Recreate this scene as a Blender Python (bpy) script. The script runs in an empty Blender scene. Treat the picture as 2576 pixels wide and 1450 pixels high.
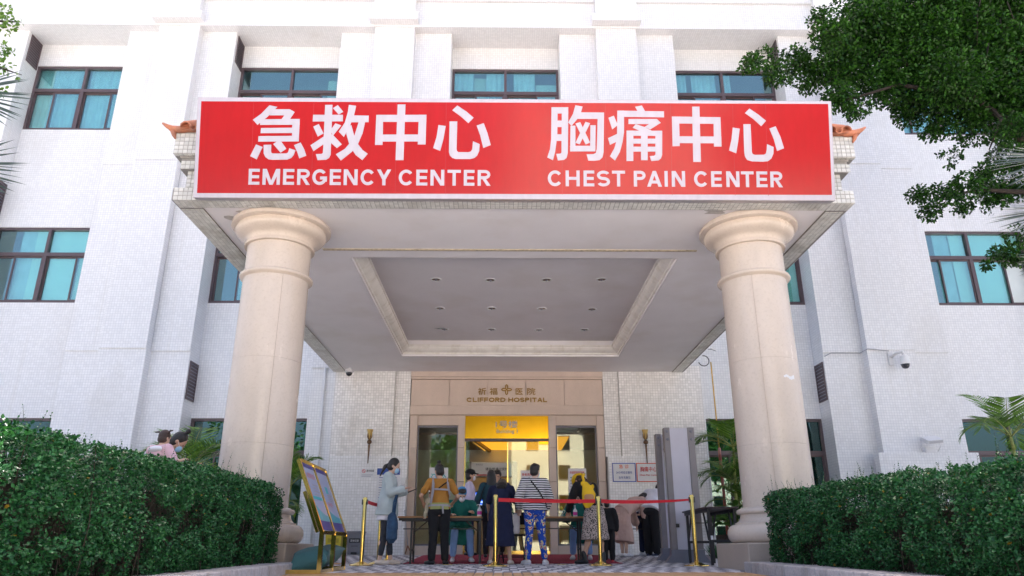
import bpy, bmesh, math, random
import numpy as np
from mathutils import Vector, Matrix, noise

sc = bpy.context.scene
COL = sc.collection
rnd = random.Random(11)
PI = math.pi
rad = math.radians

# ------------------------------------------------------------------ camera, sky, sun, exposure
cam = bpy.data.cameras.new('camera')
cam_ob = bpy.data.objects.new('camera', cam)
COL.objects.link(cam_ob)
pitch, yaw, roll = 0.340979, rad(0.74), rad(-0.06)
fw = Vector((math.sin(yaw) * math.cos(pitch), math.cos(yaw) * math.cos(pitch), math.sin(pitch)))
r0 = Vector((math.cos(yaw), -math.sin(yaw), 0))
u0 = r0.cross(fw)
rt = r0 * math.cos(roll) + u0 * math.sin(roll)
up = u0 * math.cos(roll) - r0 * math.sin(roll)
cam_ob.matrix_world = Matrix(((rt.x, up.x, -fw.x, 0), (rt.y, up.y, -fw.y, 0), (rt.z, up.z, -fw.z, 0.25), (0, 0, 0, 1)))
cam.sensor_fit = 'HORIZONTAL'
cam.sensor_width = 36
cam.lens = 36 * 1860 / 2576
cam.clip_start = 0.05
cam.clip_end = 600
sc.camera = cam_ob

SUN_ELEV, SUN_ROT = rad(60), rad(10)
world = bpy.data.worlds.new('World')
sc.world = world
world.use_nodes = True
wn = world.node_tree.nodes
sky = wn.new('ShaderNodeTexSky')
sky.sky_type = 'NISHITA'
sky.sun_disc = False
sky.sun_elevation = SUN_ELEV
sky.sun_rotation = SUN_ROT
sky.air_density = 0.8
sky.dust_density = 7.0
sky.ozone_density = 0.6
world.node_tree.links.new(sky.outputs[0], wn['Background'].inputs[0])
wn['Background'].inputs[1].default_value = 0.105

sun = bpy.data.lights.new('sun', 'SUN')
sun_ob = bpy.data.objects.new('sun', sun)
COL.objects.link(sun_ob)
sun.energy = 5.0
sun.angle = rad(0.6)
sun.color = (1.0, 0.925, 0.86)
sd = Vector((math.sin(SUN_ROT) * math.cos(SUN_ELEV), math.cos(SUN_ROT) * math.cos(SUN_ELEV), math.sin(SUN_ELEV)))
sun_ob.rotation_euler = sd.to_track_quat('Z', 'Y').to_euler()

sc.view_settings.view_transform = 'Standard'
sc.view_settings.look = 'None'
sc.view_settings.exposure = 2.27
sc.view_settings.gamma = 1.0
sc.view_settings.use_curve_mapping = False

# ------------------------------------------------------------------ materials
MATS = {}


def new_mat(name):
    m = bpy.data.materials.new(name)
    m.use_nodes = True
    nt = m.node_tree
    return m, nt, nt.nodes['Principled BSDF']


def lnk(nt, a, b):
    nt.links.new(a, b)


def math_node(nt, op, a, b=None):
    n = nt.nodes.new('ShaderNodeMath')
    n.operation = op
    for i, v in enumerate((a, b)):
        if v is None:
            continue
        if isinstance(v, (int, float)):
            n.inputs[i].default_value = v
        else:
            lnk(nt, v, n.inputs[i])
    return n.outputs[0]


def mixc(nt, fac, a, b, mode='MIX'):
    n = nt.nodes.new('ShaderNodeMix')
    n.data_type = 'RGBA'
    n.blend_type = mode
    for sock, v in ((n.inputs[0], fac), (n.inputs[6], a), (n.inputs[7], b)):
        if isinstance(v, (int, float)):
            sock.default_value = v
        elif isinstance(v, tuple):
            sock.default_value = (v[0], v[1], v[2], 1)
        else:
            lnk(nt, v, sock)
    return n.outputs[2]


def noise_node(nt, scale, detail=4, coord='Object', stretch=None, rough=0.55):
    tc = nt.nodes.new('ShaderNodeTexCoord')
    src = tc.outputs[coord]
    if stretch:
        mp = nt.nodes.new('ShaderNodeMapping')
        mp.inputs['Scale'].default_value = stretch
        lnk(nt, src, mp.inputs[0])
        src = mp.outputs[0]
    n = nt.nodes.new('ShaderNodeTexNoise')
    n.inputs['Scale'].default_value = scale
    n.inputs['Detail'].default_value = detail
    n.inputs['Roughness'].default_value = rough
    lnk(nt, src, n.inputs['Vector'])
    return n.outputs['Fac']


def ramp(nt, fac, lo, hi):
    n = nt.nodes.new('ShaderNodeMapRange')
    n.inputs[1].default_value = lo
    n.inputs[2].default_value = hi
    n.clamp = True
    lnk(nt, fac, n.inputs[0])
    return n.outputs[0]


def sc3(c, k):
    return (min(c[0] * k, 1), min(c[1] * k, 1), min(c[2] * k, 1))


def mat(name, col, rough=0.6, metal=0.0, var=0.12, scale=4, bump=0.0, bscale=60, spec=0.5, coat=0.0,
        stretch=None, dirt=None, dscale=1.5, island=0.0, rvar=0.0):
    """plain procedural material: base colour broken up by noise, optional relief, wear and per-piece variation"""
    if name in MATS:
        return MATS[name]
    m, nt, b = new_mat(name)
    c = None
    if var:
        f = noise_node(nt, scale, 5, stretch=stretch)
        c = mixc(nt, ramp(nt, f, 0.3, 0.7), sc3(col, 1 - var), sc3(col, 1 + var))
    if island:
        g = nt.nodes.new('ShaderNodeNewGeometry')
        oi = nt.nodes.new('ShaderNodeObjectInfo')
        s = math_node(nt, 'FRACT', math_node(nt, 'ADD', g.outputs['Random Per Island'], oi.outputs['Random']))
        k = math_node(nt, 'ADD', math_node(nt, 'MULTIPLY', s, 2 * island), 1 - island)
        cb = nt.nodes.new('ShaderNodeCombineColor')
        for i in range(3):
            lnk(nt, k, cb.inputs[i])
        c = mixc(nt, 1.0, c if c is not None else col, cb.outputs[0], 'MULTIPLY')
    if dirt:
        f = noise_node(nt, dscale, 6, stretch=(1, 1, 0.35))
        c = mixc(nt, ramp(nt, f, 0.5, 0.78), c if c is not None else col, dirt)
    if c is None:
        b.inputs['Base Color'].default_value = (col[0], col[1], col[2], 1)
    else:
        lnk(nt, c, b.inputs['Base Color'])
    b.inputs['Roughness'].default_value = rough
    b.inputs['Metallic'].default_value = metal
    b.inputs['Specular IOR Level'].default_value = spec
    b.inputs['Coat Weight'].default_value = coat
    b.inputs['Coat Roughness'].default_value = 0.16 if name == 'sign_red_vinyl' else 0.08
    if rvar:
        f = noise_node(nt, scale * 2.3, 4)
        lnk(nt, math_node(nt, 'ADD', math_node(nt, 'MULTIPLY', f, 2 * rvar), rough - rvar), b.inputs['Roughness'])
    if bump:
        f = noise_node(nt, bscale, 4, stretch=stretch)
        bn = nt.nodes.new('ShaderNodeBump')
        bn.inputs['Strength'].default_value = bump
        bn.inputs['Distance'].default_value = 0.02
        lnk(nt, f, bn.inputs['Height'])
        lnk(nt, bn.outputs[0], b.inputs['Normal'])
    MATS[name] = m
    return m


def mat_tilewall(name, col, joint, size, gap, rough=0.28, dirty=(0.5, 0.47, 0.42)):
    """far facade tiles: grid in UV metres, too far off for single pieces"""
    m, nt, b = new_mat(name)
    uv = nt.nodes.new('ShaderNodeUVMap')
    br = nt.nodes.new('ShaderNodeTexBrick')
    br.offset = 0.0
    br.squash = 1.0
    br.inputs['Scale'].default_value = 1.0
    br.inputs['Brick Width'].default_value = size
    br.inputs['Row Height'].default_value = size
    br.inputs['Mortar Size'].default_value = gap
    br.inputs['Mortar Smooth'].default_value = 0.1
    br.inputs['Color1'].default_value = (*sc3(col, 1.04), 1)
    br.inputs['Color2'].default_value = (*sc3(col, 0.93), 1)
    br.inputs['Mortar'].default_value = (*joint, 1)
    lnk(nt, uv.outputs[0], br.inputs['Vector'])
    f = noise_node(nt, 0.7, 6, stretch=(1, 1, 0.4))
    c = mixc(nt, math_node(nt, 'MULTIPLY', ramp(nt, f, 0.55, 0.9), 0.5), br.outputs['Color'], dirty)
    f3 = noise_node(nt, 1.0, 5, stretch=(7, 7, 0.16))
    c = mixc(nt, math_node(nt, 'MULTIPLY', ramp(nt, f3, 0.58, 0.85), 0.28), c, sc3(dirty, 1.1))
    f2 = noise_node(nt, 2.2, 3)
    c = mixc(nt, math_node(nt, 'MULTIPLY', f2, 0.2), c, sc3(col, 0.86))
    lnk(nt, c, b.inputs['Base Color'])
    b.inputs['Roughness'].default_value = rough
    bn = nt.nodes.new('ShaderNodeBump')
    bn.inputs['Strength'].default_value = 0.5
    bn.inputs['Distance'].default_value = 0.004
    bn.invert = True
    lnk(nt, br.outputs['Fac'], bn.inputs['Height'])
    lnk(nt, bn.outputs[0], b.inputs['Normal'])
    MATS[name] = m
    return m


def mat_stone(name, col, vein, rough=0.3, scale=3.0, spec=0.5):
    m, nt, b = new_mat(name)
    f1 = noise_node(nt, scale, 8, stretch=(1, 1, 0.5), rough=0.65)
    f2 = noise_node(nt, scale * 14, 5)
    f3 = noise_node(nt, scale * 0.45, 4, stretch=(1, 1, 0.3))
    c = mixc(nt, ramp(nt, f1, 0.3, 0.72), sc3(col, 0.92), sc3(col, 1.06))
    c = mixc(nt, math_node(nt, 'MULTIPLY', ramp(nt, f2, 0.52, 0.75), 0.3), c, vein)
    c = mixc(nt, math_node(nt, 'MULTIPLY', ramp(nt, f3, 0.5, 0.95), 0.22), c, sc3(vein, 0.85))
    lnk(nt, c, b.inputs['Base Color'])
    b.inputs['Specular IOR Level'].default_value = spec
    lnk(nt, math_node(nt, 'ADD', math_node(nt, 'MULTIPLY', f1, 0.3), rough - 0.12), b.inputs['Roughness'])
    bn = nt.nodes.new('ShaderNodeBump')
    bn.inputs['Strength'].default_value = 0.06
    bn.inputs['Distance'].default_value = 0.01
    lnk(nt, f2, bn.inputs['Height'])
    lnk(nt, bn.outputs[0], b.inputs['Normal'])
    MATS[name] = m
    return m


def mat_glass(name, tint, refl, rcol=(1, 1, 1), rough=0.0):
    """thin coated pane: tinted see-through layer under a mirror layer"""
    m, nt, b = new_mat(name)
    nt.nodes.remove(b)
    out = nt.nodes['Material Output']
    tr = nt.nodes.new('ShaderNodeBsdfTransparent')
    tr.inputs[0].default_value = (*tint, 1)
    gl = nt.nodes.new('ShaderNodeBsdfGlossy')
    gl.inputs['Color'].default_value = (*rcol, 1)
    gl.inputs['Roughness'].default_value = rough
    lw = nt.nodes.new('ShaderNodeLayerWeight')
    lw.inputs[0].default_value = 0.25
    fac = math_node(nt, 'ADD', math_node(nt, 'MULTIPLY', lw.outputs['Fresnel'], 0.5), refl)
    mx = nt.nodes.new('ShaderNodeMixShader')
    lnk(nt, fac, mx.inputs[0])
    lnk(nt, tr.outputs[0], mx.inputs[1])
    lnk(nt, gl.outputs[0], mx.inputs[2])
    lnk(nt, mx.outputs[0], out.inputs[0])
    MATS[name] = m
    return m


def mat_leaf(name, dark, light, rough=0.35, spec=0.5, trans=0.25):
    m, nt, b = new_mat(name)
    at = nt.nodes.new('ShaderNodeAttribute')
    at.attribute_name = 'rnd'
    c = mixc(nt, at.outputs['Fac'], dark, light)
    c = mixc(nt, math_node(nt, 'GREATER_THAN', at.outputs['Fac'], 1.5), c, (0.30, 0.20, 0.025))
    out = nt.nodes['Material Output']
    lnk(nt, c, b.inputs['Base Color'])
    b.inputs['Roughness'].default_value = rough
    b.inputs['Specular IOR Level'].default_value = spec
    tl = nt.nodes.new('ShaderNodeBsdfTranslucent')
    c2 = mixc(nt, 1.0, c, (0.9, 1.0, 0.35), 'MULTIPLY')
    lnk(nt, c2, tl.inputs[0])
    mx = nt.nodes.new('ShaderNodeMixShader')
    mx.inputs[0].default_value = trans
    lnk(nt, b.outputs[0], mx.inputs[1])
    lnk(nt, tl.outputs[0], mx.inputs[2])
    lnk(nt, mx.outputs[0], out.inputs[0])
    MATS[name] = m
    return m


def mat_emit(name, col, strength):
    m, nt, b = new_mat(name)
    b.inputs['Base Color'].default_value = (*sc3(col, 0.6), 1)
    b.inputs['Emission Color'].default_value = (*col, 1)
    b.inputs['Emission Strength'].default_value = strength
    b.inputs['Roughness'].default_value = 0.5
    MATS[name] = m
    return m


def mat_stripes(name, a, bcol, period, duty=0.5, axis=2, rough=0.8):
    m, nt, b = new_mat(name)
    tc = nt.nodes.new('ShaderNodeTexCoord')
    sx = nt.nodes.new('ShaderNodeSeparateXYZ')
    lnk(nt, tc.outputs['Object'], sx.inputs[0])
    wob = noise_node(nt, 6, 2)
    z = math_node(nt, 'ADD', sx.outputs[axis], math_node(nt, 'MULTIPLY', wob, 0.02))
    fr = math_node(nt, 'FRACT', math_node(nt, 'DIVIDE', z, period))
    lnk(nt, mixc(nt, math_node(nt, 'GREATER_THAN', fr, duty), a, bcol), b.inputs['Base Color'])
    b.inputs['Roughness'].default_value = rough
    MATS[name] = m
    return m


def mat_spots(name, base, spot, scale, thr, rough=0.8, extra=None):
    m, nt, b = new_mat(name)
    tc = nt.nodes.new('ShaderNodeTexCoord')
    v = nt.nodes.new('ShaderNodeTexVoronoi')
    v.inputs['Scale'].default_value = scale
    lnk(nt, tc.outputs['Object'], v.inputs['Vector'])
    c = mixc(nt, math_node(nt, 'LESS_THAN', v.outputs['Distance'], thr), base, spot)
    if extra:                                   # a flower print: leaves, pale petals, warm hearts
        f = noise_node(nt, scale * 2.6, 2)
        c = mixc(nt, math_node(nt, 'GREATER_THAN', math_node(nt, 'ADD', f, math_node(nt, 'MULTIPLY', v.outputs['Distance'], -0.35)), 0.43), base, (0.62, 0.58, 0.24))
        c = mixc(nt, math_node(nt, 'LESS_THAN', math_node(nt, 'ADD', v.outputs['Distance'], math_node(nt, 'MULTIPLY', f, 0.25)), thr + 0.1), c, extra)
        c = mixc(nt, math_node(nt, 'LESS_THAN', v.outputs['Distance'], thr * 0.62), c, spot)
    lnk(nt, c, b.inputs['Base Color'])
    b.inputs['Roughness'].default_value = rough
    MATS[name] = m
    return m


# colours of the place
M_TILE = mat_tilewall('facade_tile', (0.80, 0.80, 0.81), (0.60, 0.61, 0.64), 0.071, 0.0048)
M_GROUT = mat('tile_grout', (0.62, 0.605, 0.59), 0.85, var=0.15, scale=6)
M_GLAZE = mat('glazed_tile', (0.88, 0.86, 0.85), 0.22, var=0.04, scale=2, island=0.1, dirt=(0.55, 0.5, 0.43), dscale=1.1)
M_DADO = mat('white_dado_tile', (0.88, 0.87, 0.88), 0.25, var=0.04, scale=2, island=0.06)
M_CGLAZE = mat('canopy_tile', (0.66, 0.65, 0.62), 0.3, var=0.05, scale=3, island=0.13, dirt=(0.4, 0.36, 0.3), dscale=2.0)
M_CGROUT = mat('canopy_grout', (0.3, 0.285, 0.27), 0.9, var=0.2, scale=6)
M_PLASTER = mat('soffit_plaster', (0.86, 0.825, 0.84), 0.85, var=0.03, scale=1.2, bump=0.04, bscale=25, dirt=(0.78, 0.73, 0.71), dscale=0.8)
M_MOULD = mat('plaster_moulding', (0.84, 0.80, 0.75), 0.7, var=0.05, scale=5, dirt=(0.66, 0.6, 0.52), dscale=6)
M_COLUMN = mat_stone('column_limestone', (0.69, 0.585, 0.50), (0.48, 0.38, 0.29), rough=0.2, scale=2.4)
M_PLINTH = mat_stone('plinth_stone', (0.45, 0.37, 0.31), (0.3, 0.24, 0.19), rough=0.5, scale=4)
M_PORTAL = mat_stone('portal_stone', (0.66, 0.53, 0.45), (0.48, 0.38, 0.3), rough=0.4, scale=2.5)
M_FRAME = mat('window_frame', (0.105, 0.075, 0.082), 0.4, var=0.1)
M_BLACK = mat('black_metal', (0.02, 0.02, 0.022), 0.45, var=0.1)
M_DARK = mat('dark_inside', (0.05, 0.05, 0.05), 0.9, var=0.2)
M_ROOM = mat('room_wall', (0.6, 0.68, 0.7), 0.9, var=0.1, scale=0.5)
M_CURTAIN = mat('curtain_cloth', (0.62, 0.7, 0.8), 0.9, var=0.1, scale=3)
M_BLIND = mat('blind_cloth', (0.80, 0.87, 0.87), 0.9, var=0.06, scale=1)
M_WINGLASS = mat_glass('window_glass', (0.74, 0.95, 0.93), 0.19, (0.80, 0.95, 0.95))
M_LOWGLASS = mat_glass('ground_window_glass', (0.2, 0.5, 0.46), 0.12, (0.75, 0.95, 0.95))
M_DOORGLASS = mat_glass('door_glass', (0.86, 0.92, 0.84), 0.075, (0.95, 0.97, 0.9))
M_SIGNRED = mat('sign_red_vinyl', (0.44, 0.003, 0.009), 0.45, var=0.06, scale=1.0, spec=0.15, coat=0.75, stretch=(9, 9, 0.12))
M_SIGNWHITE = mat('sign_white_vinyl', (0.51, 0.47, 0.54), 0.35, var=0.06, scale=2, stretch=(6, 6, 0.4))
M_ALU = mat('sign_edge', (0.46, 0.42, 0.46), 0.4, 0.2, var=0.12, scale=3, stretch=(8, 8, 0.5), dirt=(0.45, 0.4, 0.4), dscale=3)
M_TERRA = mat('roof_terracotta', (0.52, 0.19, 0.10), 0.5, var=0.25, scale=8, dirt=(0.2, 0.12, 0.1), dscale=5)
M_BRASS = mat('polished_brass', (0.80, 0.56, 0.16), 0.13, 1.0, var=0.1, scale=5, rvar=0.06)
M_GOLD = mat('gold_panel', (0.80, 0.44, 0.02), 0.2, 1.0, var=0.08, scale=1.5)
M_BRONZE = mat('bronze', (0.16, 0.09, 0.05), 0.4, 0.6, var=0.25, scale=12)
M_LETTER = mat('bronze_letter', (0.34, 0.2, 0.05), 0.35, 0.75, var=0.1)
M_WHITE = mat('white_plastic', (0.7, 0.7, 0.71), 0.35, var=0.04)
M_PAPER = mat('paper', (0.74, 0.73, 0.75), 0.6, var=0.03)
M_GREYP = mat('grey_plastic', (0.19, 0.19, 0.23), 0.45, var=0.06)
M_GATE = mat('gate_panel', (0.58, 0.565, 0.64), 0.4, var=0.05, scale=2)
M_GATEDARK = mat('gate_edge', (0.24, 0.22, 0.23), 0.4, var=0.06)
M_YELLOWP = mat('yellow_plastic', (0.72, 0.58, 0.05), 0.45, var=0.06)
M_BELT = mat('red_belt', (0.62, 0.008, 0.02), 0.6, var=0.08, scale=12)
M_CARPET = mat('red_carpet', (0.28, 0.02, 0.045), 0.95, var=0.2, scale=20, bump=0.3, bscale=300)
M_WOODTOP = mat('table_wood', (0.42, 0.2, 0.075), 0.4, var=0.2, scale=3, stretch=(1, 8, 8))
M_DARKTOP = mat('dark_table_top', (0.045, 0.03, 0.035), 0.35, var=0.15, scale=3)
M_CONC = mat('concrete', (0.36, 0.34, 0.32), 0.85, var=0.15, scale=2, bump=0.15, bscale=90, dirt=(0.22, 0.2, 0.18), dscale=3)
M_GRANITE = mat('kerb_granite', (0.44, 0.41, 0.42), 0.6, var=0.18, scale=40, bump=0.08, bscale=200, dirt=(0.2, 0.17, 0.15), dscale=5)
M_SOIL = mat('soil', (0.05, 0.035, 0.025), 0.95, var=0.4, scale=12, bump=0.5, bscale=60)
M_TEAL = mat('teal_cloth', (0.055, 0.16, 0.17), 0.8, var=0.12, scale=6)
M_INK = mat('black_ink', (0.03, 0.03, 0.04), 0.6, var=0)
M_REDINK = mat('red_ink', (0.6, 0.03, 0.03), 0.5, var=0)
M_BLUEINK = mat('blue_ink', (0.03, 0.08, 0.33), 0.5, var=0)
M_GREYINK = mat('grey_ink', (0.35, 0.35, 0.4), 0.6, var=0)
M_TEALINK = mat('teal_ink', (0.05, 0.42, 0.45), 0.6, var=0)
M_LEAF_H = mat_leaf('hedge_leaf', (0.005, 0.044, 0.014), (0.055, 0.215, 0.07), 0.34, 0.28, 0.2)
M_LEAF_T = mat_leaf('ficus_leaf', (0.005, 0.020, 0.005), (0.05, 0.165, 0.016), 0.4, 0.25, 0.25)
M_LEAF_P = mat_leaf('palm_leaf', (0.035, 0.10, 0.015), (0.19, 0.36, 0.06), 0.4, 0.4, 0.3)
M_LEAF_F = mat_leaf('fan_palm_leaf', (0.035, 0.058, 0.052), (0.085, 0.118, 0.112), 0.5, 0.35, 0.2)
M_LEAF_B = mat_leaf('broad_leaf', (0.03, 0.085, 0.015), (0.11, 0.23, 0.05), 0.35, 0.5, 0.25)
M_BARK = mat('bark', (0.03, 0.021, 0.016), 0.9, var=0.35, scale=14, bump=0.5, bscale=40)
M_STEM = mat('palm_stem', (0.22, 0.26, 0.07), 0.6, var=0.25, scale=10, stretch=(1, 1, 4))
M_TWIG = mat('hedge_twig', (0.035, 0.026, 0.016), 0.9, var=0.3, scale=20)
# ------------------------------------------------------------------ mesh and object helpers
WM = {}          # world matrix of every thing and part (parents set without any depsgraph work)


def link(ob, parent=None):
    COL.objects.link(ob)
    if parent is not None:
        ob.parent = parent
    return ob


def tag(ob, label=None, cat=None, group=None, kind=None):
    if label:
        ob['label'] = label
    if cat:
        ob['category'] = cat
    if group:
        ob['group'] = group
    if kind:
        ob['kind'] = kind
    return ob


def thing(name, label, cat, loc=(0, 0, 0), rotz=0.0, group=None):
    o = bpy.data.objects.new(name, None)
    link(o)
    o.empty_display_size = 0.2
    o.location = loc
    o.rotation_euler = (0, 0, rotz)
    tag(o, label, cat, group)
    WM[o.name] = Matrix.Translation(loc) @ Matrix.Rotation(rotz, 4, 'Z')
    return o


def box_uv(me):
    n = len(me.loops)
    if not n:
        return
    uvl = me.uv_layers.new(name='UVMap')
    co = np.empty(len(me.vertices) * 3, np.float32)
    me.vertices.foreach_get('co', co)
    co = co.reshape(-1, 3)
    li = np.empty(n, np.int32)
    me.loops.foreach_get('vertex_index', li)
    nm = np.empty(len(me.polygons) * 3, np.float32)
    me.polygons.foreach_get('normal', nm)
    nm = np.abs(nm.reshape(-1, 3))
    tot = np.empty(len(me.polygons), np.int32)
    me.polygons.foreach_get('loop_total', tot)
    ax = np.repeat(nm.argmax(1), tot)
    p = co[li]
    uv = np.where((ax == 0)[:, None], p[:, (1, 2)], np.where((ax == 1)[:, None], p[:, (0, 2)], p[:, (0, 1)]))
    uvl.data.foreach_set('uv', uv.astype(np.float32).ravel())


class MB:
    """collects shapes in world (or local) metres and links them as ONE mesh object"""

    def __init__(self):
        self.v, self.f, self.m = [], [], []
        self.mi = 0

    def add(self, vs, fs):
        o = len(self.v)
        self.v.extend([tuple(p) for p in vs])
        self.f.extend([tuple(i + o for i in f) for f in fs])
        self.m.extend([self.mi] * len(fs))
        return self

    def box(self, x0, x1, y0, y1, z0, z1):
        return self.add([(x0, y0, z0), (x1, y0, z0), (x1, y1, z0), (x0, y1, z0), (x0, y0, z1), (x1, y0, z1), (x1, y1, z1), (x0, y1, z1)],
                        [(0, 3, 2, 1), (4, 5, 6, 7), (0, 1, 5, 4), (1, 2, 6, 5), (2, 3, 7, 6), (3, 0, 4, 7)])

    def bbox(self, x0, x1, y0, y1, z0, z1, b=0.01):
        """box with chamfered edges"""
        bm = bmesh.new()
        bmesh.ops.create_cube(bm, size=1)
        for v in bm.verts:
            v.co = Vector(((x0 + x1) / 2 + v.co.x * (x1 - x0), (y0 + y1) / 2 + v.co.y * (y1 - y0), (z0 + z1) / 2 + v.co.z * (z1 - z0)))
        bmesh.ops.bevel(bm, geom=list(bm.edges), offset=b, segments=2, affect='EDGES', profile=0.5)
        self.bm(bm)
        return self

    def bm(self, bm, mtx=None):
        bm.verts.index_update()
        self.add([(mtx @ v.co if mtx else v.co) for v in bm.verts], [[v.index for v in f.verts] for f in bm.faces])
        bm.free()
        return self

    def obox(self, c, ax, ay, az):
        """oriented box from centre and three half-axis vectors"""
        c, ax, ay, az = Vector(c), Vector(ax), Vector(ay), Vector(az)
        vs = [c + sx * ax + sy * ay + sz * az for sz in (-1, 1) for sx, sy in ((-1, -1), (1, -1), (1, 1), (-1, 1))]
        return self.add(vs, [(0, 3, 2, 1), (4, 5, 6, 7), (0, 1, 5, 4), (1, 2, 6, 5), (2, 3, 7, 6), (3, 0, 4, 7)])

    def bar(self, a, b, w, h=None):
        """square bar from a to b"""
        a, b = Vector(a), Vector(b)
        h = h or w
        d = (b - a)
        x = d.cross(Vector((0, 0, 1)))
        x = x.normalized() if x.length > 1e-4 else Vector((1, 0, 0))
        y = x.cross(d).normalized()
        return self.obox((a + b) / 2, x * w / 2, y * h / 2, d / 2)

    def tube(self, pts, r, n=8, cap=True):
        pts = [Vector(p) for p in pts]
        rs = r if isinstance(r, (list, tuple)) else [r] * len(pts)
        vs, fs = [], []
        prev = None
        for i, p in enumerate(pts):
            d = (pts[min(i + 1, len(pts) - 1)] - pts[max(i - 1, 0)]).normalized()
            if prev is None:
                x = d.cross(Vector((0, 0, 1)))
                if x.length < 1e-3:
                    x = Vector((1, 0, 0))
                x.normalize()
            else:
                x = (prev - d * prev.dot(d)).normalized()
            prev = x
            y = d.cross(x)
            for k in range(n):
                a = 2 * PI * k / n
                vs.append(p + (x * math.cos(a) + y * math.sin(a)) * rs[i])
        for i in range(len(pts) - 1):
            for k in range(n):
                k2 = (k + 1) % n
                fs.append((i * n + k, i * n + k2, (i + 1) * n + k2, (i + 1) * n + k))
        if cap:
            fs.append(tuple(range(n - 1, -1, -1)))
            fs.append(tuple((len(pts) - 1) * n + k for k in range(n)))
        return self.add(vs, fs)

    def lathe(self, prof, c=(0, 0, 0), n=48, cap=True):
        vs, fs = [], []
        for (r, z) in prof:
            for k in range(n):
                a = 2 * PI * k / n
                vs.append((c[0] + r * math.cos(a), c[1] + r * math.sin(a), c[2] + z))
        for i in range(len(prof) - 1):
            for k in range(n):
                k2 = (k + 1) % n
                fs.append((i * n + k, i * n + k2, (i + 1) * n + k2, (i + 1) * n + k))
        if cap:
            fs.append(tuple(range(n - 1, -1, -1)))
            fs.append(tuple((len(prof) - 1) * n + k for k in range(n)))
        return self.add(vs, fs)

    def prism(self, poly, fn, d):
        """polygon (a,b) list; fn(a,b,h) maps to a point; thickness from h=0 to d"""
        n = len(poly)
        ar = sum(poly[i][0] * poly[(i + 1) % n][1] - poly[(i + 1) % n][0] * poly[i][1] for i in range(n))
        if ar < 0:
            poly = poly[::-1]
        vs = [fn(a, b, d) for a, b in poly] + [fn(a, b, 0) for a, b in poly]
        fs = [tuple(range(n)), tuple(range(2 * n - 1, n - 1, -1))]
        for i in range(n):
            j = (i + 1) % n
            fs.append((i, n + i, n + j, j))
        return self.add(vs, fs)

    def build(self, name, material, parent=None, smooth=False, local=False, kind=None, label=None, uv=True, auto=None):
        me = bpy.data.meshes.new(name)
        vs = self.v
        if parent is not None and not local:
            inv = WM[parent.name].inverted()
            vs = [tuple(inv @ Vector(p)) for p in vs]
        me.from_pydata(vs, [], self.f)
        me.update()
        ms = material if isinstance(material, (list, tuple)) else [material]
        for m in ms:
            me.materials.append(m)
        if len(ms) > 1:
            me.polygons.foreach_set('material_index', self.m)
        if uv:
            box_uv(me)
        if smooth:
            me.polygons.foreach_set('use_smooth', [True] * len(me.polygons))
            if auto is not None:
                me.set_sharp_from_angle(angle=rad(auto))
        ob = bpy.data.objects.new(name, me)
        link(ob, parent)
        WM[ob.name] = WM[parent.name] if parent is not None else Matrix.Identity(4)
        if kind:
            ob['kind'] = kind
        if label:
            ob['label'] = label
        return ob


def leaf_mesh(name, pos, ax, nr, L, W, material, parent=None, rv=None, kind=None):
    """numpy leaves: pos base, ax along, nr face normal; each leaf a folded hexagon of two quads"""
    n = len(pos)
    ax = ax / np.linalg.norm(ax, axis=1, keepdims=True)
    sd_ = np.cross(ax, nr)
    sd_ /= (np.linalg.norm(sd_, axis=1, keepdims=True) + 1e-9)
    nn = np.cross(sd_, ax)
    L = L[:, None]
    W = W[:, None]
    P = np.empty((n, 6, 3), np.float32)
    P[:, 0] = pos
    P[:, 1] = pos + ax * L * 0.3 + sd_ * W * 0.5 + nn * W * 0.16
    P[:, 2] = pos + ax * L * 0.75 + sd_ * W * 0.42 + nn * W * 0.12
    P[:, 3] = pos + ax * L
    P[:, 4] = pos + ax * L * 0.75 - sd_ * W * 0.42 + nn * W * 0.12
    P[:, 5] = pos + ax * L * 0.3 - sd_ * W * 0.5 + nn * W * 0.16
    if parent is not None:
        inv = np.array(WM[parent.name].inverted())
        P = P @ inv[:3, :3].T + inv[:3, 3]
    me = bpy.data.meshes.new(name)
    me.vertices.add(n * 6)
    me.vertices.foreach_set('co', P.astype(np.float32).ravel())
    idx = (np.arange(n)[:, None] * 6 + np.array([0, 3, 2, 1, 0, 5, 4, 3])[None, :]).astype(np.int32)
    me.loops.add(n * 8)
    me.loops.foreach_set('vertex_index', idx.ravel())
    me.polygons.add(n * 2)
    me.polygons.foreach_set('loop_start', np.arange(0, n * 8, 4, dtype=np.int32))
    me.polygons.foreach_set('loop_total', np.full(n * 2, 4, np.int32))
    me.update(calc_edges=True)
    at = me.attributes.new('rnd', 'FLOAT', 'POINT')
    if rv is None:
        rv = np.random.rand(n)
    at.data.foreach_set('value', np.repeat(rv, 6).astype(np.float32))
    me.materials.append(material)
    ob = bpy.data.objects.new(name, me)
    link(ob, parent)
    WM[ob.name] = WM[parent.name] if parent is not None else Matrix.Identity(4)
    if kind:
        ob['kind'] = kind
    return ob


def copy_thing(root, loc=None, rotz=None, label=None):
    """a copy of a thing, of its parts and of their sub-parts"""
    c = root.copy()
    COL.objects.link(c)
    if loc is not None:
        c.location = loc
    if rotz is not None:
        c.rotation_euler = (0, 0, rotz)
    if label:
        c['label'] = label
    WM[c.name] = Matrix.Translation(c.location) @ Matrix.Rotation(c.rotation_euler.z, 4, 'Z')
    for ch in list(root.children):
        d = ch.copy()
        COL.objects.link(d)
        d.parent = c
        for g in list(ch.children):
            e = g.copy()
            COL.objects.link(e)
            e.parent = d
    return c


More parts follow.
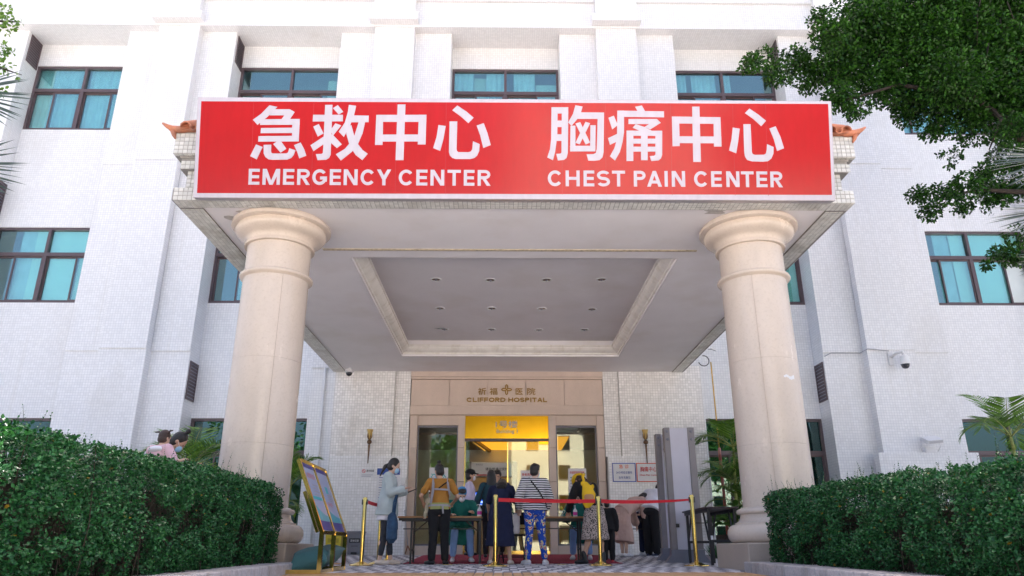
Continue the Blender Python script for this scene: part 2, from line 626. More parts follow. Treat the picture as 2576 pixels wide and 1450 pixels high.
def text_mesh(name, body, x, z, height, material, parent, y, bold=0.0, width=None, align='LEFT', fn=None, depth=0.003, kind=None):
    """lettering on a wall that faces the camera (or on the plane fn(a, b, h)); height = size of the line in metres"""
    cu = bpy.data.curves.new('text_source', 'FONT')
    cu.body = body
    cu.size = height
    cu.resolution_u = 2
    ob = bpy.data.objects.new('text_source', cu)
    COL.objects.link(ob)
    dg = bpy.context.evaluated_depsgraph_get()
    me = bpy.data.meshes.new_from_object(ob.evaluated_get(dg))
    bpy.data.objects.remove(ob)
    bpy.data.curves.remove(cu)
    vs = [v.co.copy() for v in me.vertices]
    fs = [list(p.vertices) for p in me.polygons]
    bpy.data.meshes.remove(me)
    x0 = min(v.x for v in vs)
    x1 = max(v.x for v in vs)
    k = (width / (x1 - x0)) if width else 1.0
    off = -x0 * k if align == 'LEFT' else -(x0 + x1) / 2 * k
    if fn is None:
        fn = lambda a, b, h: (a, y - h, b)
    mb = MB()
    copies = [(0, 0)] if not bold else [(-bold, 0), (bold, 0), (0, bold), (0, -bold)]
    for i, (dx, dz) in enumerate(copies):
        mb.add([fn(x + off + v.x * k + dx * height, z + v.y + dz * height, depth + i * 0.0007) for v in vs], fs)
    return mb.build(name, material, parent, kind=kind, uv=False)


# block capitals cut from bars and arcs, for signs with heavy sans lettering
def ring(cx, cy, rx, ry, t, a0, a1, n=18):
    o, i = [], []
    for k in range(n + 1):
        a = rad(a0 + (a1 - a0) * k / n)
        o.append((cx + rx * math.cos(a), cy + ry * math.sin(a)))
        i.append((cx + (rx - t) * math.cos(a), cy + (ry - t) * math.sin(a)))
    return o + i[::-1]


def glyph(ch, w, t):
    """polygons of a capital, cap height 1, width w, stroke t"""
    b = t * 0.93
    V = lambda x: [(x, 0), (x + t, 0), (x + t, 1), (x, 1)]
    H = lambda x0, x1, y: [(x0, y), (x1, y), (x1, y + b), (x0, y + b)]
    if ch == 'E':
        return [V(0), H(0, w, 0), H(0, w * 0.95, 0.5 - b / 2), H(0, w, 1 - b)]
    if ch == 'F':
        return [V(0), H(0, w * 0.95, 0.47 - b / 2), H(0, w, 1 - b)]
    if ch == 'L':
        return [V(0), H(0, w, 0)]
    if ch == 'I':
        return [V(w / 2 - t / 2)]
    if ch == 'T':
        return [V(w / 2 - t / 2), H(0, w, 1 - b)]
    if ch == 'H':
        return [V(0), V(w - t), H(0, w, 0.5 - b / 2)]
    if ch == 'N':
        return [V(0), V(w - t), [(0, 1), (t * 1.2, 1), (w, 0), (w - t * 1.2, 0)]]
    if ch == 'M':
        return [V(0), V(w - t), [(0, 1), (t * 1.25, 1), (w / 2 + t * 0.5, 0), (w / 2 - t * 0.5, 0)], [(w - t * 1.25, 1), (w, 1), (w / 2 + t * 0.5, 0), (w / 2 - t * 0.5, 0)]]
    if ch == 'A':
        return [[(0, 0), (t * 1.1, 0), (w / 2 + t * 0.5, 1), (w / 2 - t * 0.5, 1)], [(w - t * 1.1, 0), (w, 0), (w / 2 + t * 0.5, 1), (w / 2 - t * 0.5, 1)], H(w * 0.22, w * 0.78, 0.2)]
    if ch == 'Y':
        return [[(w / 2 - t / 2, 0), (w / 2 + t / 2, 0), (w / 2 + t / 2, 0.45), (w / 2 - t / 2, 0.45)], [(0, 1), (t * 1.15, 1), (w / 2 + t * 0.5, 0.44), (w / 2 - t * 0.5, 0.36)], [(w - t * 1.15, 1), (w, 1), (w / 2 + t * 0.5, 0.36), (w / 2 - t * 0.5, 0.44)]]
    if ch == 'C':
        return [ring(w / 2, 0.5, w / 2, 0.5, t * 0.97, 38, 322, 28)]
    if ch == 'G':
        return [ring(w / 2, 0.5, w / 2, 0.5, t * 0.97, 38, 330, 28), [(w * 0.53, 0.35), (w, 0.35), (w, 0.35 + b), (w * 0.53, 0.35 + b)], [(w - t, 0.18), (w, 0.22), (w, 0.45), (w - t, 0.45)]]
    if ch == 'O':
        return [ring(w / 2, 0.5, w / 2, 0.5, t, 0, 180, 18), ring(w / 2, 0.5, w / 2, 0.5, t, 180, 360, 18)]
    if ch == 'D':
        return [V(0), H(0, w * 0.45, 0), H(0, w * 0.45, 1 - b), ring(w * 0.42, 0.5, w * 0.58, 0.5, b, -90, 90, 18)]
    if ch == 'S':
        ry = (0.5 + b / 2) / 2
        return [ring(w / 2, 1 - ry, w / 2, ry, b, 28, 270, 22), ring(w / 2, ry, w / 2, ry, b, 90, -152, 22)]
    if ch in 'PR':
        ry = 0.29
        out = [V(0), H(0, w * 0.56, 1 - b), H(0, w * 0.56, 1 - 2 * ry), ring(w * 0.55, 1 - ry, w * 0.42, ry, b, -90, 90, 14)]
        if ch == 'R':
            out.append([(w * 0.34, 0.46), (w * 0.34 + t * 1.1, 0.46), (w, 0), (w - t * 1.2, 0)])
        return out
    return []


def caps(mb, spans, base, h, t, fn, d=0.004):
    """spans: (char, x0, x1); letters of height h on the plane fn"""
    for ch, x0, x1 in spans:
        for i, p in enumerate(glyph(ch, (x1 - x0) / h, t)):
            mb.prism([(x0 + a * h, base + b * h) for a, b in p], fn, d + i * 0.0006)


def floor_z(y):
    """the forecourt rises gently towards the door"""
    if y < 9.3:
        return 0.02 - (9.3 - y) * 0.0135
    if y < 13.2:
        return 0.02 + (y - 9.3) * 0.006
    return min(0.0434 + (y - 13.2) * 0.0363, 0.145)


def scatter_tiles(name, parent, patches, size, thick, material, keep=300, rank=None, gap=0.006):
    """square tiles with their own edges: the ones that show largest are parts, the rest one joined part.
    patch: origin, u, v (unit vectors), nu, nv, outward normal"""
    tiles = []
    for o, u, v, nu, nv, n in patches:
        o, u, v, n = Vector(o), Vector(u), Vector(v), Vector(n)
        for i in range(nu):
            for j in range(nv):
                c = o + u * (i + 0.5) * size + v * (j + 0.5) * size
                tiles.append((c, u, v, n))
    eye = Vector((0, 0, 0.25))
    if rank is None:
        rank = lambda t: (t[0] - eye).length
    tiles.sort(key=rank)
    h = (size - gap) / 2
    e = 0.0022
    base = bpy.data.meshes.new(name)
    bv = [(-h, -h, 0), (h, -h, 0), (h, h, 0), (-h, h, 0), (-h + e, -h + e, thick), (h - e, -h + e, thick), (h - e, h - e, thick), (-h + e, h - e, thick)]
    bf = [(4, 5, 6, 7), (0, 1, 5, 4), (1, 2, 6, 5), (2, 3, 7, 6), (3, 0, 4, 7)]
    base.from_pydata(bv, [], bf)
    base.materials.append(material)
    inv = WM[parent.name].inverted()
    rest = MB()
    for k, (c, u, v, n) in enumerate(tiles):
        tilt = (rnd.uniform(-1, 1) * 0.012, rnd.uniform(-1, 1) * 0.012)
        nn = (n + u * tilt[0] + v * tilt[1]).normalized()
        uu = (u - nn * u.dot(nn)).normalized()
        vv = nn.cross(uu)
        mw = Matrix(((uu.x, vv.x, nn.x, c.x), (uu.y, vv.y, nn.y, c.y), (uu.z, vv.z, nn.z, c.z), (0, 0, 0, 1)))
        if k < keep:
            ob = bpy.data.objects.new(name, base)
            link(ob, parent)
            ob.matrix_local = inv @ mw
        else:
            rest.add([mw @ Vector(p) for p in bv], bf)
    if rest.v:
        rest.build(name + '_field', material, parent, kind='stuff', uv=False)
GLYPHS = [[[(-3335,1275),(-3228,1253),(-3356,1113),(-3488,1001),(-3552,1071),(-3444,1154)],[(-3287,1220),(-3060,1221),(-2992,1182),(-3024,1136),(-3330,1134)],[(-3060,1221),(-2992,1182),(-3054,1082),(-3166,1081),(-3128,1139)],[(-3455,1078),(-2921,1087),(-2921,1006),(-3452,1000)],[(-3019,1084),(-2921,1084),(-2925,778),(-3018,777)],[(-3437,957),(-2992,965),(-2992,891),(-3441,886)],[(-3467,845),(-2924,853),(-2925,775),(-3470,768)],[(-3496,731),(-3407,695),(-3479,525),(-3569,568)],[(-3394,725),(-3292,727),(-3292,641),(-3286,616),(-3266,607),(-3087,608),(-3066,620),(-3056,649),(-3049,680),(-2966,652),(-2986,588),(-3018,547),(-3071,523),(-3269,519),(-3322,526),(-3366,558),(-3389,606)],[(-3266,736),(-3218,772),(-3158,770),(-3089,673),(-3164,618)],[(-2987,723),(-2900,760),(-2850,670),(-2818,579),(-2912,542),(-2941,629)]],[[(-2744,1146),(-2342,1148),(-2340,1057),(-2747,1052)],[(-2585,1285),(-2486,1286),(-2492,597),(-2512,550),(-2553,525),(-2666,519),(-2691,602),(-2615,605),(-2598,617),(-2595,672)],[(-2479,1239),(-2414,1283),(-2338,1190),(-2399,1151)],[(-2736,981),(-2663,1017),(-2595,887),(-2673,844)],[(-2767,723),(-2589,847),(-2570,754),(-2724,642)],[(-2440,1029),(-2360,1000),(-2469,857),(-2503,933)],[(-2499,885),(-2463,862),(-2346,739),(-2411,685),(-2501,765)],[(-2264,1287),(-2166,1274),(-2192,1141),(-2246,989),(-2322,840),(-2392,913),(-2314,1037),(-2277,1182)],[(-2233,1141),(-1993,1138),(-1993,1047),(-2234,1044)],[(-2127,1048),(-2040,1047),(-2070,894),(-2133,736),(-2211,633),(-2354,515),(-2423,600),(-2305,674),(-2238,756),(-2183,849)],[(-2260,1003),(-2222,1000),(-2180,849),(-2127,740),(-2065,661),(-1995,610),(-2066,522),(-2157,592),(-2239,715),(-2290,886)]],[[(-1606,1297),(-1500,1298),(-1514,525),(-1621,524)],[(-1891,1150),(-1214,1155),(-1217,1056),(-1892,1052)],[(-1891,1150),(-1798,1150),(-1799,733),(-1901,732)],[(-1317,1155),(-1214,1155),(-1220,743),(-1326,742)],[(-1899,876),(-1218,881),(-1220,784),(-1900,778)]],[[(-1050,1014),(-952,1001),(-981,818),(-1022,655),(-1118,694),(-1075,845)],[(-901,1065),(-796,1066),(-802,682),(-796,655),(-775,640),(-641,639),(-609,650),(-591,683),(-582,792),(-491,752),(-497,656),(-525,591),(-561,560),(-618,545),(-811,544),(-858,559),(-892,593),(-905,640)],[(-797,1288),(-677,1206),(-575,1118),(-646,1042),(-750,1136),(-865,1221)],[(-534,1009),(-438,1044),(-386,904),(-341,740),(-443,698),(-486,876)]],[[(480,1272),(709,1273),(709,1187),(480,1183)],[(480,1272),(564,1272),(558,896),(545,772),(527,649),(498,535),(421,573),(458,689),(474,827)],[(621,1272),(709,1273),(699,636),(682,567),(645,540),(564,532),(542,623),(598,626),(613,642)],[(556,1085),(627,1085),(627,996),(556,995)],[(553,893),(626,894),(626,804),(547,802)],[(806,1301),(905,1283),(880,1202),(833,1112),(752,1013),(707,1062),(769,1174)],[(857,1202),(1194,1201),(1193,1112),(833,1110)],[(1110,1201),(1195,1201),(1183,652),(1167,577),(1127,540),(1053,530),(975,532),(953,619),(1047,623),(1077,638),(1091,693)],[(805,1045),(869,1066),(1001,783),(941,755)],[(941,1071),(1004,1050),(860,756),(804,778)],[(737,1014),(804,1015),(802,658),(730,658)],[(730,735),(1074,737),(1071,660),(730,658)],[(1008,1023),(1078,1021),(1071,660),(1000,659)]],[[(1619,1286),(1711,1304),(1757,1219),(1653,1221)],[(1376,1230),(2012,1224),(2011,1140),(1375,1143)],[(1376,1230),(1468,1231),(1463,929),(1441,791),(1403,653),(1336,534),(1268,594),(1330,708),(1366,832)],[(1254,1129),(1327,1158),(1381,1028),(1303,968)],[(1245,845),(1376,908),(1378,804),(1270,752)],[(1526,1113),(1912,1116),(1965,1063),(1933,1044),(1525,1043)],[(1805,1043),(1907,1077),(1965,1063),(1820,970),(1744,1004)],[(1582,992),(1623,1042),(1744,1002),(1844,948),(1682,947)],[(1497,951),(1980,951),(1979,880),(1496,880)],[(1497,951),(1590,952),(1583,530),(1491,528)],[(1694,930),(1783,931),(1777,542),(1688,541)],[(1890,951),(1982,951),(1975,616),(1958,567),(1924,540),(1826,531),(1806,599),(1865,603),(1884,622)],[(1533,838),(1936,841),(1935,773),(1532,771)],[(1531,727),(1934,729),(1933,662),(1530,660)]],[[(2397,1292),(2497,1293),(2499,522),(2395,522)],[(2118,1152),(2780,1146),(2780,1053),(2118,1055)],[(2118,1152),(2215,1149),(2217,741),(2119,737)],[(2685,1147),(2780,1145),(2784,737),(2682,736)],[(2119,876),(2784,876),(2784,782),(2120,781)]],[[(2944,1003),(3039,987),(3014,814),(2982,645),(2885,684),(2923,841)],[(3090,1051),(3189,1051),(3194,666),(3204,636),(3235,624),(3359,627),(3384,644),(3397,692),(3404,775),(3493,734),(3488,645),(3458,576),(3410,538),(3342,530),(3194,533),(3128,553),(3099,601),(3091,663)],[(3179,1271),(3296,1189),(3401,1101),(3334,1023),(3226,1127),(3116,1206)],[(3443,992),(3530,1024),(3590,879),(3635,718),(3537,679),(3501,838)]]]
# ------------------------------------------------------------------ ground
YW, YP, YL, YR = 19.40, 19.85, 19.55, 20.50     # portico wall, piers, pilasters, recessed window wall


def strip(name, xs, ys, dz, material, kind='structure'):
    mb = MB()
    for i in range(len(ys) - 1):
        mb.add([(xs[0], ys[i], floor_z(ys[i]) + dz), (xs[1], ys[i], floor_z(ys[i]) + dz), (xs[1], ys[i + 1], floor_z(ys[i + 1]) + dz), (xs[0], ys[i + 1], floor_z(ys[i + 1]) + dz)], [(0, 1, 2, 3)])
    return mb.build(name, material, kind=kind)


M_ASPH = mat('pale_concrete_road', (0.46, 0.445, 0.43), 0.9, var=0.2, scale=30, bump=0.3, bscale=250)
M_PAVE = mat('drive_paving', (0.46, 0.45, 0.445), 0.8, var=0.15, scale=3)
strip('ground', (-220, 220), [-220, -20, 0, 9.3, 13.2, 16, 19, 60, 220], -0.10, M_ASPH)
strip('driveway', (-2.32, 2.82), [-22, 0, 4, 8.05], -0.012, M_PAVE)
strip('forecourt', (-6.5, 8.2), [8.05, 9.3, 13.2, 16, 19.6], -0.012, mat('joint_mortar', (0.2, 0.19, 0.19), 0.9, var=0.2))

# forecourt paving: small grey and pale setts in a wavy check, an orange course along the front edge
M_SETT_A = mat('pale_sett', (0.60, 0.56, 0.565), 0.75, var=0.1, scale=8, island=0.12)
M_SETT_B = mat('grey_sett', (0.25, 0.228, 0.242), 0.75, var=0.12, scale=8, island=0.15)
M_SETT_O = mat('orange_sett', (0.5, 0.29, 0.14), 0.75, var=0.12, scale=8, island=0.12)
pave = thing('forecourt_paving', 'grey and pale checked small setts with an orange front course under the porch', 'paving', (0, 12, 0))
PS = 0.105
setts = []
ny = int((19.3 - 8.06) / PS)
for j in range(ny):
    y = 8.06 + (j + 0.5) * PS
    x0, x1 = (-2.95, 3.35) if y < 11 else (-4.3, 5.2)
    if y < 9.3:
        x0, x1 = -2.3, 2.8
    for i in range(int((x1 - x0) / PS)):
        x = x0 + (i + 0.5) * PS
        kind = 'O' if 8.06 <= y < 8.9 else ('A' if (i + j // 4) % 2 else 'B')
        setts.append((y, x, kind))
setts.sort(key=lambda s: s[0] + abs(s[1]) * 0.15 + (0 if s[2] != 'O' else 0.0))
se = PS / 2 - 0.004
sv = [(-se, -se, -0.01), (se, -se, -0.01), (se, se, -0.01), (-se, se, -0.01), (-se + .006, -se + .006, 0), (se - .006, -se + .006, 0), (se - .006, se - .006, 0), (-se + .006, se - .006, 0)]
sf = [(4, 5, 6, 7), (0, 1, 5, 4), (1, 2, 6, 5), (2, 3, 7, 6), (3, 0, 4, 7)]
sm = {}
for k_, m_ in (('A', M_SETT_A), ('B', M_SETT_B), ('O', M_SETT_O)):
    me = bpy.data.meshes.new('sett')
    me.from_pydata(sv, [], sf)
    me.materials.append(m_)
    sm[k_] = me
fields = {k_: MB() for k_ in sm}
vis = [s for s in setts if s[0] > 8.75]
big = set(vis[:300])
for (y, x, k_) in setts:
    z = floor_z(y) + rnd.uniform(-0.001, 0.001)
    if (y, x, k_) in big:
        ob = bpy.data.objects.new('sett', sm[k_])
        link(ob, pave)
        ob.location = (x, y - 12, z)
    else:
        fields[k_].add([(x + a, y + b, z + c) for a, b, c in sv], sf)
for k_, m_ in (('A', M_SETT_A), ('B', M_SETT_B), ('O', M_SETT_O)):
    fields[k_].build('sett_field', m_, pave, kind='stuff', uv=False)

# ------------------------------------------------------------------ hospital building
hosp = thing('hospital_building', 'white tiled hospital block with deep pilasters and dark framed windows behind the porch', 'building', (0, 20, 0))
OPEN = [(-15.2, -12.0), (-8.58, -5.22), (-1.68, 1.79), (5.46, 8.88), (12.40, 15.80)]
ROWS = [(0.35, 3.69, 2.76), (7.03, 9.41, 8.55), (12.78, 15.16, 14.25)]     # sill, head, transom
Z0, Z1 = -0.4, 30.0
xs = [-30] + [v for o in OPEN for v in o] + [30]
for i, (a, b) in enumerate(OPEN):
    lev = [Z0] + [v for r in ROWS for v in r[:2]] + [Z1]
    for k in range(0, len(lev), 2):
        if i == 2 and k == 0:
            MB().box(a, b, YR, YR + 0.3, 4.95, 7.03).build('wall', M_TILE, hosp)
            continue
        if i == 2 and k == 2:
            continue
        MB().box(a, b, YR, YR + 0.3, lev[k], lev[k + 1]).build('wall', M_TILE, hosp)
p = MB()
for k in range(0, len(xs), 2):
    a, b = xs[k], xs[k + 1]
    if k == 4 or k == 6:                     # piers either side of the entrance start above the porch wall block
        p.box(a, b, YP - 0.04, YR + 0.3, 4.95, 11.16)
        p.box(*((a, -4.46) if k == 4 else (5.31, b)), YP, YR + 0.3, Z0, 4.95)
        p.box(a, b, YP - 0.065, YR + 0.3, 11.16, Z1)
    else:
        p.box(a, b, YP, YR + 0.3, Z0, 5.42)
        p.box(a, b, YP - 0.04, YR + 0.3, 5.42, 11.16)
        p.box(a, b, YP - 0.065, YR + 0.3, 11.16, Z1)
p.build('pier', M_TILE, hosp)
PILA = [(-17.9, -16.5), (-10.93, -9.65), (-4.1, -2.84), (2.94, 4.22), (9.98, 11.3), (17.3, 18.6)]
for (a, b) in PILA:
    q = MB()
    lo = Z0 if abs((a + b) / 2) > 6 else 4.95
    if lo < 5:
        q.box(a, b, YL, YP, lo, 5.42)
    q.box(a, b, YL - 0.04, YP - 0.066, 5.42 if lo < 5 else 4.95, 11.16)
    q.box(a, b, YL - 0.065, YP - 0.066, 11.16, 15.98)
    q.build('pilaster', M_TILE, hosp)
    q = MB()
    q.box(a - 0.13, b + 0.13, 19.16, 19.45, 16.05, 16.32)
    q.box(a - 0.02, b + 0.02, 19.22, 19.45, 16.322, 18.6)
    q.build('pilaster_block', M_TILE, hosp)
l = MB()
l.box(-30, 30, 19.45, YR, 15.97, 16.93)
l.box(-30, 30, 19.36, YR, 16.932, 18.6)
l.build('ledge', M_TILE, hosp)
# low plinths in front of the outer pilasters
for a, b in ((-12.6, -9.3), (9.7, 12.3)):
    MB().box(a, b, 19.28, YL - 0.002, Z0, 2.62).build('pilaster_plinth', M_TILE, hosp)
# roof, back and end walls, storey slabs: keep daylight out of the rooms
b_ = MB()
b_.box(-30, 30, 24.2, 24.4, Z0, 30.0)
b_.box(-30, 30, YR + 0.3, 24.2, 29.8, 30.0)
b_.box(-30, -29.8, YR + 0.3, 24.2, Z0, 29.8)
b_.box(29.8, 30, YR + 0.3, 24.2, Z0, 29.8)
b_.build('back_wall', M_ROOM, hosp)
s_ = MB()
for z in (4.9, 10.7, 16.4):
    for a, b in ((-29.8, -4.6), (-4.6, 5.3), (5.3, 29.8)):
        s_.box(a, b, YR + 0.31, 24.19, z, z + 0.2)
for x in (-10.4, -3.4, 3.5, 10.6):
    for z0, z1 in ((5.12, 10.69), (10.92, 16.39)):
        s_.box(x, x + 0.15, YR + 0.31, 24.19, z0, z1)
s_.build('room_partition', M_ROOM, hosp)


def window(a, b, row, style):
    """a wide window: fixed lights over two pairs of sliding sashes; frame, panes and curtains as sub-parts"""
    z0, z1, zt = ROWS[row]
    y = YR + 0.03
    m = (a + b) / 2
    fr = MB()
    t = 0.07
    fr.box(a, b, y, y + 0.14, z0, z0 + t)
    fr.box(a, b, y, y + 0.14, z1 - t, z1)
    fr.box(a, a + t, y + .001, y + 0.139, z0 + t, z1 - t)
    fr.box(b - t, b, y + .001, y + 0.139, z0 + t, z1 - t)
    fr.box(a + t, b - t, y - 0.012, y + 0.138, zt - 0.055, zt + 0.055)
    fr.box(m - 0.055, m + 0.055, y - 0.006, y + 0.137, z0 + t, zt - 0.055)
    fr.box(m - 0.04, m + 0.04, y - 0.006, y + 0.137, zt + 0.055, z1 - t)
    wn_ = fr.build('window', M_FRAME, hosp)
    gl = M_LOWGLASS if row == 0 else M_WINGLASS
    for (x0, x1) in ((a + t, m - 0.04), (m + 0.04, b - t)):
        MB().box(x0, x1, y + 0.075, y + 0.081, zt + 0.055, z1 - t).build('pane', gl, wn_)
    for h, (x0, x1) in enumerate(((a + t, m - 0.055), (m + 0.055, b - t))):
        c = x0 + (x1 - x0) * (0.44 if h == 0 else 0.6)
        for k, (p0, p1, yy) in enumerate(((x0, c + 0.03, y + 0.10), (c - 0.03, x1, y + 0.05))):
            s = MB()
            u = 0.045
            zb, zu = z0 + t, zt - 0.055
            s.box(p0, p0 + u, yy - .015, yy + 0.02, zb, zu)
            s.box(p1 - u, p1, yy - .015, yy + 0.02, zb, zu)
            s.box(p0 + u, p1 - u, yy - .014, yy + 0.019, zb, zb + u)
            s.box(p0 + u, p1 - u, yy - .014, yy + 0.019, zu - u, zu)
            s.build('sash', M_FRAME, wn_)
            if style == 'open' and h == 1 and k == 1:
                continue
            MB().box(p0 + u, p1 - u, yy, yy + 0.006, zb + u, zu - u).build('pane', gl, wn_)

    def curtain(x0, x1, zlow, mt, amp=0.04):
        c = MB()
        n = max(int((x1 - x0) / 0.035), 6)
        vs = []
        for i in range(n + 1):
            x = x0 + (x1 - x0) * i / n
            dy = amp * math.sin(i * 1.35) + amp * 0.5 * math.sin(i * 0.71 + x)
            vs += [(x, y + 0.24 + dy, zlow), (x, y + 0.24 + dy * 0.6, z1 + 0.05)]
        c.add(vs, [(2 * i, 2 * i + 2, 2 * i + 3, 2 * i + 1) for i in range(n)])
        c.build('curtain', mt, wn_, smooth=True)

    W_ = b - a
    if style == 'curtain':
        curtain(a + 0.02 * W_, a + 0.2 * W_, z0, M_CURTAIN)
        curtain(a + 0.32 * W_, a + 0.5 * W_, z0, M_CURTAIN)
        curtain(a + 0.58 * W_, a + 0.78 * W_, z0, M_CURTAIN)
        MB().box(a + 0.2 * W_, a + 0.32 * W_, y + 0.5, y + 0.51, z0 + 0.2, z1).build('blind', M_BLIND, wn_)
        MB().box(a + 0.79 * W_, b - 0.02, y + 0.5, y + 0.51, z0, z1 - 0.25).build('blind', M_BLIND, wn_)
    elif style == 'full':
        curtain(a + 0.02, a + 0.46 * W_, z0, M_CURTAIN, 0.05)
        curtain(a + 0.52 * W_, b - 0.06, z0, M_CURTAIN, 0.05)
    elif style == 'right':
        curtain(a + 0.02 * W_, a + 0.17 * W_, z0, M_CURTAIN)
        curtain(a + 0.22 * W_, a + 0.45 * W_, z0, M_CURTAIN)
        curtain(a + 0.5 * W_, a + 0.6 * W_, z0, M_CURTAIN)
    elif style in ('blind', 'open'):
        MB().box(a + 0.36 * W_, b - 0.04, y + 0.16, y + 0.17, z0, z1).build('blind', M_BLIND, wn_)
        MB().box(a + 0.22 * W_, a + 0.355 * W_, y + 0.2, y + 0.21, z0, z1).build('blind', M_CURTAIN, wn_)
    elif style == 'bare':
        MB().box(a + 0.8 * W_, a + 0.88 * W_, y + 0.7, y + 0.78, z0, z1).build('blind', M_BLIND, wn_)
    return wn_


STY = {(0, 2): 'full', (1, 2): 'bare', (2, 2): 'curtain', (3, 2): 'right', (4, 2): 'full', (0, 1): 'blind', (1, 1): 'blind', (2, 1): 'blind', (3, 1): 'blind', (4, 1): 'open'}
for i, (a, b) in enumerate(OPEN):
    for r_ in range(3):
        if r_ == 0 and i == 2:
            continue
        window(a, b, r_, STY.get((i, r_), 'none'))

# louvred vents in the reveals, slats as sub-parts
for (x, sx, zz) in ((-15.2, 1, 2), (-8.58, 1, 2), (-15.2, 1, 1), (-8.58, 1, 0), (8.88, -1, 0), (8.88, -1, 2)):
    z0 = {0: 4.12, 1: 9.75, 2: 15.0 - 0.05}[zz]
    z1 = z0 + (0.98 if zz == 2 else 1.05)
    v = MB()
    xa, xb = (x + 0.002, x + 0.03) if sx > 0 else (x - 0.03, x - 0.002)
    v.box(xa, xb, YP + 0.06, YP + 0.10, z0, z1)
    v.box(xa, xb, YR - 0.08, YR - 0.04, z0, z1)
    v.box(xa, xb, YP + 0.10, YR - 0.08, z0, z0 + 0.04)
    v.box(xa, xb, YP + 0.10, YR - 0.08, z1 - 0.04, z1)
    v.box(x - 0.001 if sx > 0 else x - 0.004, x + 0.004 if sx > 0 else x + 0.001, YP + 0.10, YR - 0.08, z0 + 0.04, z1 - 0.04)
    vo = v.build('louvre_vent', M_FRAME, hosp)
    ns = 11
    for k in range(ns):
        zc_ = z0 + 0.07 + (z1 - z0 - 0.14) * k / (ns - 1)
        MB().obox(((xa + xb) / 2, (YP + YR) / 2 + 0.01, zc_), (0.013, 0, -0.018 * sx), (0, (YR - YP) / 2 - 0.09, 0), (0.001, 0, 0.003 * sx)).build('slat', M_GREYP, vo)

# ------------------------------------------------------------------ porch walls either side of the door, faced with small tiles
def porch_wall(label, rects, extra):
    """last rect is the low dado, in whiter tiles"""
    t = thing('porch_wall', label, 'wall', (rects[0][0], YW, 0))
    core = MB()
    pat = []
    S = 0.0685
    for x0, x1, y, z0, z1 in rects:
        core.box(x0, x1, y, YR - 0.02, z0, z1)
        nu, nv = int((x1 - x0) / S + 0.3), int((z1 - z0) / S + 0.3)
        pat.append(((x0 + ((x1 - x0) - nu * S) / 2, y, z0 + ((z1 - z0) - nv * S) / 2), (1, 0, 0), (0, 0, 1), nu, nv, (0, -1, 0)))
    for a in extra:
        pat.append(a)
    core.build('wall_core', M_GROUT, t)
    scatter_tiles('tile', t, [p_ for k, p_ in enumerate(pat) if k != 2], S, 0.005, M_GLAZE, 200, gap=0.0075)
    scatter_tiles('dado_tile', t, [pat[2]], S, 0.005, M_DADO, 100, gap=0.006)
    return t


porch_wall('pale small-tiled porch wall left of the entrance behind the bins', [(-4.45, -2.855, YW, 2.53, 4.93), (-2.85, -2.45, YW + 0.07, 2.53, 4.93), (-4.43, -2.41, YW - 0.09, 0.08, 2.527)],
           [((-4.45, YW + 1.02, 0.15), (0, -1, 0), (0, 0, 1), 14, 68, (-1, 0, 0))])
porch_wall('pale small-tiled porch wall right of the entrance behind the grey gate', [(3.09, 5.3, YW, 2.53, 4.93), (2.675, 3.085, YW + 0.07, 2.53, 4.93), (2.70, 5.28, YW - 0.09, 0.08, 2.527)],
           [((5.3, YW + 0.02, 0.15), (0, 1, 0), (0, 0, 1), 14, 68, (1, 0, 0))])

# ------------------------------------------------------------------ entrance portal of sandy stone
por = thing('entrance_portal', 'sandy stone doorway surround with bronze hospital lettering over a gold header', 'entrance', (0.1, YW, 0.145))
PXL, PXR = -2.44, 2.67
c_ = MB()
c_.box(PXL, PXR, YW + 0.0, YR - 0.03, 4.62, 4.76)
c_.box(PXL, PXR, YW + 0.03, YR - 0.03, 4.565, 4.617)
c_.build('cornice', M_PORTAL, por)
MB().box(PXL, PXR, YW + 0.16, YR - 0.03, 3.6, 4.562).build('frieze_back', M_PORTAL, por)
fx = [PXL, -1.422, -0.402, 0.617, 1.638, PXR]
for k in range(5):
    MB().bbox(fx[k] + 0.006, fx[k + 1] - 0.006, YW + 0.10, YW + 0.159, 3.866, 4.560, 0.004).build('frieze_panel', M_PORTAL, por)
MB().bbox(PXL + 0.001, PXR - 0.001, YW + 0.06, YW + 0.158, 3.615, 3.858, 0.008).build('lintel', M_PORTAL, por)
for a, b in ((-2.43, -2.235), (-1.16, -0.985), (1.208, 1.392), (2.475, 2.665)):
    for z0, z1 in ((0.10, 1.90), (1.908, 2.752), (2.76, 3.605)):
        MB().bbox(a, b, YW + 0.09, YW + 0.42, z0, z1, 0.006).build('pier_block', M_PORTAL, por)
for a, b in ((-2.23, -1.165), (1.397, 2.47)):
    MB().bbox(a, b, YW + 0.14, YW + 0.40, 3.352, 3.605, 0.005).build('side_lintel', M_PORTAL, por)
    MB().bbox(a, b, YW + 0.12, YW + 0.40, 0.08, 0.36, 0.005).build('side_base', M_PORTAL, por)
    f = MB()
    f.box(a, b, YW + 0.2, YW + 0.26, 3.30, 3.35)
    f.box(a, b, YW + 0.2, YW + 0.26, 0.362, 0.40)
    f.box(a, a + 0.035, YW + 0.2, YW + 0.26, 0.40, 3.30)
    f.box(b - 0.035, b, YW + 0.2, YW + 0.26, 0.40, 3.30)
    fo = f.build('sidelight', M_GREYP, por)
    MB().box(a + 0.036, b - 0.036, YW + 0.225, YW + 0.231, 0.4, 3.3).build('pane', M_DOORGLASS, fo)
hd = MB().box(-0.982, 1.205, YW + 0.16, YW + 0.30, 3.01, 3.60).build('gold_header', M_GOLD, por)
MB().box(-0.982, 1.205, YW + 0.14, YW + 0.32, 2.945, 3.008).build('door_track', M_FRAME, por)
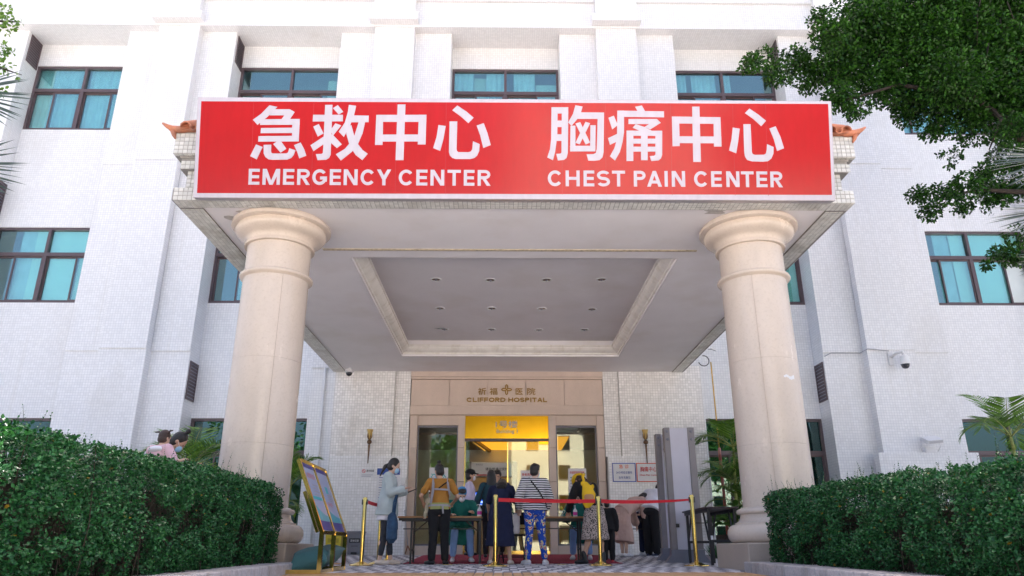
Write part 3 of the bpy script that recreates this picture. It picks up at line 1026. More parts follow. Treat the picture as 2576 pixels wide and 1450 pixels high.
text_mesh('lettering', '1号楼', 0.105, 3.305, 0.20, M_GREYINK, hd, YW + 0.159, bold=0.018, width=0.57, align='CENTER', depth=0.004)
text_mesh('lettering', 'Building 1', 0.12, 3.155, 0.125, M_GREYINK, hd, YW + 0.159, bold=0.02, width=0.55, align='CENTER', depth=0.004)
# sliding glass door: right leaf closed, left leaf pushed aside
for a, b, y in ((0.12, 1.2, YW + 0.22), (-0.985, -0.86, YW + 0.22)):
    d = MB()
    d.box(a, a + 0.03, y - .012, y + 0.02, 0.2, 2.93)
    d.box(a, b, y - .014, y + 0.022, 0.15, 0.24)
    dl = d.build('door_leaf', M_BRASS, por)
    MB().box(a + 0.03, b, y, y + 0.008, 0.242, 2.94).build('pane', M_DOORGLASS, dl)
MB().box(0.95, 1.2, YW + 0.19, YW + 0.215, 2.86, 2.943).build('closer_plate', M_GOLD, por)
# bronze lettering
lt = MB()
fn_w = lambda a, b, h: (a, YW + 0.099 - h, b)
x = -0.955
wd = {'C': .2, 'L': .145, 'I': .06, 'F': .145, 'O': .21, 'R': .165, 'D': .185, 'H': .175, 'S': .16, 'P': .155, 'T': .16, 'A': .19, ' ': .06}
txt = 'CLIFFORD HOSPITAL'
tot = sum(wd[c] for c in txt) + 0.022 * (len(txt) - 1)
kx = 2.135 / tot
sp = []
for ch in txt:
    if ch != ' ':
        sp.append((ch, x, x + wd[ch] * kx))
    x += (wd[ch] + 0.022) * kx
caps(lt, sp, 3.957, 0.118, 0.24, fn_w, 0.018)
lt.build('lettering', M_LETTER, por)
for body, x0, x1 in (('祈', -0.655, -0.44), ('福', -0.345, -0.14), ('医', 0.348, 0.533), ('院', 0.651, 0.872)):
    text_mesh('lettering', body, x0, 4.165, 0.2, M_LETTER, por, YW + 0.099, bold=0.014, width=x1 - x0, depth=0.02)
em = MB()                                       # clover cross emblem of four loops
for dx, dz, rx, rz in ((0, 0.068, 0.042, 0.075), (0, -0.068, 0.042, 0.075), (0.068, 0, 0.075, 0.042), (-0.068, 0, 0.075, 0.042)):
    for a0 in (0, 180):
        em.prism(ring(0.105 + dx, 4.29 + dz, rx, rz, 0.026, a0, a0 + 180, 12), fn_w, 0.02 + 0.001 * (dx > 0) + 0.002 * (dz > 0) + 0.0005 * (dz < 0))
em.build('emblem', M_LETTER, por)

# ------------------------------------------------------------------ lobby seen through the glass
lob = thing('lobby', 'dim lobby with warm lit ceiling coves seen through the glass doors', 'interior', (0.1, 23, 0.145))
M_LWOOD = mat('lobby_wood', (0.085, 0.035, 0.016), 0.35, var=0.3, scale=2, stretch=(6, 1, 1))
M_LFLOOR = mat('lobby_floor', (0.28, 0.2, 0.13), 0.2, var=0.2, scale=2)
M_COVE = mat_emit('cove_light', (1.0, 0.42, 0.03), 0.24)
M_COVE2 = mat_emit('cove_light_pale', (1.0, 0.5, 0.06), 0.32)
M_LAMP = mat_emit('lit_lamp', (1.0, 0.82, 0.45), 2.2)
M_PURP = mat_emit('purple_glow', (0.25, 0.12, 0.45), 0.08)
lb = MB()
lb.box(-3.2, 3.5, YW + 0.45, 29.3, 0.0, 0.135)
lb.build('floor', M_LFLOOR, lob)
lb = MB()
lb.box(-3.3, -3.2, YW + 0.45, 29.3, 0.14, 4.5)
lb.box(3.5, 3.6, YW + 0.45, 29.3, 0.14, 4.5)
lb.box(-3.2, 3.5, 29.3, 29.4, 0.14, 4.5)
lb.box(-3.3, 3.6, YW + 0.45, 29.4, 4.5, 4.6)
lb.build('wall', M_LWOOD, lob)
ce = MB()
for a, b, c, d in ((-3.2, -0.55, YW + 0.5, 29.3), (2.3, 3.5, YW + 0.5, 29.3), (-0.55, 2.3, YW + 0.5, 20.6), (-0.55, 2.3, 23.4, 24.2), (-0.55, 2.3, 27.4, 29.3)):
    ce.box(a, b, c, d, 3.62, 3.75)
ce.build('ceiling', M_LWOOD, lob)
MB().box(-3.2, 3.5, 20.9, 26.2, 3.30, 3.36).build('dropped_ceiling', M_LWOOD, lob)
cv = MB()
cv.add([(-0.85, 21.2, 3.296), (1.9, 21.2, 3.296), (1.9, 25.4, 3.296), (-0.15, 25.4, 3.296)], [(3, 2, 1, 0)])
cv.build('ceiling_cove', M_COVE, lob)
MB().bar((-0.92, 21.15, 3.26), (-0.2, 25.5, 3.26), 0.09, 0.07).build('cove_beam', M_LWOOD, lob)
MB().bar((-1.02, 21.15, 3.28), (-0.36, 25.5, 3.28), 0.02, 0.02).build('cove_trim', M_COVE2, lob)
MB().box(-3.2, 3.5, 26.0, 26.1, 2.78, 3.30).build('beam', M_LWOOD, lob)
MB().box(0.1, 2.6, 29.2, 29.28, 2.3, 2.75).build('lit_back_panel', M_COVE2, lob)
for x, y in ((-1.9, 20.6), (2.75, 20.7), (2.25, 20.2), (1.75, 20.5), (-2.0, 20.2), (-1.4, 20.7)):
    MB().lathe([(0.07, 0), (0.07, 0.012)], (x, y, 3.606), 16).build('ceiling_lamp', M_LAMP, lob)
MB().box(-2.6, 3.2, 28.9, 29.28, 0.14, 1.15).build('reception_desk', M_LWOOD, lob)
MB().box(-0.4, 2.6, 29.22, 29.28, 1.5, 2.2).build('lit_back_panel', M_COVE, lob)
MB().box(-1.4, 1.0, 27.0, 27.05, 2.75, 2.95).build('lit_soffit_strip', M_PURP, lob)
# inner walk-through frame with a notice on its header
ig = thing('inner_gate', 'grey walk-through security frame with a white notice header just inside the door', 'security gate', (-0.3, 20.6, 0.145))
for a in (-0.98, 0.26):
    MB().bbox(a, a + 0.14, 20.45, 20.95, 0.14, 2.52, 0.012).build('side_panel', M_GATEDARK, ig)
hb = MB().bbox(-0.84, 0.26, 20.48, 20.9, 2.13, 2.50, 0.01).build('header', M_PAPER, ig)
text_mesh('lettering', '请自觉通过安检', -0.15, 2.29, 0.085, M_INK, hb, 20.478, bold=0.012, width=0.62, align='CENTER')
text_mesh('lettering', '来院就诊', -0.72, 2.42, 0.05, M_GREYINK, hb, 20.478, bold=0.01)
MB().box(-0.7, -0.42, 20.474, 20.479, 2.15, 2.18).build('stripe', M_REDINK, hb)
# blue information screen on a floor stand
isx = thing('information_screen', 'blue lit information screen standing inside the door beside the guard', 'screen', (-0.62, 20.1, 0.145))
MB().bbox(-0.86, -0.36, 20.2, 20.25, 1.15, 1.72, 0.01).build('casing', M_BLACK, isx)
scn = MB().box(-0.84, -0.38, 20.19, 20.199, 1.18, 1.69).build('screen', mat_emit('blue_screen', (0.02, 0.14, 0.9), 0.3), isx)
lns = MB()
for k in range(5):
    lns.box(-0.8, -0.42 - 0.07 * (k % 3 == 1) - 0.1 * (k == 4), 20.184, 20.189, 1.60 - k * 0.085, 1.635 - k * 0.085)
lns.build('text_line', mat_emit('screen_text', (0.6, 0.75, 1.0), 0.26), scn)
MB().bbox(-0.66, -0.56, 20.2, 20.25, 0.14, 1.149, 0.01).build('stand', M_BLACK, isx)
# ------------------------------------------------------------------ canopy
CX0, CX1, CY0, CY1, CH = -4.515, 4.84, 9.12, 19.39, 4.74
can = thing('entrance_canopy', 'flat roofed porch canopy edged with small pale tiles and a sunken ceiling of spotlights', 'canopy', (0.16, 14, CH))
core = MB()
# edge beam under the tiles, open in the middle
core.box(CX0 + .006, CX1 - .006, CY0 + .006, 9.372, CH + .006, 4.925)
core.box(CX0 + .006, -4.19, 9.372, CY1, CH + .006, 4.925)
core.box(4.54, CX1 - .006, 9.372, CY1, CH + .006, 4.925)
for a, b, c, z0, z1 in ((-4.40, 4.745, 9.236, 4.925, 5.235), (-4.48, 4.84, 9.166, 5.235, 5.40), (-4.50, 4.86, 9.15, 5.40, 5.432), (-4.575, 4.93, 9.086, 5.432, 5.77)):
    core.box(a, b, c, 10.2, z0, z1)
    core.box(a, a + 1.0, 10.2, CY1, z0, z1)
    core.box(b - 1.0, b, 10.2, CY1, z0, z1)
core.build('fascia_core', M_CGROUT, can)
pl = MB()       # plaster soffit with the sunken panel
QX0, QX1, QY0, QY1 = -2.48, 2.86, 11.25, 17.75
zs = CH + 0.02
for a, b, c, d in ((-4.19, QX0, 9.372, CY1), (QX1, 4.54, 9.372, CY1), (QX0, QX1, 9.372, QY0), (QX0, QX1, QY1, CY1)):
    pl.box(a, b, c, d, zs, 4.92)
pl.build('soffit', M_PLASTER, can)
CT = 5.16
cp = MB()
cp.box(QX0 - 0.3, QX1 + 0.3, QY0 - 0.3, QY1 + 0.3, CT, CT + 0.06)
for a, b, c, d in ((QX0 - 0.02, QX0, QY0, QY1), (QX1, QX1 + 0.02, QY0, QY1), (QX0, QX1, QY0 - 0.02, QY0), (QX0, QX1, QY1, QY1 + 0.02)):
    cp.box(a, b, c, d, 4.921, CT)
cp.build('sunken_ceiling', M_PLASTER, can)
# stepped cornice moulding round the sunken panel
mprof = [(0.0, 0.0), (0.0, 0.045), (0.045, 0.052), (0.05, 0.085), (0.085, 0.10), (0.13, 0.13), (0.165, 0.175), (0.175, 0.21), (0.20, 0.215), (0.20, 0.25), (0.0, 0.25)]
mo = MB()
rings = []
corner = [(QX0, QY0, 1, 1), (QX1, QY0, -1, 1), (QX1, QY1, -1, -1), (QX0, QY1, 1, -1)]
for cx, cy, sx, sy in corner:
    rings.append([(cx + sx * d - sx * 0.012, cy + sy * d - sy * 0.012, CH + 0.017 + z) for d, z in mprof])
n_ = len(mprof)
vs = [p_ for r_ in rings for p_ in r_]
fs = []
for i in range(4):
    for k in range(n_):
        k2 = (k + 1) % n_
        i2 = (i + 1) % 4
        fs.append((i * n_ + k, i2 * n_ + k, i2 * n_ + k2, i * n_ + k2))
mo.add(vs, fs).build('ceiling_moulding', M_MOULD, can)
# old open joint across the front of the ceiling
MB().box(-2.86, 3.09, 10.86, 10.925, zs - 0.012, zs - 0.002).build('joint_strip', mat('old_putty', (0.55, 0.46, 0.33), 0.9, var=0.3, scale=18), can)
# dirt groove along the tile border
for gx in (-4.205, 4.535):
    MB().box(gx, gx + 0.02, 9.372, CY1, zs - 0.008, zs - 0.001).build('border_gap', mat('dirty_gap', (0.16, 0.13, 0.09), 0.95, var=0.4, scale=25), can)
# flaked patches of old paint
M_FLAKE = mat('bare_plaster', (0.47, 0.44, 0.42), 0.95, var=0.2, scale=15)
for px, py, pr in ((-3.86, 9.75, 0.12), (-3.74, 10.02, 0.09), (-3.63, 9.98, 0.07), (3.0, 9.44, 0.13), (-3.72, 9.52, 0.05)):
    fk = MB()
    pts = []
    for k in range(13):
        a = 2 * PI * k / 13
        q = pr * rnd.uniform(0.55, 1.25)
        pts.append((px + q * math.cos(a) * 1.25, py + q * math.sin(a) * 0.8))
    fk.prism(pts, lambda a, b, h: (a, b, zs - 0.001 - h), 0.003)
    fk.build('flaked_patch', M_FLAKE, can)
# downlights
for j, (ya, xs_) in enumerate(((13.35, (-1.30, -0.25, 0.83, 1.9)), (15.15, (-1.34, -0.26, 0.84, 1.93)), (16.75, (-1.37, -0.27, 0.83, 1.94)))):
    for x_ in xs_:
        x_ += rnd.uniform(-0.02, 0.02)
        y_ = ya + rnd.uniform(-0.03, 0.03)
        d = MB().lathe([(0.105, 0.0), (0.105, -0.012), (0.098, -0.018), (0.085, -0.014), (0.08, 0.0)], (x_, y_, CT), 24, cap=False).build('downlight', M_WHITE, can, smooth=True, auto=40)
        MB().lathe([(0.08, 0.0), (0.07, -0.004), (0.03, -0.006)], (x_, y_, CT - 0.002), 24).build('reflector', M_BRONZE, d, smooth=True)
        MB().lathe([(0.028, 0.0), (0.024, -0.02), (0.01, -0.026)], (x_, y_, CT - 0.006), 12).build('bulb', M_GREYP, d, smooth=True)
# dead leaf lying in the ledge of the panel and a scrap hanging from the ceiling
leafs = MB()
leafs.add([(-1.62, 16.62, CT - .02), (-1.5, 16.58, CT - .05), (-1.36, 16.63, CT - .02), (-1.5, 16.67, CT - .012)], [(0, 1, 2, 3)])
leafs.build('hanging_scrap', M_TEAL, can)
# small tiles
S = 0.0635
pats = []
nx = int((CX1 - CX0) / S)
pats.append(((CX0 + .02, CY0 + .006, CH + .003), (1, 0, 0), (0, 0, 1), nx, 3, (0, -1, 0)))
for a, b in ((-4.40, -3.9), (4.3, 4.745)):
    pats.append(((a, 9.236, 4.927), (1, 0, 0), (0, 0, 1), int((b - a) / S + .5), 5, (0, -1, 0)))
for a, b in ((-4.48, -3.9), (4.3, 4.84)):
    pats.append(((a, 9.166, 5.24), (1, 0, 0), (0, 0, 1), int((b - a) / S + .5), 2, (0, -1, 0)))
for a, b in ((-4.575, -3.9), (4.3, 4.93)):
    pats.append(((a, 9.086, 5.436), (1, 0, 0), (0, 0, 1), int((b - a) / S + .5), 5, (0, -1, 0)))
    pats.append(((a, 9.086 + S, 5.432), (1, 0, 0), (0, -1, 0), int((b - a) / S + .5), 1, (0, 0, -1)))
pats.append(((CX0 + .02, 9.372, CH + .006), (1, 0, 0), (0, -1, 0), nx, 4, (0, 0, -1)))
for a in (CX0 + .01, 4.545):
    pats.append(((a, CY1, CH + .006), (1, 0, 0), (0, -1, 0), 5 if a < 0 else 4, int((CY1 - 9.372) / S), (0, 0, -1)))
for xx, sg in ((CX0 + .006, -1), (CX1 - .006, 1)):
    pats.append(((xx, CY1, CH + .003) if sg < 0 else (xx, 9.372, CH + .003), (0, -1, 0) if sg < 0 else (0, 1, 0), (0, 0, 1), int((CY1 - 9.372) / S), 3, (sg, 0, 0)))


def seen_first(t):
    hid = abs(t[0].x - 0.17) < 4.15 and t[3].y < -0.5          # behind the signboard
    return (t[0] - Vector((0, 0, .25))).length + (100 if hid else 0) + (50 if abs(t[3].x) > 0.5 else 0) - (3 if t[3].y < -0.5 else 0)


scatter_tiles('tile', can, pats, S, 0.006, M_CGLAZE, 300, rank=seen_first, gap=0.006)
# terracotta roof: a low hipped rim of barrel tiles, upturned eaves at the corners
rf = MB()
rf.add([(-4.66, 9.0, 5.775), (5.02, 9.0, 5.775), (5.02, CY1, 5.775), (-4.66, CY1, 5.775), (-3.2, 10.5, 6.15), (3.5, 10.5, 6.15), (3.5, CY1, 6.15), (-3.2, CY1, 6.15)],
       [(0, 1, 5, 4), (1, 2, 6, 5), (3, 0, 4, 7), (4, 5, 6, 7), (3, 2, 1, 0), (2, 3, 7, 6)])
rf.build('roof', M_TERRA, can)


def barrel(a, b, r, up_side=1, n=8):
    """half-round cover tile from a to b"""
    a, b = Vector(a), Vector(b)
    d = (b - a).normalized()
    s = d.cross(Vector((0, 0, 1))).normalized()
    u = s.cross(d)
    vs = []
    for q, k in ((a, 1.0), (b, 0.86)):
        for rr in (r * k, r * k - 0.014):
            for i in range(n + 1):
                t = PI * i / n
                vs.append(q + s * math.cos(t) * rr + u * math.sin(t) * rr * up_side)
    m = n + 1
    fs = []
    for i in range(n):
        fs += [(i, i + 1, 2 * m + i + 1, 2 * m + i), (m + i + 1, m + i, 3 * m + i, 3 * m + i + 1), (i + 1, i, m + i, m + i + 1), (2 * m + i, 2 * m + i + 1, 3 * m + i + 1, 3 * m + i)]
    fs += [(0, 2 * m, 3 * m, m), (n, m + n, 3 * m + n, 2 * m + n)]
    return MB().add(vs, fs)


x_ = -4.42
while x_ < 4.9:                                   # front slope, one tile after another
    barrel((x_, 8.98, 5.80), (x_, 10.4, 6.15), 0.075).build('roof_tile', M_TERRA, can, smooth=True, auto=50)
    barrel((x_ + 0.105, 8.99, 5.815), (x_ + 0.105, 10.4, 6.16), 0.055, -1).build('roof_tile', M_TERRA, can, smooth=True, auto=50)
    x_ += 0.21
for sx, xe in ((-1, -4.55), (1, 4.9)):
    barrel((xe - sx * 0.08, 9.12, 5.82), (xe - sx * 1.3, 10.4, 6.2), 0.10).build('hip_tile', M_TERRA, can, smooth=True, auto=50)
    e = MB()                                       # upturned corner horn
    pts = [(xe - sx * 0.16, 9.10, 5.83), (xe - sx * 0.02, 9.05, 5.795), (xe + sx * 0.07, 9.03, 5.80), (xe + sx * 0.14, 9.02, 5.83), (xe + sx * 0.205, 9.01, 5.87)]
    e.tube(pts, [0.05, 0.052, 0.042, 0.03, 0.014], 10)
    e.tube([(xe + sx * 0.06, 9.04, 5.78), (xe + sx * 0.04, 9.05, 5.70), (xe + sx * 0.015, 9.06, 5.65)], [0.04, 0.026, 0.010], 8)
    e.build('eave_horn', M_TERRA, can, smooth=True)
    e = MB()
    e.tube([(xe - sx * 0.01, 9.09, 5.885), (xe - sx * 0.06, 9.1, 5.895), (xe - sx * 0.25, 9.12, 5.92), (xe - sx * 0.7, 9.14, 5.94)], [0.03, 0.06, 0.072, 0.078], 10)
    e.build('ridge_tile', M_TERRA, can, smooth=True)
    for k in range(40):
        yy = 9.3 + k * 0.25
        barrel((xe + sx * 0.1, yy, 5.80), (xe - sx * 1.2, yy, 6.1), 0.075).build('roof_tile', M_TERRA, can, smooth=True, auto=50)

# ------------------------------------------------------------------ columns
def column(label, x, y):
    t = thing('porch_column', label, 'column', (x, y, floor_z(y)), group='limestone columns carrying the porch')
    z0 = floor_z(9.3) - 0.1
    PH = 0.335
    p_ = MB().bbox(x - 0.69, x + 0.69, y - 0.69, y + 0.69, z0, PH, 0.018).build('plinth', M_PLINTH, t)
    base = [(0.3, PH + .001), (0.62, PH + .002), (0.655, PH + .02), (0.682, PH + .06), (0.69, PH + .11), (0.682, PH + .16), (0.655, PH + .2), (0.62, PH + .222), (0.585, PH + .225), (0.585, PH + .245),
            (0.56, PH + .25), (0.53, PH + .275), (0.512, PH + .31), (0.508, PH + .35), (0.52, PH + .352), (0.545, PH + .36), (0.556, PH + .385), (0.545, PH + .41), (0.515, PH + .42), (0.50, PH + .425), (0.49, PH + .435)]
    MB().lathe(base, (x, y, 0), 72).build('base_moulding', M_COLUMN, t, smooth=True, auto=50)
    zb = PH + .435
    # shaft drums with fine joints, each split by one upright joint
    R0, R1 = 0.462, 0.452
    joints = [zb, 1.55, 2.68, 3.86]
    for k in range(3):
        a, b = joints[k], joints[k + 1]
        ra, rb = R0 + (R1 - R0) * (a - zb) / 3.0, R0 + (R1 - R0) * (b - zb) / 3.0
        g = 0.0016
        MB().lathe([(ra - 0.004, a + .0002), (ra - .0015, a + .0008), (ra, a + g), (rb, b - g), (rb - .0015, b - .0008), (rb - 0.004, b - .0002)], (x, y, 0), 72).build('shaft_drum', M_COLUMN, t, smooth=True, auto=40)
        sj = MB()
        an = rad(-112 if x > 0 else -62) + 0.0 * k
        c_, s_ = math.cos(an), math.sin(an)
        rm = (ra + rb) / 2
        sj.obox((x + c_ * (rm + .0015), y + s_ * (rm + .0015), (a + b) / 2), (-s_ * 0.0013, c_ * 0.0013, 0), (c_ * 0.004, s_ * 0.004, 0), ((rb - ra) / 2 * c_, (rb - ra) / 2 * s_, (b - a) / 2 - g))
        sj.build('shaft_joint', mat('dark_joint', (0.40, 0.31, 0.24), 0.9, var=0), t)
    nk = 3.86
    MB().lathe([(0.40, nk), (0.455, nk + .001), (0.462, nk + .012), (0.49, nk + .016), (0.505, nk + .032), (0.508, nk + .05), (0.5, nk + .068), (0.475, nk + .08), (0.455, nk + .082), (0.40, nk + .084)], (x, y, 0), 72).build('neck_ring', M_COLUMN, t, smooth=True, auto=50)
    MB().lathe([(0.40, nk + .085), (0.446, nk + .086), (0.446, 4.355), (0.40, 4.356)], (x, y, 0), 72).build('neck', M_COLUMN, t, smooth=True, auto=40)
    cap = [(0.40, 4.237), (0.488, 4.238), (0.492, 4.246), (0.492, 4.285), (0.486, 4.292), (0.468, 4.294), (0.466, 4.325), (0.474, 4.36), (0.492, 4.395), (0.52, 4.42), (0.56, 4.437), (0.596, 4.46), (0.624, 4.492), (0.64, 4.535), (0.642, 4.575), (0.636, 4.594), (0.626, 4.60), (0.626, 4.622), (0.655, 4.628), (0.69, 4.634), (0.70, 4.642), (0.70, 4.70), (0.69, 4.71), (0.66, 4.712), (0.66, 4.757), (0.3, 4.758)]
    cap = [(r_, 4.757 - (4.757 - z_) * 0.77) for r_, z_ in cap]
    MB().lathe(cap, (x, y, 0), 84).build('capital', M_COLUMN, t, smooth=True, auto=28)
    return t


column('left round limestone column with a wide moulded capital beside the brass poster stand', -3.25, 10.0)
cr = column('right round limestone column with a torn strip of white tape on its shaft', 3.62, 10.0)
tp = MB()
for k in range(7):
    a0, a1 = rad(-78 + k * 3.2), rad(-78 + (k + 1) * 3.2)
    r_ = 0.4585
    zt_ = 2.42 + 0.012 * math.sin(k * 1.3)
    tp.add([(3.62 + r_ * math.cos(a0), 10 + r_ * math.sin(a0), zt_ - 0.016 - .004 * k), (3.62 + r_ * math.cos(a1), 10 + r_ * math.sin(a1), zt_ - 0.02 - .004 * k), (3.62 + r_ * math.cos(a1), 10 + r_ * math.sin(a1), zt_ + 0.012), (3.62 + r_ * math.cos(a0), 10 + r_ * math.sin(a0), zt_ + 0.012)], [(0, 1, 2, 3)])
tp.build('tape_strip', M_PAPER, cr)

# ------------------------------------------------------------------ signboard, leaning a little forward
SO = Vector((0.17, 8.95, 4.69))
SU = Vector((0, -0.33, 1.35)).normalized()
SN = Vector((1, 0, 0)).cross(SU)
if SN.y > 0:
    SN = -SN
fs_ = lambda a, b, h: tuple(SO + Vector((1, 0, 0)) * a + SU * b + SN * h)
sg = thing('signboard', 'wide red signboard with white Chinese and English lettering on the front of the porch', 'sign', tuple(SO))
HW, HH = 4.31, 1.385
bd = MB()
bd.prism([(-HW, 0), (HW, 0), (HW, HH), (-HW, HH)], fs_, -0.16)
bd.build('sign_box', M_ALU, sg)
MB().prism([(-4.303, 0.006), (4.303, 0.006), (4.303, 1.379), (-4.303, 1.379)], fs_, 0.006).build('white_border', M_SIGNWHITE, sg)
f_ = MB()
f_.prism([(-4.256, 0.062), (4.262, 0.078), (4.262, 1.342), (-4.256, 1.325)], fs_, 0.010)
f_.build('red_face', M_SIGNRED, sg)
for xs_ in (-3.55, -2.74, -1.62, -0.95, 0.62, 1.21, 2.1, 2.95, 3.4):
    MB().prism([(xs_, 0.064), (xs_ + 0.004, 0.064), (xs_ + 0.004, 1.326), (xs_, 1.326)], fs_, 0.0106).build('sheet_seam', mat('dusty_seam', (0.36, 0.02, 0.03), 0.6, var=0.3, scale=3), sg)
for gl_ in GLYPHS:
    mb = MB()
    for i, pts in enumerate(gl_):
        mb.prism([(a / 1000, b / 1000) for a, b in pts], fs_, 0.0125 + i * 0.0003)
    mb.build('character', M_SIGNWHITE, sg, uv=False)
LA = [('E', 42, 152), ('M', 182, 357), ('E', 388, 500), ('R', 530, 660), ('G', 682, 830), ('E', 858, 970), ('N', 998, 1138), ('C', 1168, 1315), ('Y', 1332, 1475), ('C', 1553, 1703), ('E', 1730, 1842), ('N', 1873, 2013), ('T', 2045, 2180), ('E', 2210, 2318), ('R', 2350, 2482)]
LB = [('C', 78, 225), ('H', 257, 398), ('E', 437, 545), ('S', 572, 703), ('T', 724, 855), ('P', 943, 1065), ('A', 1076, 1225), ('I', 1253, 1284), ('N', 1325, 1460), ('C', 1550, 1695), ('E', 1722, 1830), ('N', 1875, 2008), ('T', 2025, 2152), ('E', 2180, 2290), ('R', 2320, 2445)]
for ls, f0 in ((LA, lambda q: -3.579 + (q - 42) * 0.0013273), (LB, lambda q: 0.4277 + (q - 78) * 0.0013404)):
    mb = MB()
    caps(mb, [(c, f0(a), f0(b)) for c, a, b in ls], 0.179, 0.216, 0.2, fs_, 0.0125)
    mb.build('lettering', M_SIGNWHITE, sg, uv=False)
# ------------------------------------------------------------------ planting
np.random.seed(5)


def unit(a):
    return a / (np.linalg.norm(a, axis=-1, keepdims=True) + 1e-9)


def rand_dirs(n):
    return unit(np.random.normal(size=(n, 3)))


def nz(p, s):
    return noise.noise(Vector((p[0] * s, p[1] * s, p[2] * s)))


def hedge(label, xi, xo, y0, y1, ztop, n_leaf, face):
    """clipped hedge: leaf shell over the inner face, top and far end, twigs and sprigs; xi = face by the drive"""
    t = thing('hedge', label, 'hedge', (xi, (y0 + y1) / 2, 0))
    sg_ = 1 if xo > xi else -1
    P, N, D = [], [], []
    tries = 0
    while len(P) < n_leaf and tries < n_leaf * 4:
        tries += 1
        y = y0 + (y1 - y0) * rnd.random() ** 1.0
        q = rnd.random()
        zt = ztop(y)
        if q < 0.52:
            p = [xi, y, -0.06 + (zt + 0.06) * rnd.random()]
            n = [-sg_, 0, 0.15]
        elif q < 0.90:
            p = [xi + (xo - xi) * rnd.random() ** 1.35, y, zt]
            n = [0, 0, 1]
        else:
            p = [xi + (xo - xi) * rnd.random() ** 1.3, y1, 0.0 + zt * rnd.random()]
            n = [0, 1, 0.1]
        # lumpy surface with hollows
        bulge = 0.055 * nz(p, 2.3) + 0.035 * nz(p, 6.0) + 0.02 * nz(p, 13)
        hole = nz((p[0] + 7, p[1], p[2]), 4.2) + 0.5 * nz((p[0], p[1] + 3, p[2]), 9)
        depth = rnd.expovariate(1 / 0.045)
        if hole < -0.22:
            depth += 0.12 + 0.12 * rnd.random()
            if rnd.random() < 0.6:
                continue
        if depth > 0.32:
            continue
        # rounded shoulders
        ex = min(abs(p[0] - xi), 0.3)
        if n[2] == 1:
            p[2] -= 0.07 * (1 - ex / 0.3) ** 2
        if n[0] and zt - p[2] < 0.25:
            p[0] += sg_ * 0.08 * (1 - (zt - p[2]) / 0.25) ** 2
        if n[0] and p[2] < 0.25:
            p[0] += sg_ * 0.12 * (1 - max(p[2], 0) / 0.25)
        k = bulge - depth
        P.append((p[0] + n[0] * k, p[1] + n[1] * k, p[2] + n[2] * k))
        N.append(n)
        D.append(depth)
    P, N, D = np.array(P), np.array(N, float), np.array(D)
    n = len(P)
    nr = unit(N * 0.55 + np.array([0, -0.15, 0.55]) + np.random.normal(scale=0.55, size=(n, 3)))
    ax = unit(np.cross(nr, rand_dirs(n)) + N * 0.25 + np.array([0, 0, 0.15]))
    near = np.clip((P[:, 1] - 3) / 6, 0, 1)
    L = np.random.uniform(0.017, 0.032, n)
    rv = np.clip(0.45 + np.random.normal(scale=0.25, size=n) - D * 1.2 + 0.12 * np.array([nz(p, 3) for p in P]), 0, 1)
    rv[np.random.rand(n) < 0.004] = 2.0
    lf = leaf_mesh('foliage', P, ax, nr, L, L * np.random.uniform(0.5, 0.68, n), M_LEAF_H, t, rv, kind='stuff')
    # sprigs standing above the clipped top
    SP, SA, SN_, SL = [], [], [], []
    tw = MB()
    for k in range(150):
        y = y0 + (y1 - y0) * rnd.random()
        x = xi + (xo - xi) * (0.02 + 0.5 * rnd.random() ** 1.4)
        h = rnd.uniform(0.03, 0.10) if rnd.random() < 0.8 else rnd.uniform(0.10, 0.2)
        b = Vector((x, y, ztop(y) - 0.06))
        d = Vector((rnd.uniform(-0.35, 0.35), rnd.uniform(-0.35, 0.35), 1)).normalized()
        e = b + d * (h + 0.06)
        tw.tube([b, (b + e) / 2 + Vector((rnd.uniform(-.008, .008), 0, 0)), e], [0.0014, 0.0011, 0.0007], 4, cap=False)
        m = int(4 + h * 55)
        for i in range(m):
            f = (i + 1) / m
            a = rnd.uniform(0, 2 * PI)
            SP.append(b + (e - b) * f)
            SA.append((math.cos(a), math.sin(a), 0.7))
            SN_.append((-math.cos(a) * 0.7, -math.sin(a) * 0.7, 1))
            SL.append(rnd.uniform(0.016, 0.026) * (1.1 - 0.4 * f))
    leaf_mesh('sprig_leaves', np.array([tuple(p) for p in SP]), np.array(SA), np.array(SN_, float), np.array(SL), np.array(SL) * 0.5, M_LEAF_H, t, np.random.uniform(0.35, 1, len(SP)), kind='stuff')
    # woody inside
    for k in range(900):
        y = y0 + (y1 - y0) * rnd.random()
        x = xi + (xo - xi) * rnd.random() * 0.6 + sg_ * 0.05
        b = Vector((x, y, -0.05))
        zt = ztop(y)
        e = Vector((x + rnd.uniform(-0.25, 0.25), y + rnd.uniform(-0.25, 0.25), zt * rnd.uniform(0.5, 0.97)))
        if (e.x - xi) * sg_ < 0.03:
            e.x = xi + sg_ * 0.03
        tw.tube([b, (b + e) / 2 + Vector((rnd.uniform(-.05, .05), rnd.uniform(-.05, .05), 0)), e], [0.006, 0.004, 0.002], 4, cap=False)
    tw.build('twigs', M_TWIG, t, kind='stuff', uv=False)
    inner = MB()  # solid dark boxes added inside the hedge to block light between the leaves
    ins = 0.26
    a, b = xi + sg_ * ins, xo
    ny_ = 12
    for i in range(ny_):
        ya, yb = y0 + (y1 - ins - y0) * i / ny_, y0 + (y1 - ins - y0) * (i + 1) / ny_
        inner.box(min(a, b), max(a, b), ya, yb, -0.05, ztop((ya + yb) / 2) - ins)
    inner.build('dark_core', M_TWIG, t, uv=False)
    return t


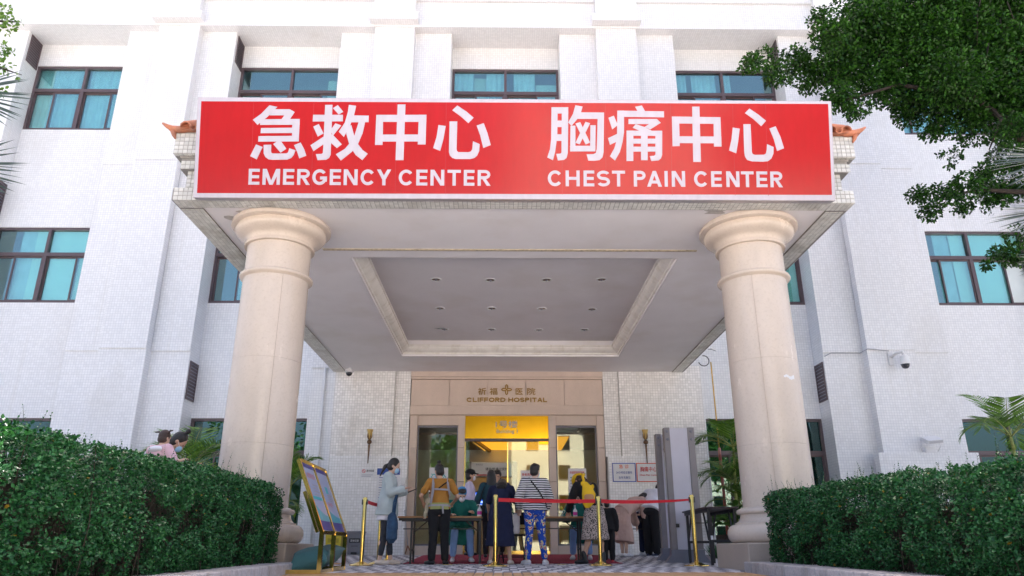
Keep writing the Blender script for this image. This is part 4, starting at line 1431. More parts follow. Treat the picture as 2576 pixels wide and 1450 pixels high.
hedge('long clipped small-leaved hedge in the left foreground ending at the left column', -2.55, -4.6, 2.6, 8.95, lambda y: 0.90 + 0.017 * (y - 3.7) + 0.012 * math.sin(y * 2.1), 105000, 1)
hedge('long clipped small-leaved hedge in the right foreground ending at the right column', 3.06, 5.4, 3.0, 8.95, lambda y: 0.79 + 0.024 * (y - 4.2) + 0.012 * math.sin(y * 1.9 + 1), 105000, -1)

# kerb stones along the hedges, each a block of its own
def kerb(label, x0, x1, y0, y1):
    t = thing('kerb', label, 'kerb', ((x0 + x1) / 2, (y0 + y1) / 2, floor_z((y0 + y1) / 2)))
    y = y1
    while y > y0:
        d = min(0.26, y - y0)
        zc_ = floor_z(y - d / 2)
        MB().bbox(x0, x1, y - d + 0.006, y - 0.002, zc_ - 0.12, zc_ + 0.105 + rnd.uniform(-.002, .002), 0.012).build('kerb_stone', M_GRANITE, t)
        y -= 0.26
    return t


kerb('pale granite kerb along the foot of the left hedge', -2.72, -2.34, 4.5, 9.24)
kerb('pale granite kerb along the foot of the right hedge', 2.84, 3.30, 4.5, 9.24)
for x0, x1, nm in ((-9.5, -2.725, 'soil_bed'), (3.305, 9.5, 'soil_bed')):
    strip(nm, (x0, x1), [1.5, 4.0, 9.28], 0.03, M_SOIL)


def crown(name, parent, blobs, n, lsize, material, aspect=0.5, gap=0.0, droop=0.3):
    """leaf cloud through a list of (centre, radius) blobs; leaves denser and darker inside"""
    w = np.array([b[1] ** 2.2 for b in blobs])
    w = w / w.sum()
    idx = np.random.choice(len(blobs), n, p=w)
    c = np.array([b[0] for b in blobs], float)[idx]
    r = np.array([b[1] for b in blobs], float)[idx]
    d = rand_dirs(n)
    rr = r * np.random.rand(n) ** 0.5
    pos = c + d * rr[:, None] * np.array([1, 1, 0.85])
    # break into twig clumps
    q = np.array([noise.noise(Vector((p[0] * 3.1, p[1] * 3.1, p[2] * 3.1))) + 0.6 * noise.noise(Vector((p[0] * 7, p[1] * 7, p[2] * 7))) for p in pos])
    keep = q > gap
    pos, d, rr, r = pos[keep], d[keep], rr[keep], r[keep]
    m = len(pos)
    ax = unit(d * 0.6 + rand_dirs(m) * 0.8 + np.array([0, 0, -droop]))
    nr = unit(rand_dirs(m) * 0.7 + np.array([0, 0, 0.8]))
    L = np.random.uniform(0.75, 1.25, m) * lsize
    rv = np.clip(np.random.beta(1.6, 2.6, m), 0, 1)
    return leaf_mesh(name, pos, ax, nr, L, L * aspect, material, parent, rv, kind='stuff')


def limb(mb, pts, r0, r1):
    n = len(pts)
    mb.tube(pts, [r0 + (r1 - r0) * i / (n - 1) for i in range(n)], 8)


# the big tree reaching in from the right, behind the porch corner
CL = [(4.91, 12.08, 9.16, 0.19), (5.38, 12.69, 9.76, 0.29), (5.47, 12.34, 9.17, 0.31), (6.09, 12.81, 9.85, 0.36), (6.35, 12.85, 9.5, 0.44), (6.13, 11.73, 10.02, 0.25), (6.25, 11.63, 9.52, 0.39), (7.3, 13.27, 10.21, 0.6), (6.46, 12.12, 8.47, 0.34), (6.74, 12.07, 8.18, 0.26), (8.32, 13.59, 11.31, 0.77), (7.7, 12.54, 9.09, 0.57), (8.52, 13.27, 8.88, 0.37), (8.61, 12.55, 10.07, 0.78), (8.7, 12.88, 8.3, 0.33), (8.62, 11.9, 8.74, 0.67), (8.86, 12.87, 7.61, 0.25), (10.36, 13.34, 11.01, 0.83), (9.36, 12.65, 8.25, 0.54), (10.3, 13.08, 9.49, 0.81), (10.97, 12.94, 10.6, 0.8), (9.45, 11.73, 7.51, 0.4), (8.24, 13.12, 6.9, 0.22), (8.2, 12.78, 6.39, 0.23), (8.19, 12.2, 6.48, 0.28), (8.21, 11.66, 6.33, 0.3), (9.21, 13.33, 6.75, 0.24), (9.26, 12.55, 7.0, 0.32), (9.68, 13.04, 6.78, 0.33), (10.38, 13.36, 7.21, 0.38), (10.19, 13.03, 7.67, 0.4), (9.79, 13.44, 5.76, 0.21), (9.31, 12.39, 5.33, 0.28), (9.34, 13.2, 5.43, 0.12), (9.55, 12.49, 5.77, 0.25)]
blobs = [((x, y, z), r) for x, y, z, r in CL] + [((4.72, 12.1, 9.12), .14), ((4.95, 12.3, 9.45), .2), ((10.4, 12.7, 8.3), .5), ((10.7, 12.8, 7.9), .4), ((10.9, 12.8, 8.7), .6)]
dense = [((7.0, 12.7, 9.7), 0.55), ((7.9, 12.7, 9.6), 0.7), ((8.2, 12.6, 9.0), 0.5), ((8.9, 12.5, 8.9), 0.6), ((8.0, 12.9, 10.6), 0.8), ((9.0, 12.9, 10.9), 0.9), ((10.0, 12.6, 9.7), 0.9), ((7.4, 12.6, 10.6), 0.8), ((8.6, 12.8, 9.4), 0.9), ((9.6, 12.8, 10.2), 1.0), ((9.6, 12.6, 9.0), 0.9), ((10.4, 12.6, 8.6), 0.9), ((9.4, 13.2, 11.4), 1.1), ((11.2, 13, 10), 1.2), ((7.0, 12.8, 9.2), 0.5),
         ((11.6, 12.6, 8.2), 0.9), ((12.2, 13, 11.2), 1.3), ((10.6, 12.4, 12.2), 1.4), ((8.6, 12.8, 12.2), 1.2), ((13.2, 12.4, 9.4), 1.3), ((11.4, 14, 12), 1.2), ((10.9, 12.6, 7.4), 0.6), ((12.2, 12.2, 6.6), 0.7)]
tr = thing('ficus_tree', 'large dark green ficus tree reaching in over the right end of the sign', 'tree', (11.6, 12.8, 0))
ro = MB()
limb(ro, [(11.6, 12.8, -0.1), (11.55, 12.8, 1.6), (11.7, 12.75, 3.4), (11.5, 12.8, 5.0)], 0.34, 0.24)
for pts, a, b in (([(11.5, 12.8, 4.9), (10.9, 12.7, 7.0), (9.6, 12.7, 8.9), (7.6, 12.9, 9.9), (5.9, 12.7, 9.62)], 0.15, 0.008), ([(11.5, 12.8, 4.9), (11.3, 12.9, 7.4), (10.5, 13, 10), (9.4, 13.1, 12)], 0.2, 0.04),
                  ([(11.5, 12.8, 5.0), (12.3, 12.7, 8), (12.4, 12.8, 11)], 0.18, 0.04), ([(11.0, 12.75, 6.2), (10.2, 12.8, 6.8), (9.2, 12.7, 6.8), (8.1, 12.5, 6.5)], 0.08, 0.012),
                  ([(10.4, 12.7, 8.0), (9.2, 12.3, 8.6), (7.8, 12.3, 8.9), (6.6, 12.1, 8.4)], 0.08, 0.015), ([(8.4, 12.6, 9.5), (7.3, 13, 10.4), (6.2, 12.2, 10.2)], 0.06, 0.015),
                  ([(10.9, 12.7, 7.0), (10.2, 12.6, 6.2), (9.5, 12.6, 5.6)], 0.05, 0.01), ([(9.6, 12.7, 8.9), (9.5, 12.1, 8), (9.2, 12.2, 7.4)], 0.05, 0.012)):
    limb(ro, pts, a, b)
for k in range(26):                              # hanging aerial roots and fine twigs
    x, y, z = rnd.uniform(9.2, 12), rnd.uniform(12, 13.4), rnd.uniform(9.4, 11)
    limb(ro, [(x, y, z), (x + rnd.uniform(-.2, .2), y, z - 0.5), (x + rnd.uniform(-.4, .4), y, z - rnd.uniform(0.7, 1.4))], 0.014, 0.004)
ro.build('trunk', M_BARK, tr, smooth=True)
crown('crown', tr, blobs, 72000, 0.07, M_LEAF_T, 0.52, gap=-0.2)
crown('crown', tr, dense, 105000, 0.078, M_LEAF_T, 0.55, gap=-0.34)

# small-leaved tree whose twigs show at the upper left edge
lt_ = thing('young_tree', 'thin branched tree with bright small leaves at the upper left edge', 'tree', (-7.2, 7.2, 0))
ro = MB()
limb(ro, [(-7.2, 7.2, -0.1), (-7.15, 7.2, 2), (-7.0, 7.15, 3.6), (-6.8, 7.1, 5.0)], 0.10, 0.06)
limb(ro, [(-6.8, 7.1, 5.0), (-6.4, 7.05, 5.6), (-5.9, 7.0, 5.95), (-5.5, 7.0, 5.93)], 0.05, 0.004)
limb(ro, [(-6.6, 7.08, 5.2), (-6.1, 7.0, 5.3), (-5.7, 7.0, 5.35), (-5.34, 7.0, 5.22)], 0.04, 0.004)
limb(ro, [(-6.9, 7.1, 4.4), (-6.3, 7.0, 4.9), (-5.8, 7.0, 5.1), (-5.5, 7.0, 5.02)], 0.03, 0.004)
limb(ro, [(-6.4, 7.05, 5.6), (-6.1, 7.0, 6.1), (-5.75, 7.0, 6.15)], 0.03, 0.004)
ro.build('trunk', M_BARK, lt_, smooth=True)
crown('crown', lt_, [((-5.75, 7, 6.07), .12), ((-5.66, 7, 5.88), .11), ((-5.52, 7, 5.92), .05), ((-5.66, 7, 5.55), .12), ((-5.5, 7, 5.55), .06), ((-5.56, 7, 5.32), .1), ((-5.36, 7, 5.2), .05), ((-5.55, 7, 5.02), .09), ((-5.7, 7, 5.2), .1)], 330, 0.05, mat_leaf('young_leaf', (0.05, 0.13, 0.02), (0.2, 0.36, 0.05), 0.35, 0.5, 0.35), 0.55, gap=-0.5)
crown('crown', lt_, [((-6.4, 7, 6.1), .5), ((-6.9, 7.2, 6.4), .8), ((-6.3, 7.2, 5.4), .4), ((-7.4, 7, 5.8), .8)], 3600, 0.05, MATS['young_leaf'], 0.55, gap=-0.3)


def frond(L_, base, az, el, length, droop, n, ll, mbs, twist=0.0, lift=0.45):
    """one feather frond: rachis into mbs, leaflets appended to L_"""
    d = Vector((math.cos(az) * math.cos(el), math.sin(az) * math.cos(el), math.sin(el)))
    h = Vector((math.cos(az), math.sin(az), 0))
    p = Vector(base)
    pts = [p.copy()]
    st = 12
    for i in range(st):
        f = (i + 1) / st
        d = (d + Vector((0, 0, -droop * f * 2 / st)) + h * 0.0).normalized()
        p = p + d * (length / st)
        pts.append(p.copy())
    mbs.tube(pts, [0.014 * (1 - 0.85 * i / st) for i in range(st + 1)], 5)
    for i in range(n):
        f = 0.18 + 0.82 * (i + 0.5) / n
        k = min(int(f * st), st - 1)
        q = pts[k].lerp(pts[k + 1], f * st - k)
        t = (pts[k + 1] - pts[k]).normalized()
        s = t.cross(Vector((0, 0, 1))).normalized()
        u = s.cross(t)
        for sd__ in (-1, 1):
            a = (s * sd__ * 0.9 + t * (0.55 + 0.3 * f) + u * (lift * (1 - f) + rnd.uniform(-0.12, 0.12)) + Vector((0, 0, -0.25))).normalized()
            l = ll * (0.55 + 0.45 * math.sin(PI * min(f * 0.95 + 0.08, 1))) * rnd.uniform(0.88, 1.1)
            L_.append((tuple(q), tuple(a), tuple((u + s * 0.2 * sd__)), l))


def areca(label, loc, stems, seed, group=None):
    """clump of feather palms; stems: (dx, dy, height, lean x, lean y, fronds, frond length)"""
    global rnd
    keep, rnd = rnd, random.Random(seed)
    t = thing('palm', label, 'palm', loc, 0, group)
    L_ = []
    st, rc = MB(), MB()
    for dx, dy, h, lx, ly, nf, fl in stems:
        b = Vector(loc) + Vector((dx, dy, 0))
        e = b + Vector((lx, ly, h))
        pts = [b + (e - b) * (i / 10) + Vector((0, 0, 0.0)) for i in range(11)]
        st.tube(pts, [0.045 - 0.002 * i + (0.004 if i % 2 else 0) for i in range(11)], 8)
        st.tube([e, e + Vector((lx * 0.1, ly * 0.1, 0.28))], [0.032, 0.02], 8)
        for k in range(nf):
            az = 2 * PI * k / nf + rnd.uniform(-0.4, 0.4)
            frond(L_, e + Vector((0, 0, 0.22)), az, rnd.uniform(0.5, 1.25), fl * rnd.uniform(0.75, 1.1), rnd.uniform(1.0, 1.9), 26, fl * 0.36, rc)
    st.build('trunk', M_STEM, t, smooth=True)
    rc.build('frond_stem', M_STEM, t, smooth=True, kind='stuff')
    P = np.array([l[0] for l in L_])
    A = np.array([l[1] for l in L_])
    N_ = np.array([l[2] for l in L_])
    LL = np.array([l[3] for l in L_])
    leaf_mesh('crown', P, A, N_, LL, np.full(len(P), 0.026), M_LEAF_P, t, np.random.beta(1.5, 2, len(P)), kind='stuff')
    rnd = keep
    return t


areca('feathery palm clump between the left hedge and the left ground window', (-6.75, 16.2, 0.1), [(0, 0, 1.5, 0.1, -0.1, 7, 1.5), (0.35, 0.2, 0.8, 0.2, 0, 6, 1.2), (-0.4, 0.1, 0.9, -0.2, 0, 5, 1.2)], 3)
areca('bright green palm fronds beside the left column next to the poster stand', (-4.75, 16.6, 0.1), [(0, 0, 1.25, 0.15, 0, 7, 1.15), (-0.2, 0.3, 0.7, -0.1, 0, 5, 1.0)], 8)
areca('tall clump of palms between the porch wall and the right column', (5.3, 17.5, 0.45), [(0, 0, 1.85, 0.1, 0, 9, 1.3), (0.45, 0.1, 1.4, 0.35, 0, 8, 1.25), (0.25, 0.3, 1.0, -0.05, 0, 8, 1.2), (0.2, 0.2, 0.5, 0.1, 0, 7, 1.1), (0.6, -.2, .9, .2, 0, 7, 1.1)], 21)
areca('single palm with arching fronds behind the right hedge by the floodlight', (9.2, 13.4, 0.0), [(0, 0, 1.95, 0.0, 0, 7, 1.15)], 30)


def fan_palm(label, loc, heads, seed):
    """fan palm: stem, long leaf stalks, round fans of narrow ribs"""
    global rnd
    keep, rnd = rnd, random.Random(seed)
    t = thing('fan_palm', label, 'palm', loc)
    st = MB()
    top = Vector(heads[0])
    limb(st, [loc, (loc[0] + 0.05, loc[1], top.z * 0.5), tuple(top)], 0.14, 0.11)
    L_ = []
    pet = MB()
    for (px, py, pz, nx_, ny_, nz_, r_) in heads[1:]:
        e = Vector((px, py, pz))
        pet.tube([top, (top + e) / 2 + Vector((0, 0, 0.25)), e], [0.02, 0.015, 0.01], 6)
        n_v = Vector((nx_, ny_, nz_)).normalized()
        out = (e - top).normalized()
        x_a = (out - n_v * out.dot(n_v)).normalized()
        y_a = n_v.cross(x_a)
        for k in range(44):
            a = rad(-125 + 250 * k / 43)
            d = x_a * math.cos(a) + y_a * math.sin(a)
            l = r_ * (0.75 + 0.25 * math.cos(a * 0.7)) * rnd.uniform(0.93, 1.05)
            L_.append((tuple(e), tuple(d + Vector((0, 0, -0.2 - 0.12 * rnd.random())) + n_v * rnd.uniform(-.06, .06)), tuple(n_v + y_a * 0.25 * (1 if k % 2 else -1)), l))
    st.build('trunk', M_BARK, t, smooth=True)
    pet.build('leaf_stalk', M_STEM, t, smooth=True, kind='stuff')
    P, A, N_ = (np.array([l[i] for l in L_]) for i in range(3))
    LL = np.array([l[3] for l in L_])
    leaf_mesh('crown', P, A, N_, LL, np.full(len(P), 0.026), M_LEAF_F, t, None, kind='stuff')
    rnd = keep


fan_palm('grey green fan palm at the far left edge of the view', (-6.1, 5.6, -0.05), [(-6.0, 5.6, 3.4), (-5.05, 5.9, 4.25, 0.2, -0.9, 0.3, 0.62), (-5.0, 5.9, 3.5, 0.2, -0.9, 0.4, 0.66), (-5.3, 6.1, 2.9, 0.3, -0.8, 0.5, 0.6), (-6.6, 5.4, 4.4, -0.2, -0.8, 0.5, 0.8), (-6.8, 5.9, 3.6, -0.3, -0.8, 0.5, 0.8), (-5.9, 6.3, 4.7, 0, 0.6, 0.8, 0.8)], 4)
fan_palm('grey green fan palm at the far right edge of the view', (6.9, 6.3, -0.05), [(6.8, 6.3, 3.1), (5.62, 6.5, 3.98, -0.2, -0.75, 0.62, 0.7), (5.58, 6.5, 3.42, -0.2, -0.7, 0.7, 0.72), (5.62, 6.6, 2.98, -0.3, -0.7, 0.6, 0.56), (7.5, 6.3, 4.2, 0.2, -0.8, 0.5, 0.8), (7.4, 6.6, 3.5, 0.3, -0.8, 0.5, 0.8), (6.7, 7.0, 4.3, 0, 0.6, 0.8, 0.8)], 6)


def broad_plant(label, loc, n, size, r, h, seed):
    np.random.seed(seed)
    t = thing('leafy_plant', label, 'plant', loc)
    st = MB()
    a = np.random.uniform(0, 2 * PI, n)
    q = np.sqrt(np.random.rand(n)) * r
    zz = h * (0.35 + 0.65 * np.random.rand(n)) * (1 - 0.4 * (q / r) ** 2)
    P = np.stack([loc[0] + q * np.cos(a), loc[1] + q * np.sin(a), loc[2] + zz], 1)
    A = np.stack([np.cos(a) + np.random.normal(scale=.4, size=n), np.sin(a) + np.random.normal(scale=.4, size=n), np.random.uniform(-0.7, 0.4, n)], 1)
    N_ = unit(np.stack([np.cos(a) * 0.3, np.sin(a) * 0.3 - 0.4, np.full(n, 1.0)], 1) + np.random.normal(scale=.25, size=(n, 3)))
    L = np.random.uniform(0.7, 1.25, n) * size
    for k in range(0, n, 2):
        st.tube([(loc[0], loc[1], loc[2] - 0.05), tuple((P[k] + np.array(loc)) / 2 + np.array([0, 0, h * 0.1])), tuple(P[k])], [0.008, 0.006, 0.004], 4, cap=False)
    st.build('stem', M_STEM, t, kind='stuff')
    leaf_mesh('crown', P, A, N_, L, L * 0.48, M_LEAF_B, t, None, kind='stuff')


broad_plant('broad leaved glossy plant in the raised planter right of the grey gate', (5.2, 16.85, 0.62), 200, 0.24, 0.55, 0.62, 2)
broad_plant('second broad leaved plant at the right end of the raised planter', (5.95, 16.85, 0.62), 130, 0.22, 0.5, 0.6, 3)
broad_plant('low bright green shrub between the poster stand and the bins', (-4.62, 14.6, 0.1), 420, 0.075, 0.5, 0.42, 4)
broad_plant('dark leaved shrub behind the teal cushions', (-4.0, 13.4, 0.1), 380, 0.08, 0.42, 0.36, 5)
broad_plant('low plant between the left column and the porch wall window', (-5.3, 18.2, 0.1), 160, 0.2, 0.5, 0.7, 9)

# raised planter and grass clumps on the right
pln = thing('raised_planter', 'low grey concrete planter wall behind the folding table', 'planter', (6.4, 16.4, 0.1))
MB().bbox(4.82, 8.6, 16.35, 16.5, 0.28, 0.62, 0.01).build('planter_rim', M_CONC, pln)
MB().box(4.84, 8.58, 16.5, 17.6, 0.02, 0.57).build('planter_soil', M_SOIL, pln)
MB().box(4.85, 8.57, 16.37, 16.498, 0.0, 0.278).build('planter_wall', M_GLAZE, pln)


def grass_clump(label, loc, n, r, h, seed):
    np.random.seed(seed)
    t = thing('grass_clump', label, 'grass', loc)
    a = np.random.uniform(0, 2 * PI, n)
    q = np.random.rand(n) ** 0.5
    P = np.stack([loc[0] + r[0] * q * np.cos(a), loc[1] + r[1] * q * np.sin(a), np.full(n, loc[2])], 1)
    d = np.random.uniform(0, 2 * PI, n)
    A = np.stack([np.cos(d) * 0.55, np.sin(d) * 0.55, np.random.uniform(0.6, 1.5, n)], 1)
    L = np.random.uniform(0.6, 1.1, n) * h
    leaf_mesh('blades', P, A, rand_dirs(n), L, np.full(n, 0.010), M_LEAF_H, t, np.random.uniform(0.2, 0.9, n), kind='stuff')


grass_clump('dark tufted border grass below the raised planter on the right', (4.9, 14.9, 0.05), 4200, (0.9, 0.6), 0.36, 3)
MB().bbox(3.95, 6.0, 14.2, 14.3, 0.0, 0.13, 0.01).build('bed_edging', M_CONC, thing('bed_edging', 'dark low edging of the grass bed behind the folding table', 'edging', (5, 14.25, 0)))
grass_clump('low ground cover behind the left column plinth', (-5.0, 12.6, 0.0), 2600, (0.9, 0.8), 0.3, 5)

# ------------------------------------------------------------------ across the road: what the glass and the sign mirror
opp = thing('cream_building', 'cream block with small dark windows across the road, mirrored in the doors', 'building', (12, -42, 0))
M_CREAM = mat('cream_render', (0.62, 0.58, 0.47), 0.85, var=0.06, scale=0.6)
MB().box(1.0, 34, -52, -42, -0.4, 13.0).build('wall', M_CREAM, opp)
MB().box(0.7, 34.3, -52.3, -41.7, 13.001, 13.4).build('roof', M_CONC, opp)
for i in range(9):
    for j in range(4):
        x, z = 2.6 + i * 3.4, 1.2 + j * 3.1
        wf = MB().box(x, x + 1.3, -41.99, -41.9, z, z + 1.5).build('window', M_FRAME, opp)
        MB().box(x + .08, x + 1.22, -41.899, -41.88, z + .08, z + 1.42).build('pane', M_LOWGLASS, wf)
np.random.seed(77)
for k, (x, y, h, r) in enumerate([(-5.6, -19, 9.4, 3.6), (-9.8, -23, 10, 3.2), (-13, -17, 11, 3.4), (-11.5, -27, 12, 3.6), (-21, -20, 13, 4.5), (14.5, -15, 11, 3.4), (14.5, -27, 12, 3.4), (21, -20, 13, 4.5)]):
    lab = ['round street tree', 'slim street tree', 'broad street tree', 'tall street tree', 'small street tree', 'bushy street tree', 'heavy street tree', 'wide street tree'][k]
    t = thing('street_tree', lab + ' across the drive behind the camera', 'tree', (x, y, -0.3))
    mb = MB()
    limb(mb, [(x, y, -0.4), (x + .1, y, h * .3), (x, y, h * .62)], 0.24, 0.12)
    for q in range(4):
        a = q * 1.6 + k
        limb(mb, [(x, y, h * .4), (x + r * .4 * math.cos(a), y + r * .4 * math.sin(a), h * .6), (x + r * .7 * math.cos(a), y + r * .7 * math.sin(a), h * .72)], 0.1, 0.03)
    mb.build('trunk', M_BARK, t, smooth=True)
    bl = [((x + r * rnd.uniform(-.6, .6), y + r * rnd.uniform(-.6, .6), h * 0.66 + r * rnd.uniform(-.5, .7)), r * rnd.uniform(.35, .6)) for _ in range(11)]
    crown('crown', t, bl, 4200, 0.34, M_LEAF_T, 0.6, gap=-0.25)
# ------------------------------------------------------------------ people
M_SKIN = mat('skin', (0.56, 0.33, 0.23), 0.5, var=0.06, scale=12)
M_SKIN2 = mat('skin_pale', (0.64, 0.42, 0.32), 0.5, var=0.06, scale=12)
M_HAIR = mat('black_hair', (0.012, 0.009, 0.009), 0.35, var=0.3, scale=30, stretch=(6, 6, 1), bump=0.4, bscale=60)
M_HAIRB = mat('brown_hair', (0.045, 0.022, 0.016), 0.4, var=0.3, scale=30, stretch=(6, 6, 1), bump=0.4, bscale=60)
M_MASK = mat('blue_mask', (0.35, 0.58, 0.78), 0.8, var=0.05)
M_EYE = mat('dark_eye', (0.015, 0.012, 0.012), 0.3, var=0)
M_JACKET = mat('pale_linen', (0.47, 0.54, 0.55), 0.85, var=0.08, scale=9, bump=0.35, bscale=14)
M_DENIMK = mat('charcoal_denim', (0.035, 0.038, 0.05), 0.85, var=0.25, scale=18, bump=0.3, bscale=30)
M_DENIM = mat('blue_denim', (0.03, 0.075, 0.15), 0.85, var=0.3, scale=14, bump=0.3, bscale=25)
M_OCHRE = mat('ochre_cotton', (0.42, 0.19, 0.035), 0.9, var=0.08, scale=9, bump=0.3, bscale=14)
M_BLACKC = mat('black_cloth', (0.010, 0.010, 0.012), 0.9, var=0.2, scale=8, bump=0.3, bscale=14)
M_GOWN = mat('teal_gown', (0.005, 0.13, 0.105), 0.85, var=0.15, scale=7, bump=0.4, bscale=12)
M_SCRUB = mat('blue_scrubs', (0.22, 0.36, 0.66), 0.9, var=0.1, scale=8, bump=0.3, bscale=14)
M_LILAC = mat('lilac_shirt', (0.62, 0.55, 0.72), 0.8, var=0.06, scale=8, bump=0.3, bscale=14)
M_NAVY = mat('navy_cloth', (0.008, 0.012, 0.045), 0.9, var=0.15, scale=8, bump=0.4, bscale=12)
M_TEALD = mat('dark_teal_denim', (0.010, 0.05, 0.075), 0.85, var=0.15, scale=9, bump=0.3, bscale=14)
M_STRIPE = mat_stripes('striped_jersey', (0.015, 0.015, 0.025), (0.75, 0.74, 0.76), 0.036, 0.5)
M_FLORAL = mat_spots('floral_cotton', (0.006, 0.06, 0.42), (0.6, 0.06, 0.1), 12, 0.30, extra=(0.72, 0.6, 0.5))
M_LEOPARD = mat_spots('leopard_print', (0.42, 0.34, 0.31), (0.02, 0.016, 0.016), 46, 0.42)
M_PINK = mat('dusty_pink_cloth', (0.58, 0.39, 0.33), 0.9, var=0.06, scale=8, bump=0.3, bscale=12, stretch=(4, 4, 0.6))
M_WHITEC = mat('white_cotton', (0.74, 0.72, 0.77), 0.85, var=0.04, scale=8, bump=0.3, bscale=12)
M_YELLOWC = mat('yellow_cloth', (0.80, 0.49, 0.015), 0.8, var=0.06, scale=8)
M_CREAMC = mat('cream_cloth', (0.66, 0.60, 0.45), 0.9, var=0.06, scale=8)
M_PINKC = mat('bright_pink_cloth', (0.78, 0.10, 0.28), 0.85, var=0.1, scale=10)
M_BABYPINK = mat('soft_pink_cloth', (0.74, 0.48, 0.55), 0.9, var=0.08, scale=12)
M_STRAP = mat('grey_webbing', (0.36, 0.34, 0.36), 0.8, var=0.1)
M_LIME = mat('lime_padding', (0.34, 0.36, 0.13), 0.85, var=0.1, scale=10)
M_SHOEW = mat('white_shoe', (0.72, 0.70, 0.72), 0.5, var=0.05)
M_SHOEK = mat('black_shoe', (0.012, 0.012, 0.014), 0.35, var=0.1)
M_SHOER = mat('red_shoe', (0.65, 0.03, 0.05), 0.5, var=0.15, scale=25)
M_SHOEN = mat('navy_shoe', (0.02, 0.03, 0.07), 0.6, var=0.15)
M_SHOEC = mat('cream_shoe', (0.66, 0.55, 0.46), 0.5, var=0.05)
CLOUDS = bpy.data.textures.new('cloth_folds', 'CLOUDS')
CLOUDS.noise_scale = 0.11
CLOUDS.noise_depth = 2


class Sh:
    """closed shapes that one voxel skin turns into one continuous surface"""

    def __init__(self):
        self.mb = MB()

    def cap(self, a, b, ra, rb):
        a, b = Vector(a), Vector(b)
        d = (b - a)
        L_ = d.length
        if L_ < 1e-5:
            return self.ell(a, (ra, ra, ra))
        d /= L_
        pts, rs = [], []
        for k in range(4):
            t = PI / 2 * (1 - k / 3.0)
            pts.append(a - d * ra * math.sin(t))
            rs.append(max(ra * math.cos(t), 0.0008))
        for k in range(4):
            t = PI / 2 * k / 3.0
            pts.append(b + d * rb * math.sin(t))
            rs.append(max(rb * math.cos(t), 0.0008))
        self.mb.tube(pts, rs, 12)
        return self

    def ell(self, c, r, rot=None):
        bm = bmesh.new()
        bmesh.ops.create_uvsphere(bm, u_segments=14, v_segments=9, radius=1)
        m = Matrix.Translation(c) @ (rot.to_4x4() if rot is not None else Matrix.Identity(4)) @ Matrix.Diagonal((r[0], r[1], r[2], 1))
        self.mb.bm(bm, m)
        return self

    def loft(self, rings, n=22, ripple=0.0, k=7):
        """rings: (centre, rx, ry, rotation) stacked; closed ends"""
        vs, fs = [], []
        for i, (c, rx, ry, rot) in enumerate(rings):
            c = Vector(c)
            for j in range(n):
                a = 2 * PI * j / n
                w_ = 1 + ripple * (i / (len(rings) - 1)) * math.sin(k * a + i * 0.3)
                p = Vector((rx * w_ * math.cos(a), ry * w_ * math.sin(a), 0))
                vs.append(c + (rot @ p if rot is not None else p))
        for i in range(len(rings) - 1):
            for j in range(n):
                j2 = (j + 1) % n
                fs.append((i * n + j, i * n + j2, (i + 1) * n + j2, (i + 1) * n + j))
        fs.append(tuple(range(n - 1, -1, -1)))
        fs.append(tuple((len(rings) - 1) * n + j for j in range(n)))
        self.mb.add(vs, fs)
        return self

    def skin(self, name, material, parent, voxel=0.011, smooth=5, fold=0.0):
        ob = self.mb.build(name, material, parent, local=True, smooth=True, uv=False)
        m = ob.modifiers.new('skin', 'REMESH')
        m.mode = 'VOXEL'
        m.voxel_size = voxel
        m.use_smooth_shade = True
        s = ob.modifiers.new('smooth', 'SMOOTH')
        s.factor = 0.5
        s.iterations = smooth
        if fold:
            d = ob.modifiers.new('folds', 'DISPLACE')
            d.texture = CLOUDS
            d.texture_coords = 'LOCAL'
            d.strength = fold
            d.mid_level = 0.5
        return ob


def R3(axis, deg):
    return Matrix.Rotation(rad(deg), 3, axis)


